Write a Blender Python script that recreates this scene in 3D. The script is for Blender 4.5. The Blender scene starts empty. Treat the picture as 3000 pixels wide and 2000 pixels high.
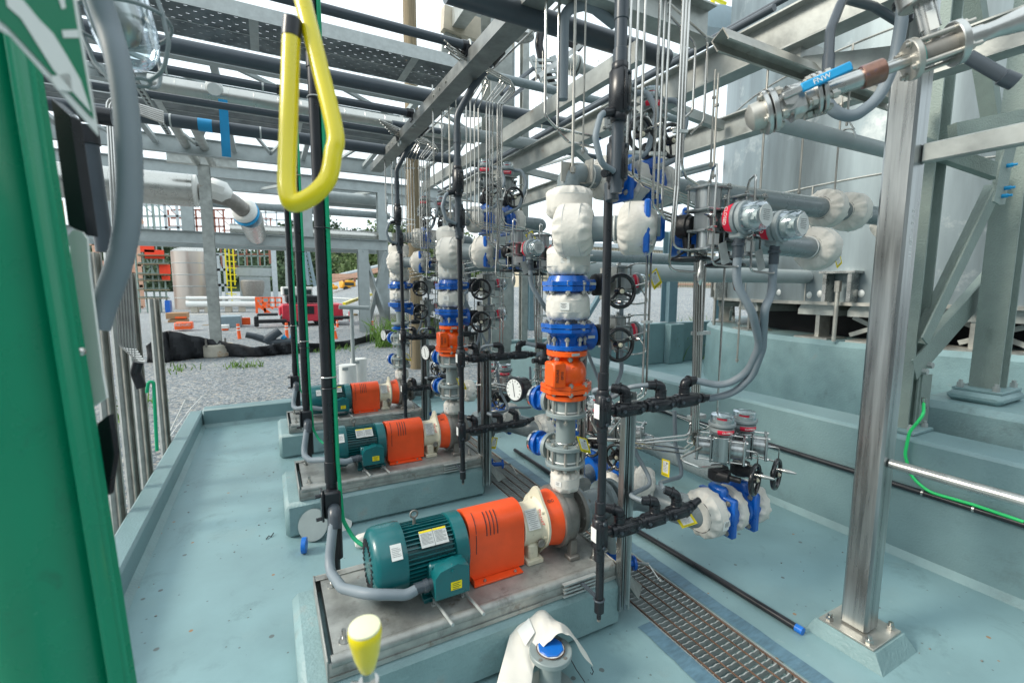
import bpy, math, random
from mathutils import Vector as V, Matrix
rad = math.radians
sc = bpy.context.scene
COL = sc.collection
rnd = random.Random(7)
# ------------------------------------------------------------------ camera, world, sun, exposure
F_PX = 1359.1; CAM_H = 1.9
YAW, PITCH, ROLL = rad(27.74), rad(6.667), rad(.168)
_f = V((math.sin(YAW)*math.cos(PITCH), math.cos(YAW)*math.cos(PITCH), -math.sin(PITCH)))
_r = V((math.cos(YAW), -math.sin(YAW), 0)); _u = _r.cross(_f)
_r, _u = _r*math.cos(ROLL)+_u*math.sin(ROLL), -_r*math.sin(ROLL)+_u*math.cos(ROLL)
CAM = V((0, 0, CAM_H))
cd = bpy.data.cameras.new('camera'); cam = bpy.data.objects.new('camera', cd); COL.objects.link(cam)
cam.matrix_world = Matrix(((_r.x, _u.x, -_f.x, 0), (_r.y, _u.y, -_f.y, 0), (_r.z, _u.z, -_f.z, CAM_H), (0, 0, 0, 1)))
cd.sensor_width = 36; cd.lens = F_PX/3000*36; cd.clip_start = .05; cd.clip_end = 2000
cd.dof.use_dof = True; cd.dof.focus_distance = 3.2; cd.dof.aperture_fstop = 3.2
sc.camera = cam
w = bpy.data.worlds.new('World'); sc.world = w; w.use_nodes = True
nt = w.node_tree; nt.nodes.clear()
sky = nt.nodes.new('ShaderNodeTexSky'); sky.sky_type = 'NISHITA'; sky.sun_disc = False
SUN_EL, SUN_AZ = rad(34), rad(-78)
sky.sun_elevation = SUN_EL; sky.sun_rotation = SUN_AZ; sky.dust_density = 3; sky.air_density = 1.2; sky.ozone_density = 1.5
mixc = nt.nodes.new('ShaderNodeMix'); mixc.data_type = 'RGBA'
tc = nt.nodes.new('ShaderNodeTexCoord'); nz = nt.nodes.new('ShaderNodeTexNoise'); nz.inputs['Scale'].default_value = 2.2; nz.inputs['Detail'].default_value = 6
mr = nt.nodes.new('ShaderNodeMapRange'); mr.inputs[1].default_value = .3; mr.inputs[2].default_value = .7; mr.inputs[3].default_value = .72; mr.inputs[4].default_value = .95
nt.links.new(tc.outputs['Generated'], nz.inputs['Vector']); nt.links.new(nz.outputs['Fac'], mr.inputs[0]); nt.links.new(mr.outputs[0], mixc.inputs[0])
nt.links.new(sky.outputs[0], mixc.inputs[6]); mixc.inputs[7].default_value = (9.2, 10.3, 10.8, 1)
bg = nt.nodes.new('ShaderNodeBackground'); bg.inputs[1].default_value = .1
wo = nt.nodes.new('ShaderNodeOutputWorld'); nt.links.new(mixc.outputs[2], bg.inputs[0]); nt.links.new(bg.outputs[0], wo.inputs[0])
sl = bpy.data.lights.new('sun', 'SUN'); sl.energy = 1.8; sl.angle = rad(16); sl.color = (1, .92, .80)
so = bpy.data.objects.new('sun', sl); COL.objects.link(so)
sd = V((math.sin(SUN_AZ)*math.cos(SUN_EL), math.cos(SUN_AZ)*math.cos(SUN_EL), math.sin(SUN_EL)))
so.rotation_euler = sd.to_track_quat('Z', 'Y').to_euler(); so.location = (0, 0, 20)
sc.view_settings.view_transform = 'Standard'; sc.view_settings.look = 'None'; sc.view_settings.gamma = 1
sc.view_settings.exposure = .76

# ------------------------------------------------------------------ measuring helpers
def ray(x, y): return _f*F_PX + _r*(x-1500) - _u*(y-1000)
def un(x, y, ax, v):                      # where the sight line of a photo point meets a world plane
    d = ray(x, y); i = 'xyz'.index(ax); return CAM + d*((v-CAM[i])/d[i])
def dp(x, y, d): return CAM + ray(x, y)*(d/F_PX)

# ------------------------------------------------------------------ mesh builder
def basis(a):
    a = V(a).normalized(); t = V((0, 0, 1)) if abs(a.z) < .9 else V((1, 0, 0))
    u = t.cross(a).normalized(); return a, u, a.cross(u)
class MB:
    def __init__(s): s.v = []; s.f = []
    def add(s, vs, fs):
        o = len(s.v); s.v += [V(x) for x in vs]; s.f += [tuple(i+o for i in f) for f in fs]; return s
    def obox(s, c, size, ax=None, ch=0):
        c = V(c); ax = ax or (V((1, 0, 0)), V((0, 1, 0)), V((0, 0, 1))); h = [q/2 for q in size]
        ch = min(ch, min(h)*.9)
        if ch <= 0:
            vs = [c+ax[0]*(h[0]*a)+ax[1]*(h[1]*b)+ax[2]*(h[2]*d) for a in (-1, 1) for b in (-1, 1) for d in (-1, 1)]
            return s.add(vs, [(0, 1, 3, 2), (4, 6, 7, 5), (0, 4, 5, 1), (2, 3, 7, 6), (0, 2, 6, 4), (1, 5, 7, 3)])
        vs = []; idx = {}
        for a in (-1, 1):
            for b in (-1, 1):
                for d in (-1, 1):
                    sg = (a, b, d)
                    for k in range(3):
                        idx[(sg, k)] = len(vs)
                        vs.append(c+sum((ax[i]*(sg[i]*(h[i]-(0 if i == k else ch))) for i in range(3)), V((0, 0, 0))))
        fs = []
        for k in range(3):
            i, j = [q for q in range(3) if q != k]
            for e in (-1, 1):
                def g(a, b):
                    q = [0, 0, 0]; q[k] = e; q[i] = a; q[j] = b; return idx[(tuple(q), k)]
                fs.append((g(-1, -1), g(1, -1), g(1, 1), g(-1, 1)))
            for a in (-1, 1):
                for b in (-1, 1):
                    q0 = [0, 0, 0]; q0[i] = a; q0[j] = b; q1 = list(q0); q0[k] = -1; q1[k] = 1; q0 = tuple(q0); q1 = tuple(q1)
                    fs.append((idx[(q0, i)], idx[(q1, i)], idx[(q1, j)], idx[(q0, j)]))
        for a in (-1, 1):
            for b in (-1, 1):
                for d in (-1, 1): fs.append(tuple(idx[((a, b, d), k)] for k in range(3)))
        return s.add(vs, fs)
    def box(s, x0, x1, y0, y1, z0, z1, ch=0):
        return s.obox(((x0+x1)/2, (y0+y1)/2, (z0+z1)/2), (abs(x1-x0), abs(y1-y0), abs(z1-z0)), None, ch)
    def bar(s, p0, p1, w, h, up=(0, 0, 1), ch=0):
        p0, p1 = V(p0), V(p1); a = (p1-p0); L = a.length; a.normalize()
        sd_ = a.cross(V(up)); 
        if sd_.length < 1e-4: sd_ = a.cross(V((0, 1, 0)))
        sd_.normalize(); n = sd_.cross(a)
        return s.obox((p0+p1)/2, (L, w, h), (a, sd_, n), ch)
    def lathe(s, p, axis, prof, n=28, mod=None, capa=True, capb=True):
        p = V(p); a, u, v_ = basis(axis); vs = []; fs = []
        for (t, r) in prof:
            for i in range(n):
                ph = 2*math.pi*i/n; rr = r*(mod(ph, t) if mod else 1)
                vs.append(p+a*t+(u*math.cos(ph)+v_*math.sin(ph))*rr)
        m = len(prof)
        for j in range(m-1):
            for i in range(n):
                k = (i+1) % n; fs.append((j*n+i, j*n+k, (j+1)*n+k, (j+1)*n+i))
        if capa and prof[0][1] > 1e-5: fs.append(tuple(range(n))[::-1])
        if capb and prof[-1][1] > 1e-5: fs.append(tuple((m-1)*n+i for i in range(n)))
        return s.add(vs, fs)
    def cyl(s, p0, p1, r, r2=None, n=20, ch=0):
        p0, p1 = V(p0), V(p1); L = (p1-p0).length; r2 = r if r2 is None else r2
        pr = [(0, r), (L, r2)] if ch <= 0 else [(0, r-ch), (ch, r), (L-ch, r2), (L, r2-ch)]
        return s.lathe(p0, p1-p0, pr, n)
    def tube(s, path, r, n=10, bend=0, seg=5, mod=None, caps=True):
        P = [V(q) for q in path]
        if bend > 0 and len(P) > 2:
            Q = [P[0]]
            for i in range(1, len(P)-1):
                a, b = (P[i-1]-P[i]), (P[i+1]-P[i]); la, lb = a.length, b.length; a.normalize(); b.normalize()
                ang = a.angle(b)
                if ang > 3.1: Q.append(P[i]); continue
                t = min(bend/math.tan(ang/2), la*.48, lb*.48); s0, s1 = P[i]+a*t, P[i]+b*t
                for k in range(seg+1):
                    q = k/seg; Q.append(s0*(1-q)**2+P[i]*2*q*(1-q)+s1*q*q)
            Q.append(P[-1]); P = Q
        T = []
        for i in range(len(P)):
            d = (P[min(i+1, len(P)-1)]-P[max(i-1, 0)]); T.append(d.normalized())
        _, u, v_ = basis(T[0]); vs = []; fs = []; L = 0
        for i, q in enumerate(P):
            if i:
                L += (P[i]-P[i-1]).length
                rot = T[i-1].rotation_difference(T[i]); u = rot @ u; v_ = rot @ v_
            rr = r[i] if isinstance(r, (list, tuple)) else r
            if mod: rr *= mod(L)
            for k in range(n):
                ph = 2*math.pi*k/n; vs.append(q+(u*math.cos(ph)+v_*math.sin(ph))*rr)
        for j in range(len(P)-1):
            for i in range(n):
                k = (i+1) % n; fs.append((j*n+i, j*n+k, (j+1)*n+k, (j+1)*n+i))
        if caps: fs.append(tuple(range(n))[::-1]); fs.append(tuple((len(P)-1)*n+i for i in range(n)))
        return s.add(vs, fs)
    def torus(s, c, axis, R, r, n=36, m=10, flat=1):
        c = V(c); a, u, v_ = basis(axis); vs = []; fs = []
        for i in range(n):
            ph = 2*math.pi*i/n; e = u*math.cos(ph)+v_*math.sin(ph)
            for j in range(m):
                t = 2*math.pi*j/m; vs.append(c+e*(R+r*math.cos(t))+a*(r*flat*math.sin(t)))
        for i in range(n):
            for j in range(m):
                i2, j2 = (i+1) % n, (j+1) % m; fs.append((i*m+j, i2*m+j, i2*m+j2, i*m+j2))
        return s.add(vs, fs)
    def prism(s, poly, vec):
        n = len(poly); vec = V(vec); vs = [V(p) for p in poly]+[V(p)+vec for p in poly]
        return s.add(vs, [tuple(range(n))[::-1], tuple(range(n, 2*n))]+[(i, (i+1) % n, n+(i+1) % n, n+i) for i in range(n)])
    def sweep(s, prof, p0, p1, up=(0, 0, 1)):
        p0, p1 = V(p0), V(p1); a = (p1-p0).normalized(); sd_ = a.cross(V(up))
        if sd_.length < 1e-4: sd_ = a.cross(V((0, 1, 0)))
        sd_.normalize(); n = sd_.cross(a)
        return s.prism([p0+sd_*x+n*y for x, y in prof], p1-p0)
    def ibeam(s, p0, p1, h, w_, t=.012, up=(0, 0, 1)):
        a, b = w_/2, h/2; k = t/2
        return s.sweep([(-a, -b), (a, -b), (a, -b+t), (k, -b+t), (k, b-t), (a, b-t), (a, b), (-a, b), (-a, b-t), (-k, b-t), (-k, -b+t), (-a, -b+t)], p0, p1, up)
    def chan(s, p0, p1, h, w_, t=.01, up=(0, 0, 1), flip=1):
        b = h/2; return s.sweep([(0, -b), (w_*flip, -b), (w_*flip, -b+t), (t*flip, -b+t), (t*flip, b-t), (w_*flip, b-t), (w_*flip, b), (0, b)], p0, p1, up)
    def angle(s, p0, p1, a, t=.008, up=(0, 0, 1), fx=1, fy=1):
        return s.sweep([(0, 0), (a*fx, 0), (a*fx, t*fy), (t*fx, t*fy), (t*fx, a*fy), (0, a*fy)], p0, p1, up)
    def strut(s, p0, p1, w_=.041, up=(0, 0, 1), t=.0028):
        b = w_/2; l = .009
        return s.sweep([(-b, -b), (b, -b), (b, b), (b-l, b), (b-l, b-t), (b-t, b-t), (b-t, -b+t), (-b+t, -b+t), (-b+t, b-t), (-b+l, b-t), (-b+l, b), (-b, b)], p0, p1, up)
    def shift(s, dx, dy): s.v = [q+V((dx, dy, 0)) for q in s.v]; return s
    def bolts(s, c, axis, R, n, r, h0, h1, ph0=0, nut=True):
        c = V(c); a, u, v_ = basis(axis)
        for i in range(n):
            ph = ph0+2*math.pi*i/n; q = c+(u*math.cos(ph)+v_*math.sin(ph))*R
            s.cyl(q+a*h0, q+a*h1, r, n=8)
            if nut:
                e = r*1.5
                s.cyl(q+a*(h0+e*.6), q+a*(h0+e*1.8), r*1.8, n=6); s.cyl(q+a*(h1-e*1.8), q+a*(h1-e*.6), r*1.8, n=6)
        return s
    def nut(s, p, axis, r, h):
        a = V(axis).normalized(); p = V(p)
        return s.cyl(p, p+a*h, r, n=6).cyl(p, p+a*(h*1.9), r*.55, n=10)
    def sphere(s, c, r, n=14, m=8, sx=1, sy=1, sz=1):
        c = V(c); vs = [c+V((0, 0, r*sz))]; 
        for j in range(1, m):
            t = math.pi*j/m
            for i in range(n):
                ph = 2*math.pi*i/n; vs.append(c+V((r*sx*math.sin(t)*math.cos(ph), r*sy*math.sin(t)*math.sin(ph), r*sz*math.cos(t))))
        vs.append(c-V((0, 0, r*sz))); fs = [(0, 1+i, 1+(i+1) % n) for i in range(n)]
        for j in range(m-2):
            for i in range(n): k = (i+1) % n; fs.append((1+j*n+i, 1+(j+1)*n+i, 1+(j+1)*n+k, 1+j*n+k))
        e = 1+(m-2)*n; fs += [(e+i, len(vs)-1, e+(i+1) % n) for i in range(n)]
        return s.add(vs, fs)
    def text(s, txt, p, xd, yd, size, depth=.0006):
        cu = bpy.data.curves.new('t', 'FONT'); cu.body = txt; cu.size = size; cu.extrude = depth; cu.align_x = 'CENTER'; cu.align_y = 'CENTER'; cu.resolution_u = 2
        o = bpy.data.objects.new('t', cu); COL.objects.link(o)
        me = o.to_mesh(); xd, yd = V(xd).normalized(), V(yd).normalized(); zd = xd.cross(yd)
        vs = [V(p)+xd*q.co.x+yd*q.co.y+zd*q.co.z for q in me.vertices]; fs = [tuple(q.vertices) for q in me.polygons]
        o.to_mesh_clear(); bpy.data.objects.remove(o); bpy.data.curves.remove(cu)
        return s.add(vs, fs)

# ------------------------------------------------------------------ objects
UNIT = []                                  # things repeated at each of the three pumps
WORDS = ['nearest', 'middle', 'farthest']
PITCH_Y = 1.85
def mesh_obj(name, mb, mat, org, smooth=True, sharp=40):
    me = bpy.data.meshes.new(name); me.from_pydata([tuple(q-org) for q in mb.v], [], mb.f); me.validate()
    import bmesh
    bm = bmesh.new(); bm.from_mesh(me); bmesh.ops.recalc_face_normals(bm, faces=bm.faces); bm.to_mesh(me); bm.free()
    if smooth:
        me.polygons.foreach_set('use_smooth', [True]*len(me.polygons)); me.set_sharp_from_angle(angle=rad(sharp))
    me.materials.append(mat)
    o = bpy.data.objects.new(name, me); COL.objects.link(o); return o
def props(o, label, cat, group=None, units=None):
    o['label'] = label.replace('{n}', WORDS[0]); o['category'] = cat
    if group: o['group'] = group
    elif units: o['group'] = cat+'s of the pump stations'
    if units: UNIT.append((o, label, units))
def thing(name, label, cat, at, group=None, units=None):
    o = bpy.data.objects.new(name, None); COL.objects.link(o); o.location = V(at); o.empty_display_size = .05
    o['_org'] = list(V(at)); props(o, label, cat, group, units); return o
SPLIT = {'end_plate': 'end_plate', 'tie_bolts': 'tie_bolt', 'body_bolts': 'body_bolt', 'tie_rods': 'tie_rod', 'coupling': 'coupling', 'studs': 'stud', 'flange_bolts': 'flange_bolt', 'bonnet_bolts': 'bonnet_bolt',
         'wire_band': 'wire_band', 'cable_tie': 'cable_tie', 'sealant_blob': 'sealant_blob', 'cover_screw': 'cover_screw', 'side_gland': 'side_gland', 'drawstring': 'drawstring', 'seam_cord': 'seam_cord', 'white_gasket': 'white_gasket', 'drain_stub': 'drain_stub',
         'motor_feet': 'motor_foot', 'guard_slots': 'guard_slots', 'long_bolts': 'long_bolt', 'anchor_bolt': 'anchor_bolt', 'nut': 'nut', 'blue_cap_x': 'x', 'mounting_lug': 'mounting_lug'}
def pieces(mb, gap=.004):
    n = len(mb.v); par = list(range(n))
    def fd(i):
        while par[i] != i: par[i] = par[par[i]]; i = par[i]
        return i
    for f in mb.f:
        for q in f[1:]: par[fd(f[0])] = fd(q)
    gs = {}
    for i in range(n): gs.setdefault(fd(i), []).append(i)
    bx = [[set(g), [min(mb.v[i][k] for i in g)-gap for k in range(3)], [max(mb.v[i][k] for i in g)+gap for k in range(3)]] for g in gs.values()]
    ch = True
    while ch:
        ch = False
        for i in range(len(bx)):
            for j in range(i+1, len(bx)):
                if all(bx[i][1][k] <= bx[j][2][k] and bx[j][1][k] <= bx[i][2][k] for k in range(3)):
                    bx[i][0] |= bx[j][0]; bx[i][1] = [min(a, b) for a, b in zip(bx[i][1], bx[j][1])]; bx[i][2] = [max(a, b) for a, b in zip(bx[i][2], bx[j][2])]; bx.pop(j); ch = True; break
            if ch: break
    out = []
    for s_, _, _ in bx:
        ids = sorted(s_); mp = {o: k for k, o in enumerate(ids)}; m = MB(); m.v = [mb.v[i] for i in ids]; m.f = [tuple(mp[i] for i in f) for f in mb.f if f[0] in mp]; out.append(m)
    return out
def part(name, mb, mat, par, label=None, smooth=True, sharp=40):
    if name in SPLIT:
        ps_ = pieces(mb)
        if len(ps_) > 1:
            for q in ps_: o = part1(SPLIT[name], q, mat, par, label, smooth, sharp)
            return o
    return part1(name, mb, mat, par, label, smooth, sharp)
def part1(name, mb, mat, par, label=None, smooth=True, sharp=40):
    org = V(par['_org']); o = mesh_obj(name, mb, mat, org, smooth, sharp); o['_org'] = list(org); o.parent = par
    if label: o['label'] = label
    return o
def solo(name, label, cat, mb, mat, group=None, units=None, smooth=True, sharp=40):
    zs = min(mb.v, key=lambda q: q.z).copy(); o = mesh_obj(name, mb, mat, zs, smooth, sharp); o.location = zs; o['_org'] = list(zs)
    props(o, label, cat, group, units); return o
def setting(name, mb, mat, kind='structure', smooth=False):
    o = mesh_obj(name, mb, mat, V((0, 0, 0)), smooth); o['kind'] = kind; return o
def kids(o): return [c for c in o.children]
def copy_unit():
    for (o, label, units) in UNIT:
        for k in units:
            if k == 0: continue
            def cp(x, par, k=k):
                c = x.copy(); COL.objects.link(c); c.parent = par
                for ch in kids(x): cp(ch, c)
                return c
            c = cp(o, None); c.location.y += PITCH_Y*k; c['label'] = label.replace('{n}', WORDS[k])

# ------------------------------------------------------------------ materials
MATS = {}
def mat(name, col, rough=.5, metal=0., var=.12, vs=6., bump=0., bs=60., stain=None, st_amt=.55, st_s=4., coat=0., spec=None, stretch=None, rvar=.15, bd=.01):
    m = bpy.data.materials.new(name); m.use_nodes = True; n = m.node_tree; b = n.nodes['Principled BSDF']; L = n.links.new
    tcn = n.nodes.new('ShaderNodeTexCoord'); mp = n.nodes.new('ShaderNodeMapping'); L(tcn.outputs['Object'], mp.inputs[0])
    if stretch: mp.inputs['Scale'].default_value = stretch
    no = n.nodes.new('ShaderNodeTexNoise'); no.inputs['Scale'].default_value = vs; no.inputs['Detail'].default_value = 6; no.inputs['Roughness'].default_value = .6; L(mp.outputs[0], no.inputs['Vector'])
    r1 = n.nodes.new('ShaderNodeMapRange'); r1.inputs[1].default_value = .3; r1.inputs[2].default_value = .7; r1.inputs[3].default_value = 1-var; r1.inputs[4].default_value = 1+var; L(no.outputs['Fac'], r1.inputs[0])
    mx = n.nodes.new('ShaderNodeVectorMath'); mx.operation = 'SCALE'; mx.inputs[0].default_value = col; L(r1.outputs[0], mx.inputs['Scale'])
    out = mx.outputs[0]
    if stain:
        n2 = n.nodes.new('ShaderNodeTexNoise'); n2.inputs['Scale'].default_value = st_s; n2.inputs['Detail'].default_value = 8; n2.inputs['Roughness'].default_value = .7; L(tcn.outputs['Object'], n2.inputs['Vector'])
        r2 = n.nodes.new('ShaderNodeMapRange'); r2.inputs[1].default_value = st_amt; r2.inputs[2].default_value = st_amt+.12; L(n2.outputs['Fac'], r2.inputs[0])
        m2 = n.nodes.new('ShaderNodeMix'); m2.data_type = 'RGBA'; L(r2.outputs[0], m2.inputs[0]); L(out, m2.inputs[6]); m2.inputs[7].default_value = (*stain, 1); out = m2.outputs[2]
    L(out, b.inputs['Base Color'])
    b.inputs['Metallic'].default_value = metal
    r3 = n.nodes.new('ShaderNodeMapRange'); r3.inputs[3].default_value = max(.03, rough-rvar); r3.inputs[4].default_value = min(1, rough+rvar); L(no.outputs['Fac'], r3.inputs[0]); L(r3.outputs[0], b.inputs['Roughness'])
    if coat: b.inputs['Coat Weight'].default_value = coat; b.inputs['Coat Roughness'].default_value = .15
    if spec is not None: b.inputs['Specular IOR Level'].default_value = spec
    if bump:
        n3 = n.nodes.new('ShaderNodeTexNoise'); n3.inputs['Scale'].default_value = bs; n3.inputs['Detail'].default_value = 3; L(tcn.outputs['Object'], n3.inputs['Vector'])
        bp = n.nodes.new('ShaderNodeBump'); bp.inputs['Strength'].default_value = bump; bp.inputs['Distance'].default_value = bd; L(n3.outputs['Fac'], bp.inputs['Height']); L(bp.outputs[0], b.inputs['Normal'])
    MATS[name] = m; return m
floor_m = mat('painted_floor', (.215, .345, .365), .42, var=.13, vs=1.6, bump=.25, bs=220, stain=(.23, .35, .36), st_amt=.57, st_s=1.7, bd=.004)
# floor: fine dark grit and rust specks that belong to the paint
def specks(m, col, scale, thr):
    n = m.node_tree; b = n.nodes['Principled BSDF']; L = n.links.new
    src = b.inputs['Base Color'].links[0].from_socket
    t = n.nodes.new('ShaderNodeTexCoord'); vo = n.nodes.new('ShaderNodeTexVoronoi'); vo.inputs['Scale'].default_value = scale; L(t.outputs['Object'], vo.inputs['Vector'])
    wn = n.nodes.new('ShaderNodeSeparateColor'); L(vo.outputs['Color'], wn.inputs[0])
    a = n.nodes.new('ShaderNodeMath'); a.operation = 'LESS_THAN'; a.inputs[1].default_value = .18; L(vo.outputs['Distance'], a.inputs[0])
    c = n.nodes.new('ShaderNodeMath'); c.operation = 'LESS_THAN'; c.inputs[1].default_value = thr; L(wn.outputs[0], c.inputs[0])
    mu = n.nodes.new('ShaderNodeMath'); mu.operation = 'MULTIPLY'; L(a.outputs[0], mu.inputs[0]); L(c.outputs[0], mu.inputs[1])
    x = n.nodes.new('ShaderNodeMix'); x.data_type = 'RGBA'; L(mu.outputs[0], x.inputs[0]); L(src, x.inputs[6]); x.inputs[7].default_value = (*col, 1); L(x.outputs[2], b.inputs['Base Color'])
def grime(m, col, scale, lo, hi, amt, dist=0.):
    n = m.node_tree; b = n.nodes['Principled BSDF']; L = n.links.new; src = b.inputs['Base Color'].links[0].from_socket
    t = n.nodes.new('ShaderNodeTexCoord'); o = n.nodes.new('ShaderNodeTexNoise'); o.inputs['Scale'].default_value = scale; o.inputs['Detail'].default_value = 9; o.inputs['Roughness'].default_value = .72; o.inputs['Distortion'].default_value = dist; L(t.outputs['Object'], o.inputs['Vector'])
    r = n.nodes.new('ShaderNodeMapRange'); r.inputs[1].default_value = lo; r.inputs[2].default_value = hi; r.inputs[4].default_value = amt; L(o.outputs['Fac'], r.inputs[0])
    x = n.nodes.new('ShaderNodeMix'); x.data_type = 'RGBA'; L(r.outputs[0], x.inputs[0]); L(src, x.inputs[6]); x.inputs[7].default_value = (*col, 1); L(x.outputs[2], b.inputs['Base Color'])
grime(floor_m, (.09, .15, .15), 2.3, .56, .74, .55, .6); grime(floor_m, (.34, .44, .44), 5, .64, .74, .5, 1.2); grime(floor_m, (.22, .20, .13), 1.1, .62, .8, .5)
specks(floor_m, (.12, .17, .17), 31, .07); specks(floor_m, (.12, .15, .15), 13, .05); specks(floor_m, (.3, .18, .09), 17, .012)
curb_m = mat('painted_curb', (.18, .285, .30), .45, var=.1, vs=2, bump=.5, bs=70, bd=.006)
pad_m = mat('painted_plinth', (.215, .33, .34), .45, var=.14, vs=3, bump=.55, bs=55, stain=(.28, .33, .32), st_amt=.62, st_s=3, bd=.008)
grime(pad_m, (.10, .13, .12), 4, .58, .76, .6); grime(curb_m, (.10, .14, .14), 3, .56, .76, .5)
ss_m = mat('stainless', (.47, .47, .45), .28, .95, var=.3, vs=7, rvar=.14)
ssr_m = mat('stainless_brushed', (.35, .37, .37), .30, .9, var=.55, vs=16, stretch=(1, 1, .05), rvar=.2, stain=(.62, .64, .62), st_amt=.66, st_s=5)
ssd_m = mat('stainless_dirty', (.46, .45, .41), .45, .75, var=.3, vs=5, stain=(.25, .17, .10), st_amt=.64, st_s=7)
tube_m = mat('stainless_tubing', (.55, .54, .51), .18, 1, var=.15)
skid_m = mat('skid_steel', (.36, .37, .35), .5, .5, var=.32, vs=7, stain=(.17, .11, .07), st_amt=.61, st_s=8, bump=.1, bs=30)
galv_m = mat('galvanised_steel', (.45, .48, .47), .45, .45, var=.15, vs=14)
graysteel_m = mat('grey_painted_steel', (.33, .37, .37), .5, 0, var=.12, vs=4, stain=(.28, .2, .13), st_amt=.7, st_s=5)
paleSteel_m = mat('weathered_steel', (.38, .40, .38), .45, .45, var=.26, vs=6, stain=(.26, .17, .11), st_amt=.64, st_s=3.5, bump=.12, bs=25)
tex_m = mat('textured_green_grey', (.26, .32, .29), .6, 0, var=.1, bump=.8, bs=90, bd=.006)
gpipe_m = mat('grey_plastic_pipe', (.20, .24, .25), .28, 0, var=.06)
gflange_m = mat('grey_flange', (.25, .30, .30), .38, 0, var=.08)
dpipe_m = mat('dark_grey_conduit', (.055, .07, .085), .35, 0, var=.1)
black_m = mat('black_coating', (.014, .016, .02), .3, 0, var=.3)
blackg_m = mat('black_gearbox', (.012, .012, .014), .45, 0, var=.3, bump=.3, bs=40)
wheel_m = mat('black_wheel', (.01, .01, .012), .25, 0, coat=.4)
flex_m = mat('grey_flex', (.20, .24, .27), .5, 0, var=.06)
blue_m = mat('blue_paint', (.0, .105, .47), .3, 0, var=.22, vs=9, coat=.4, stain=(.03, .12, .32), st_amt=.68, st_s=14)
orange_m = mat('orange_paint', (.95, .115, .004), .32, 0, var=.14, vs=9, coat=.3, stain=(.5, .09, .02), st_amt=.70, st_s=16)
guard_m = mat('orange_guard', (.88, .095, .018), .42, 0, var=.12, vs=5, stain=(.6, .10, .04), st_amt=.68, st_s=12)
teal_m = mat('teal_motor', (.003, .115, .125), .3, 0, var=.15, coat=.3)
cream_m = mat('cream_paint', (.66, .62, .48), .4, 0, var=.1, stain=(.35, .28, .18), st_amt=.68, st_s=14)
canvas_m = mat('white_canvas', (.70, .675, .615), .8, 0, var=.09, vs=9, bump=.5, bs=60, stain=(.5, .45, .36), st_amt=.64, st_s=9, bd=.006)
cast_m = mat('cast_steel', (.24, .23, .21), .5, .5, var=.25, vs=10, stain=(.2, .12, .07), st_amt=.66, st_s=12)
green_m = mat('green_wire', (0, .38, .17), .4, 0, var=.05)
yellow_m = mat('yellow_paint', (.80, .66, .0), .3, 0, var=.05, coat=.4)
grime(teal_m, (.05, .09, .09), 8, .58, .75, .5); grime(guard_m, (.30, .10, .05), 5, .62, .78, .45); grime(skid_m, (.09, .08, .07), 9, .55, .72, .6); grime(cream_m, (.28, .24, .17), 20, .58, .7, .6); grime(blue_m, (.05, .09, .16), 12, .6, .75, .5)
red_m = mat('red_plastic', (.75, .01, .05), .35, 0, var=.05)
white_m = mat('white_plastic', (.75, .76, .73), .4, 0, var=.05)
label_m = mat('label_silver', (.55, .57, .55), .4, .3, var=.1, vs=40)
paper_m = mat('white_label', (.78, .79, .76), .5, 0, var=.03)
ylab_m = mat('yellow_label', (.85, .68, .0), .5, 0, var=.04)
ink_m = mat('dark_ink', (.03, .03, .035), .6, 0, var=.1)
greyplast_m = mat('grey_housing', (.27, .31, .32), .4, 0, var=.06)
wood_m = mat('wood_pole', (.23, .18, .11), .8, 0, var=.3, vs=5, stretch=(6, 6, .4), bump=.5, bs=30)
rust_m = mat('rusty_steel', (.13, .075, .05), .8, 0, var=.3)
alu_m = mat('aluminium_jacket', (.50, .50, .47), .30, 1, var=.08)
glass_m = bpy.data.materials.new('clear_plastic'); glass_m.use_nodes = True
_n = glass_m.node_tree; _n.nodes.clear(); _o = _n.nodes.new('ShaderNodeOutputMaterial'); _t = _n.nodes.new('ShaderNodeBsdfTransparent'); _g = _n.nodes.new('ShaderNodeBsdfGlossy'); _g.inputs['Roughness'].default_value = .04; _g.inputs['Color'].default_value = (.9, .95, 1, 1)
_t.inputs[0].default_value = (.82, .88, .9, 1)
_m = _n.nodes.new('ShaderNodeMixShader'); _l = _n.nodes.new('ShaderNodeLayerWeight'); _l.inputs[0].default_value = .35
_n.links.new(_l.outputs['Facing'], _m.inputs[0]); _n.links.new(_t.outputs[0], _m.inputs[1]); _n.links.new(_g.outputs[0], _m.inputs[2]); _n.links.new(_m.outputs[0], _o.inputs[0])
X, Y, Z = V((1, 0, 0)), V((0, 1, 0)), V((0, 0, 1))
ALL = (0, 1, 2)
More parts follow.
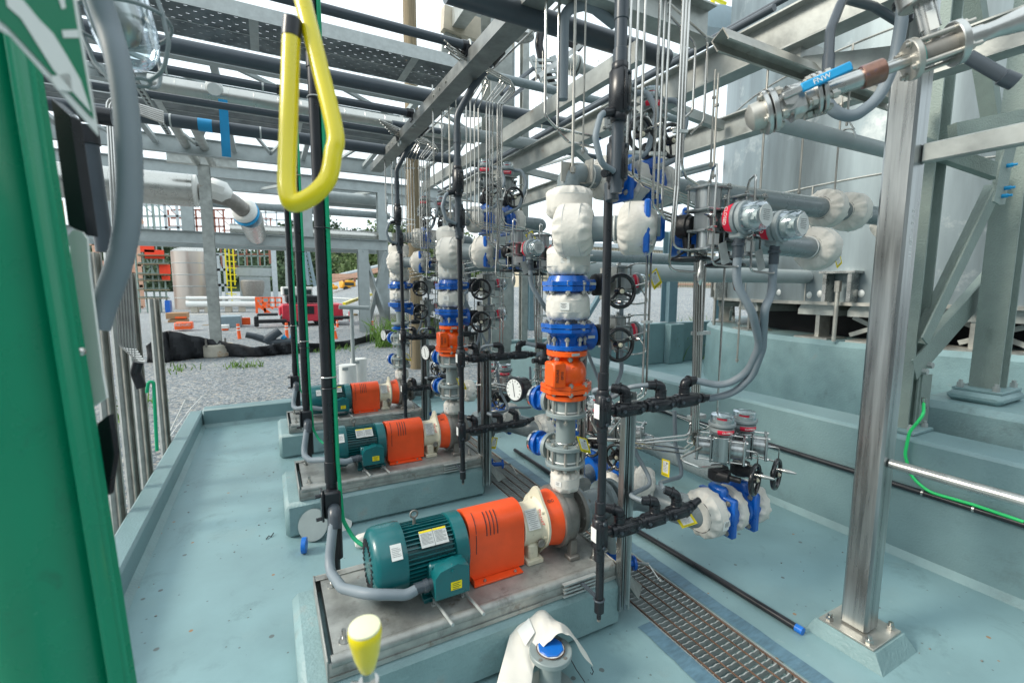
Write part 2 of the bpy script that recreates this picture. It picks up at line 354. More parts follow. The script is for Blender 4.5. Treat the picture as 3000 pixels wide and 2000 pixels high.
# ================================================================== SETTING
def gravel_mat():
    m = bpy.data.materials.new('gravel'); m.use_nodes = True; n = m.node_tree; b = n.nodes['Principled BSDF']; L = n.links.new
    t = n.nodes.new('ShaderNodeTexCoord'); v1 = n.nodes.new('ShaderNodeTexVoronoi'); v1.inputs['Scale'].default_value = 26; L(t.outputs['Object'], v1.inputs['Vector'])
    v2 = n.nodes.new('ShaderNodeTexVoronoi'); v2.inputs['Scale'].default_value = 60; L(t.outputs['Object'], v2.inputs['Vector'])
    sc_ = n.nodes.new('ShaderNodeSeparateColor'); L(v1.outputs['Color'], sc_.inputs[0])
    cr = n.nodes.new('ShaderNodeValToRGB'); L(sc_.outputs[0], cr.inputs[0]); e = cr.color_ramp.elements
    e[0].color = (.12, .15, .17, 1); e[1].color = (.50, .52, .52, 1); e.new(.35).color = (.21, .25, .28, 1); e.new(.65).color = (.33, .36, .38, 1); e.new(.85).color = (.42, .39, .34, 1)
    no = n.nodes.new('ShaderNodeTexNoise'); no.inputs['Scale'].default_value = .5; L(t.outputs['Object'], no.inputs['Vector'])
    mr_ = n.nodes.new('ShaderNodeMapRange'); mr_.inputs[3].default_value = .8; mr_.inputs[4].default_value = 1.15; L(no.outputs['Fac'], mr_.inputs[0])
    mx = n.nodes.new('ShaderNodeVectorMath'); mx.operation = 'SCALE'; L(cr.outputs[0], mx.inputs[0]); L(mr_.outputs[0], mx.inputs['Scale']); L(mx.outputs[0], b.inputs['Base Color'])
    b.inputs['Roughness'].default_value = .85
    ad = n.nodes.new('ShaderNodeMath'); L(v1.outputs['Distance'], ad.inputs[0]); L(v2.outputs['Distance'], ad.inputs[1])
    bp = n.nodes.new('ShaderNodeBump'); bp.invert = True; bp.inputs['Strength'].default_value = .9; bp.inputs['Distance'].default_value = .02; L(ad.outputs[0], bp.inputs['Height']); L(bp.outputs[0], b.inputs['Normal'])
    return m
gravel_m = gravel_mat()
def sheet(rects, z): 
    m = MB()
    for x0, x1, y0, y1 in rects: m.add([(x0, y0, z), (x1, y0, z), (x1, y1, z), (x0, y1, z)], [(0, 1, 2, 3)])
    return m
GX0, GX1 = 1.85, 2.235
wall_b = solo('added_reflection_wall', 'added unseen wall block behind the viewer, darkening reflections and shading the scene', 'building', MB().box(-14, 22, -9, -8, 0, 8).box(-14, -13, -8, 3, 0, 5.5), mat('reflection_wall_grey', (.27, .29, .30), .6, var=.2, vs=.6, stretch=(8, 1, .3)), smooth=False)  # unseen block, added to darken reflections and give directional shading
setting('ground', sheet([(-700, -.95, -60, 900), (-.95, 4.25, 7.5, 900), (4.25, 13, 9.0, 900), (-.95, 13, -60, -3), (13, 700, -60, 900)], -.004), gravel_m)
setting('floor', sheet([(-.9, GX0, -3, 7.45), (GX1, 4.0, -3, 7.45), (GX0, GX1, 6.6, 7.45)], 0).add([(4.2, -3, 0), (13, -3, 0), (13, 9, 0), (4.2, 9, 0)], [(0, 1, 2, 3)]), floor_m)
setting('drain_trench', MB().add([(GX0, -3, 0), (GX0, 6.6, 0), (GX0, 6.6, -.3), (GX0, -3, -.3), (GX1, -3, 0), (GX1, 6.6, 0), (GX1, 6.6, -.3), (GX1, -3, -.3)], [(0, 1, 2, 3), (4, 7, 6, 5), (3, 2, 6, 7), (1, 5, 6, 2)]), curb_m)
strip_m = mat('blue_grey_sealant', (.10, .19, .25), .5, var=.3, vs=9, stretch=(1, 4, 1), stain=(.2, .3, .34), st_amt=.6, st_s=8)
def ragged(x0, x1, y0, y1, z, amp, side):
    vs = []; n = 90
    for i in range(n+1):
        yy = y0+(y1-y0)*i/n; vs += [(x0-(rnd.random()*amp if side < 0 else 0), yy, z), (x1+(rnd.random()*amp if side > 0 else 0), yy, z)]
    return MB().add(vs, [(2*i, 2*i+1, 2*i+3, 2*i+2) for i in range(n)])
tag_ = solo('sealant_strip', 'blue grey sealant band painted along the right edge of the drain grating', 'sealant strip', ragged(GX1+.004, 2.33, -3, 6.6, .004, .012, 1), strip_m)
solo('sealant_strip', 'short blue grey sealant band left of the grating, in front of the nearest plinth', 'sealant strip', ragged(1.755, GX0-.004, -3, 1.80, .004, .012, -1), strip_m)
# curbs and walls
for nm_, a_, b_, c_, d_ in (('left curb', (-.86, -3, 0), (-.82, -3, 0), (-.86, -3, .04), (0, 10.35, 0)), ('far curb', (-.86, 7.35, 0), (-.86, 7.31, 0), (-.86, 7.35, .04), (4.79, 0, 0)), ('right curb', (3.93, -3, 0), (3.885, -3, 0), (3.93, -3, .045), (0, 10.35, 0))): solo('cove_fillet', 'painted cove fillet at the foot of the '+nm_, 'fillet', MB().prism([a_, b_, c_], d_), pad_m, smooth=False)
solo('curb_wall', 'low painted curb along the left edge of the containment floor', 'curb', MB().box(-1.025, -.86, -3, 7.55, 0, .2, .02), curb_m)
solo('curb_wall', 'low painted curb across the far end of the containment floor', 'curb', MB().box(-.858, 3.93, 7.35, 7.55, 0, .245, .02), curb_m)
solo('curb_wall', 'waist high painted curb wall right of the floor, under the textured steel legs', 'curb', MB().box(3.93, 4.3, -3, 7.55, 0, .86, .025), curb_m)
solo('containment_wall', 'grey wall panel at the back of the upper containment beside gravel', 'wall', MB().box(6.2, 13, 8.5, 8.75, 0, 1.02, .02).box(4.3, 6.1, 8.5, 8.7, 0, .8, .02).box(8.8, 9.3, 8.3, 8.5, 0, 1.0, .02).box(11.5, 13, 8.3, 8.5, 0, 1.0, .02), curb_m)
# ----- drain grating
gr = thing('drain_grating', 'long serrated steel grating over the floor drain, rusty cross rods', 'grating', (2.0, 2, 0))
m = MB(); yy = .35
while yy < 6.5:
    n = 16; a = []; x0, x1 = GX0+.012, GX1-.012
    for i in range(n+1):
        x = x0+(x1-x0)*i/n; a.append((x, yy, -.006 if i % 2 == 0 else -.001))
    m.prism([(x0, yy, -.034)]+a+[(x1, yy, -.034)], (0, .006, 0)); yy += .0345
part('bearing_bars', m, galv_m, gr, smooth=False)
m = MB()
for i in range(5): x = GX0+.02+i*(GX1-GX0-.04)/4; m.bar((x, .3, -.002), (x, 6.55, -.002), .007, .006)
part('cross_rods', m, rust_m, gr, smooth=False)
m = MB().bar((GX0+.004, .3, -.02), (GX0+.004, 6.55, -.02), .005, .04).bar((GX1-.004, .3, -.02), (GX1-.004, 6.55, -.02), .005, .04)
part('edge_frame', m, galv_m, gr, smooth=False)

# ================================================================== PUMP STATION (built once, then copied to the next two)
U = ALL
solo('concrete_plinth', 'blue grey painted plinth with rounded edges carrying the {n} pump', 'plinth', MB().box(.035, 1.69, 1.86, 2.60, 0, .275, .03), pad_m, units=U)
sk = thing('pump_skid', 'worn stainless steel base frame under the {n} pump', 'skid', (.9, 2.2, .275), units=U)
SX0, SX1, SY0, SY1, SZ0, SZ1 = .145, 1.655, 1.885, 2.53, .277, .372
m = MB().box(SX0, SX1, SY0, SY0+.008, SZ0, SZ1-.012, .002).tube([(SX0+.012, SY0+.022, SZ1-.022), (SX1-.01, SY0+.022, SZ1-.022)], .026, 14)
m.box(SX0+.01, SX1, SY0+.02, SY0+.05, SZ0, SZ0+.01).bar((SX0, SY0-.003, SZ0+.012), (SX1, SY0-.003, SZ0+.012), .004, .02)
part('front_channel', m, skid_m, sk, sharp=50)
part('back_channel', MB().box(SX0, SX1, SY1-.008, SY1, SZ0, SZ1, .002).box(SX0, SX0+.32, SY1-.05, SY1-.008, SZ1-.004, SZ1, .001), skid_m, sk)
part('end_plate', MB().box(SX0-.006, SX0, SY0, SY1, SZ0, SZ1+.004, .001).box(SX1, SX1+.006, SY0, SY1, SZ0, SZ1+.002, .001).box(SX0+.026, SX0+.03, SY0+.03, SY1-.03, SZ0, SZ1-.006), skid_m, sk)
part('top_plate', MB().box(SX0+.03, SX1-.003, SY0+.045, SY1-.012, SZ1-.012, SZ1-.006), skid_m, sk)
for x, y in ((SX0+.075, SY0+.10), (SX0+.075, SY1-.12), (SX1-.08, SY0+.10), (SX1-.08, SY1-.1)):
    part('anchor_bolt', MB().cyl((x, y, SZ1-.006), (x, y, SZ1-.002), .024).cyl((x, y, SZ1-.002), (x, y, SZ1+.014), .017, n=6).cyl((x, y, SZ1+.014), (x, y, SZ1+.05), .009, n=12), ss_m, sk)
part('drain_gutter', MB().prism([(SX1+.006, SY0+.03, SZ1-.02), (SX1+.16, SY0-.02, SZ0-.17), (SX1+.30, SY0+.10, SZ0-.20), (SX1+.12, SY0+.34, SZ1-.09), (SX1+.006, SY0+.38, SZ1-.02)], (0, 0, -.004)), skid_m, sk, smooth=False)

AX, AZ, AY = .0, .557, 2.2                      # shaft axis height and y
pu = thing('centrifugal_pump', '{n} pump: teal finned motor, orange coupling guard, cream bearing frame and steel casing', 'pump', (.9, AY, .37), units=U)
R0 = .172
part('fan_cover', MB().lathe((.355, AY, AZ), X, [(.012, .06), (.013, .125), (.015, .132), (.014, .14), (.028, .163), (.05, R0), (.155, R0+.002), (.172, R0-.002), (.172, .12)], 48), teal_m, pu)
m = MB()
for i in range(26):
    ph = math.pi*2*i/26; q = V((.366, AY+.105*math.cos(ph), AZ+.105*math.sin(ph))); m.obox(q, (.006, .036, .009), (X, V((0, math.cos(ph), math.sin(ph))), V((0, -math.sin(ph), math.cos(ph)))))
part('air_inlet_slots', m, ink_m, pu)
mo = MB().cyl((.53, AY, AZ), (.80, AY, AZ), .128, n=40).lathe((.765, AY, AZ), X, [(0, .13), (.01, .158), (.075, .158), (.085, .14)], 44)
for i in range(44):
    ph = math.pi*2*(i+.5)/44
    dn = -math.sin(ph); 
    if math.sin(ph) < -.75 : continue
    e = V((0, math.cos(ph), math.sin(ph))); q = V((.648, AY, AZ))+e*.14; mo.obox(q, (.236, .030, .0045), (X, e, X.cross(e)))
part('motor_body', mo, teal_m, pu, sharp=30)
part('motor_feet', MB().box(.60, .83, AY-.15, AY-.075, SZ1-.005, SZ1+.018, .003).box(.60, .83, AY+.075, AY+.15, SZ1-.005, SZ1+.018, .003).prism([(.61, AY-.12, SZ1+.015), (.61, AY+.12, SZ1+.015), (.61, AY+.06, AZ-.1), (.61, AY-.06, AZ-.1)], (.03, 0, 0)).prism([(.78, AY-.12, SZ1+.015), (.78, AY+.12, SZ1+.015), (.78, AY+.06, AZ-.1), (.78, AY-.06, AZ-.1)], (.03, 0, 0)), teal_m, pu)
tb = part('terminal_box', MB().prism([(.625, AY-.18, AZ-.115), (.795, AY-.18, AZ-.115), (.795, AY-.18, AZ+.015), (.735, AY-.18, AZ+.04), (.65, AY-.18, AZ+.02), (.625, AY-.18, AZ-.01)], (0, -.075, 0)).box(.62, .80, AY-.185, AY-.11, AZ-.12, AZ+.02, .01).cyl((.71, AY-.256, AZ+.01), (.71, AY-.262, AZ+.01), .008), teal_m, pu)
part('warning_sticker', MB().box(.70, .755, AY-.2575, AY-.2552, AZ-.085, AZ-.045), ylab_m, tb)
m = MB()
for k in range(4): m.box(.708, .748-.008*(k % 2), AY-.2581, AY-.2574, AZ-.054-.009*k, AZ-.0515-.009*k)
part('sticker_print', m, ink_m, tb)
part('conduit_gland', MB().lathe((.625, AY-.20, AZ-.06), -X, [(0, .026), (.02, .026), (.022, .031), (.04, .031), (.042, .026), (.085, .026)], 20), dpipe_m, tb)
part('eye_bolt', MB().cyl((.60, AY, AZ+.15), (.60, AY, AZ+.19), .008).torus((.60, AY, AZ+.205), Y, .018, .005), cast_m, pu)
for s_, y_ in ((-1, AY-.20), (1, AY-.20)):
    x = .648 if s_ < 0 else .80
    part('jacking_bolt', MB().cyl((x, AY-.13, SZ1+.005), (x+.012, AY-.385, SZ1+.028), .008, n=10).cyl((x, AY-.165, SZ1+.006), (x+.001, AY-.18, SZ1+.006), .013, n=6).box(x-.02, x+.02, AY-.19, AY-.165, SZ1-.004, SZ1+.006), galv_m, pu)
# name plates on the motor: yellow headed, silver fields
def plate(cx, phc, wx, hh, R, x_m, y_m=None, par=pu, name='name_plate', lines=9):
    e = V((0, -math.cos(phc), math.sin(phc))); up = V((0, math.sin(phc), math.cos(phc))); c = V((cx, AY, AZ))+e*R
    o = part(name, MB().obox(c, (wx, hh, .002), (X, up, e)), x_m, par)
    if y_m: part('plate_header', MB().obox(c+up*(hh*.43)+e*.0016, (wx*.96, hh*.12, .001), (X, up, e)), y_m, o)
    m = MB()
    for k in range(lines):
        a = (k+1)/(lines+1.5); ww = wx*(.8 if k % 3 else .6); m.obox(c+up*(hh*(.36-.78*a))+e*.0014+X*(-(wx*.8-ww)*.5), (ww, hh*.018, .0006), (X, up, e))
    part('plate_print', m, ink_m, o); return o
plate(.632, rad(48), .068, .082, .1615, label_m, ylab_m); plate(.702, rad(48), .068, .082, .1615, label_m, ylab_m)
plate(.475, rad(38), .052, .072, .1765, paper_m, None, name='rating_sticker', lines=6)
# coupling guard
GX_0, GX_1 = .858, 1.180
def arch(x0, x1, w_, zt, m=None, z0=SZ1+.01, rr=.10, t=.004):
    pts = [(x0, AY-w_, z0), (x0, AY-w_, zt-rr)]+[(x0, AY-w_+rr-rr*math.cos(a), zt-rr+rr*math.sin(a)) for a in [math.pi/2*k/8 for k in range(1, 9)]]
    pts += [(x0, AY+w_-rr+rr*math.sin(a), zt-rr+rr*math.cos(a)) for a in [math.pi/2*k/8 for k in range(9)]]+[(x0, AY+w_, z0)]
    return (m or MB()).prism(pts, (x1-x0, 0, 0))
gu = part('coupling_guard', arch(GX_0, GX_1, .108, .716).box(GX_0+.005, GX_1-.03, AY-.155, AY-.10, SZ1-.004, SZ1+.006, .002).box(GX_0+.005, GX_1-.03, AY+.13, AY+.18, SZ1-.004, SZ1+.006, .002).box(GX_0+.005, GX_0+.009, AY-.152, AY-.10, SZ1, SZ1+.035), guard_m, pu)
m = MB()
def gslot(x, a0, a1, wd=.005):
    rr = .10; zt = .716; w_ = .108; n = 8
    for k in range(n):
        def P(t):
            # along the arch: from front side up over the corner
            L1 = .11; L2 = rr*math.pi/2
            s_ = t*(L1+L2)
            if s_ < L1: return V((x, AY-w_-.0015, zt-rr-L1+s_))
            a = (s_-L1)/rr; return V((x, AY-w_+rr-(rr+.0015)*math.cos(a), zt-rr+(rr+.0015)*math.sin(a)))
        p, q = P(a0+(a1-a0)*k/n), P(a0+(a1-a0)*(k+1)/n); m.bar(p, q+(q-p)*.05, wd, .002, (1, 0, 0)) if False else m.obox((p+q)/2, (wd, (q-p).length*1.06, .002), (X, (q-p).normalized(), X.cross((q-p).normalized())))
for k in range(4): gslot(.955+.021*k, .38, .86, .0045)
gslot(.895, .06, .44, .003); gslot(.895, .47, .9, .003)
part('guard_slots', m, ink_m, gu)
for x in (.93, 1.11): part('guard_bolt', MB().nut((x, AY-.136, SZ1+.005), Z, .010, .007), ss_m, gu)
# bearing frame and casing
fr = part('bearing_frame', MB().lathe((1.186, AY, AZ), X, [(0, .115), (.02, .118), (.10, .118), (.115, .13), (.125, .14), (.14, .14)], 36).box(1.20, 1.30, AY-.12, AY+.12, SZ1-.005, SZ1+.022, .004).box(1.215, 1.28, AY-.10, AY+.10, SZ1+.01, AZ-.08, .01), cream_m, pu)
fl_ = [(math.cos(a)*(.155+.035*max(0, math.cos(2*(a-rad(90))))**4), math.sin(a)*(.155+.05*max(0, math.cos(2*(a-rad(90))))**4)) for a in [2*math.pi*k/48 for k in range(48)]]
part('frame_flange', MB().prism([(1.312, AY+a, AZ+b) for a, b in fl_], (.014, 0, 0)).bolts((1.30, AY, AZ), X, .135, 6, .007, -.004, .012, .3, nut=False), cream_m, pu)
part('oil_sight_glass', MB().torus((1.285, AY-.118, AZ-.075), Y, .018, .006, 20, 8).cyl((1.285, AY-.10, AZ-.075), (1.285, AY-.12, AZ-.075), .014), cast_m, pu)
e_ = V((0, -math.cos(rad(35)), math.sin(rad(35)))); up_ = V((0, math.sin(rad(35)), math.cos(rad(35)))); c_ = V((1.245, AY, AZ))+e_*.121
np_ = part('name_plate', MB().obox(c_-X*.008, (.075, .11, .002), (X, up_, e_)), label_m, pu)
part('maker_name', MB().text('WILFLEY', c_+X*.047+e_*.003, up_*-1, X, .024), red_m, np_)
m = MB()
for k in range(10): m.obox(c_-X*.008+up_*(.045-.01*k)+e_*.0013, (.06-.012*(k % 3), .0018, .0006), (X, up_, e_))
part('plate_print', m, ink_m, np_)
bd = part('orange_band', MB().lathe((1.328, AY, AZ), X, [(0, .13), (.004, .142), (.088, .160), (.092, .15)], 44), guard_m, pu)
m = MB()
for k in range(3):
    ph = rad(62); e = V((0, -math.cos(ph), math.sin(ph))); m.torus(V((1.36+.022*k, AY, AZ))+e*.1535, e, .008, .0015, 16, 5)
part('band_louvres', m, ink_m, bd)
part('casing', MB().lathe((1.415, AY, AZ), X, [(0, .13), (.002, .176), (.014, .180), (.028, .180), (.03, .172), (.05, .178), (.085, .17), (.125, .13), (.135, .085), (.17, .08)], 44).cyl((1.48, AY-.04, AZ+.08), (1.48, AY-.05, AZ+.235), .058, n=28).bolts((1.43, AY, AZ), X, .163, 10, .007, -.014, .03).box(1.43, 1.50, AY-.19, AY-.13, SZ1-.005, SZ1+.02, .004).box(1.45, 1.49, AY-.17, AY-.13, SZ1, AZ-.08), cast_m, pu)
part('suction_flange', MB().cyl((1.582, AY, AZ), (1.606, AY, AZ), .135, n=36, ch=.002).bolts((1.594, AY, AZ), X, .112, 8, .008, -.02, .05), cast_m, pu)
# ------------------------------------------------------------------ riser above the pump
RX, RY = 1.48, 2.15
def jacket(c0, axis, L, R, rin, n=96, seed=0, wr=.12, bulge=.02):
    """soft insulation jacket: full in the middle, gathered by a drawstring at both ends"""
    r_ = random.Random(seed); ph1, ph2 = r_.random()*6, r_.random()*6; k1, k2 = r_.choice((9, 11, 13)), r_.choice((17, 19))
    def md(ph, t):
        q = abs(t/L-.5)*2; e = max(0, q-.42)/.58; e = e*(1.35-e)*2 if e < 1 else 0
        g = 1.5*(.55-abs(math.sin(k1*ph*.5+ph1+.8*t/L)))+.5*(.5-abs(math.sin(k2*ph*.5+ph2)))+.35*math.sin(4*ph-ph1)
        return 1+e*wr*(g if g > 0 else g*1.6)*.6+.016*math.sin(3*ph+ph2)+.012*math.sin(2*ph+ph1+4*t/L)
    pr = [(0, rin)]; core = .42
    for i in range(21):
        u = i/20; q = abs(u-.5)*2
        if q < core: r = R*(1-.02*q)
        else: k_ = (q-core)/(1-core); r = rin+(R*.985-rin)*(1-k_**2.4)**.75
        pr.append((u*L, max(rin, r)))
    m = MB().lathe(c0, axis, pr, n, md)
    a = V(axis).normalized()
    return m
def jacket_thing(label, c0, axis, L, R, rin, seed=0, tag=None, units=U, group=None, seam=True, **kw):
    c0 = V(c0); a = V(axis).normalized(); t = thing('insulation_jacket', label, 'insulation jacket', c0, group, units)
    part('canvas_cover', jacket(c0, axis, L, R, rin, seed=seed, **kw), canvas_m, t, sharp=70)
    if seam: part('seam_cord', MB().torus(c0+a*(L*.30), a, R*.985, .0018, 40, 5).torus(c0+a*(L*.70), a, R*.985, .0018, 40, 5), label_m, t)
    part('drawstring', MB().torus(c0+a*.004, a, rin*1.03, .0035, 28, 6).torus(c0+a*(L-.004), a, rin*1.03, .0035, 28, 6), ink_m, t)
    if tag:
        e = V(tag); e = (e-a*e.dot(a)).normalized(); s_ = a.cross(e); c = c0+a*(L*.52)+e*(R*1.012)
        g = part('maker_tag', MB().obox(c, (R*.34, R*.42, .002), (a, s_, e)), paper_m, t)
        m = MB()
        for k in range(4): m.obox(c+a*(R*.10-.055*R*k)+e*.0014-s_*R*.04, (R*.018, R*.26-(k % 2)*R*.1, .0006), (a, s_, e))
        part('tag_print', m, ink_m, g)
    return t
sp = thing('discharge_spool', 'grey flanged pipe spool rising from the {n} pump casing, long tie bolts', 'pipe spool', (RX, RY, .86), units=U)
part('lower_spool', MB().cyl((RX, RY, .80), (RX, RY, .885), .040).cyl((RX, RY, .885), (RX, RY, .905), .115, n=40, ch=.004).cyl((RX, RY, .905), (RX, RY, .985), .085, n=36).cyl((RX, RY, .985), (RX, RY, 1.01), .115, n=40, ch=.004), gflange_m, sp)
part('white_gasket', MB().torus((RX, RY, .915), Z, .086, .005, 36, 6).torus((RX, RY, 1.205), Z, .083, .004, 36, 6), white_m, sp)
part('pipe', MB().cyl((RX, RY, 1.01), (RX, RY, 1.175), .057, n=32).cyl((RX, RY, 1.175), (RX, RY, 1.20), .115, n=40, ch=.004).cyl((RX, RY, 1.2), (RX, RY, 1.275), .082, n=36), gflange_m, sp)
part('tie_bolts', MB().bolts((RX, RY, .9), Z, .098, 8, .007, -.035, .13, .2).bolts((RX, RY, 1.18), Z, .098, 8, .007, -.04, .12, .2), ssd_m, sp)
part('worm_clamp', MB().torus((RX, RY, 1.02), Z, .060, .004, 32, 6), ss_m, sp)
# check valve (orange)
cv = thing('check_valve', 'bright orange cast check valve on the riser of the {n} pump', 'check valve', (RX, RY, 1.275), units=(0, 1))
part('valve_body', MB().lathe((RX, RY, 1.277), Z, [(0, .112), (.003, .115), (.024, .115), (.027, .112), (.028, .07), (.045, .072)], 44)
     .lathe((RX, RY, 1.36), Z, [(0, .10), (.03, .108), (.06, .112), (.09, .108), (.115, .095), (.135, .078), (.15, .068), (.165, .070)], 44)
     .lathe((RX, RY, 1.523), Z, [(0, .111), (.003, .114), (.026, .114), (.029, .111)], 44).box(RX-.035, RX+.03, RY-.1, RY, 1.41, 1.47, .004), orange_m, cv)
hx = [(RX+.150*math.cos(a), RY+.135*math.sin(a), 1.318) for a in [math.pi/8+math.pi/4*k for k in range(8)]]
part('bonnet_flange', MB().prism([(x, y, 1.318) for x, y, z in hx], (0, 0, .022)).prism([(x, y, 1.343) for x, y, z in hx], (0, 0, .024)), orange_m, cv)
pl = part('cover_plate', MB().box(RX-.150, RX-.075, RY-.105, RY+.0, 1.362, 1.50, .010).box(RX-.152, RX-.080, RY-.112, RY-.104, 1.366, 1.496, .003), orange_m, cv)
part('casting_text', MB().text('FIGURE', (RX-.132, RY-.113, 1.43), Z, -X, .022).text('0910', (RX-.103, RY-.113, 1.43), Z, -X, .022), ink_m, pl)
part('bonnet_bolts', MB().bolts((RX, RY, 1.35), Z, .122, 8, .009, -.045, .032, math.pi/8), ssd_m, cv)
part('flange_bolts', MB().bolts((RX, RY, 1.53), Z, .095, 8, .008, -.035, .03, math.pi/8), ssd_m, cv)
part('data_plate', MB().obox(V((RX-.02, RY-.1145, 1.538)), (.05, .002, .014)), label_m, cv)
# blue reducer with hexagonal flange
br = thing('reducer_spool', 'blue painted reducer with wide flange above the orange check valve of the {n} pump', 'reducer', (RX, RY, 1.555), units=(0, 1))
part('reducer_body', MB().lathe((RX, RY, 1.557), Z, [(0, .112), (.003, .115), (.022, .115), (.025, .112), (.026, .078), (.045, .078), (.07, .09), (.085, .10)], 44), blue_m, br)
h8 = lambda R, z, ex=1.1: [(RX+R*ex*math.cos(a), RY+R*math.sin(a), z) for a in [math.pi/8+math.pi/4*k for k in range(8)]]
part('studs', MB().bolts((RX, RY, 1.61), Z, .098, 8, .008, -.06, .02, .2).bolts((RX, RY, 1.69), Z, .118, 8, .008, -.03, .03, .2), ssd_m, br)
part('riser_pipe', MB().cyl((RX, RY, 1.70), (RX, RY, 2.44), .057, n=28), gpipe_m, br)
jacket_thing('small white jacket at the foot of the riser, just above the {n} pump casing', (RX, RY, .725), Z, .13, .085, .045, 1, (-1, -.6, 0))
jacket_thing('white canvas jacket between the two blue knife valves of the {n} pump riser', (RX, RY, 1.72), Z, .155, .122, .085, 2, (-.9, -1, 0))
jacket_thing('white canvas jacket above the upper blue knife valve of the {n} pump riser', (RX, RY, 1.965), Z, .16, .120, .08, 3, (-.9, -1, 0))
jacket_thing('white canvas jacket at the top of the {n} pump riser under the steel bracket', (RX, RY, 2.265), Z, .17, .126, .07, 4)
# branch at 45 degrees
BD = V((.72, -.69, 0)).normalized(); B0 = V((1.43, 2.02, 2.195))
jacket_thing('ring shaped white jacket where the {n} pump branch pipe leaves the riser', B0-BD*.10+V((0, .02, 0)), BD, .21, .136, .067, 5, wr=.12)
jacket_thing('ring shaped white jacket on the {n} pump branch pipe beside the blue valve', B0+BD*.215, BD, .19, .132, .066, 6, wr=.12)
solo('branch_pipe', 'grey elbow pipe between two ring jackets on the {n} pump branch', 'pipe', MB().tube([B0-BD*.1, B0+BD*.42], .064, 28), gpipe_m, units=U)
solo('worm_clamp', 'pale band clamp around the grey branch pipe of the {n} pump', 'clamp', MB().torus(B0+BD*.2, BD, .0655, .0045, 32, 6).obox(B0+BD*.2+V((0, -.02, -.068)), (.03, .012, .016)), white_m, units=U)

# ------------------------------------------------------------------ generic valve pieces
def wheel(par, c, axis, R=.085, handle=1, hl=.10, spokes=3, ph0=.5):
    c = V(c); a, u, v_ = basis(axis)
    def rib(ph, t): return 1
    m = MB().torus(c, a, R, .011, 44, 12, 1.15)
    for k in range(spokes):
        ph = ph0+2*math.pi*k/spokes; e = u*math.cos(ph)+v_*math.sin(ph); m.bar(c-a*.012, c+e*(R-.006)+a*.002, .016, .010, a, .003)
    m.cyl(c-a*.03, c+a*.012, .021, n=20, ch=.002)
    wh = part('handwheel', m, wheel_m, par)
    part('wheel_nut', MB().cyl(c+a*.012, c+a*.017, .013, n=14).cyl(c+a*.017, c+a*.024, .008, n=6), cream_m, wh)
    if handle:
        ph = ph0+(.1 if handle == 1 else 2.2); e = u*math.cos(ph)+v_*math.sin(ph); q = c+e*(R-.008)
        part('spinner_handle', MB().lathe(q, a, [(0, .005), (.012, .007), (.02, .006), (.04, .011), (.07, .0125), (hl-.01, .007), (hl, .003)], 16).cyl(q-a*.008, q+a*.01, .013, n=6), tube_m, wh)
    return wh
def indicator(par, c, axis, face, R=.062, red_up=0):
    """position switch: grey cup, red/white band, clear dome"""
    c = V(c); a = V(axis).normalized(); f = V(face); f = (f-a*f.dot(a)).normalized(); s_ = a.cross(f)
    h = part('switch_housing', MB().lathe(c, a, [(0, R*.72), (.006, R*.86), (.022, R*1.02), (.040, R*.98), (.045, R*.8), (.05, R*.8), (.052, R*1.06), (.064, R*1.1), (.07, R*1.06)], 40).obox(c+a*.058+s_*R*1.0, (R*.5, R*.3, .03), (f, s_, a), .004).cyl(c+a*.058-f*R*.9, c+a*.02-f*R*1.2, .012, n=10), greyplast_m, par)
    m = MB(); n = 10
    vs = []
    for k in range(n+1):
        t = -.75+1.5*k/n; e = f*math.cos(t)+s_*math.sin(t); vs += [c+a*.008+e*R*.91, c+a*.022+e*R*1.05, c+a*.036+e*R*1.02]
    m.add(vs, [(3*k, 3*k+1, 3*k+4, 3*k+3) for k in range(n)]+[(3*k+1, 3*k+2, 3*k+5, 3*k+4) for k in range(n)])
    b = part('red_band', m, red_m, h)
    tg_ = s_*-math.cos(0)+f*0
    part('closed_lettering', MB().text('CLOSED', c+a*.024+f*R*1.055, a.cross(f), (a*.8-f*.3), .016), white_m, b)
    part('clear_dome', MB().lathe(c, a, [(.066, R*.96), (.105, R*.95), (.116, R*.9), (.120, R*.7), (.121, 0.0001)], 40), glass_m, h)
    part('indicator_core', MB().cyl(c+a*.07, c+a*.10, R*.42, n=16).obox(c+a*.085+f*R*.45, (.02, .02, .02), (f, s_, a), .002), red_m, h)
    part('dome_works', MB().cyl(c+a*.068, c+a*.088, R*.75, n=20).cyl(c+a*.10, c+a*.1115, R*.55, n=20), label_m, h)
    return h
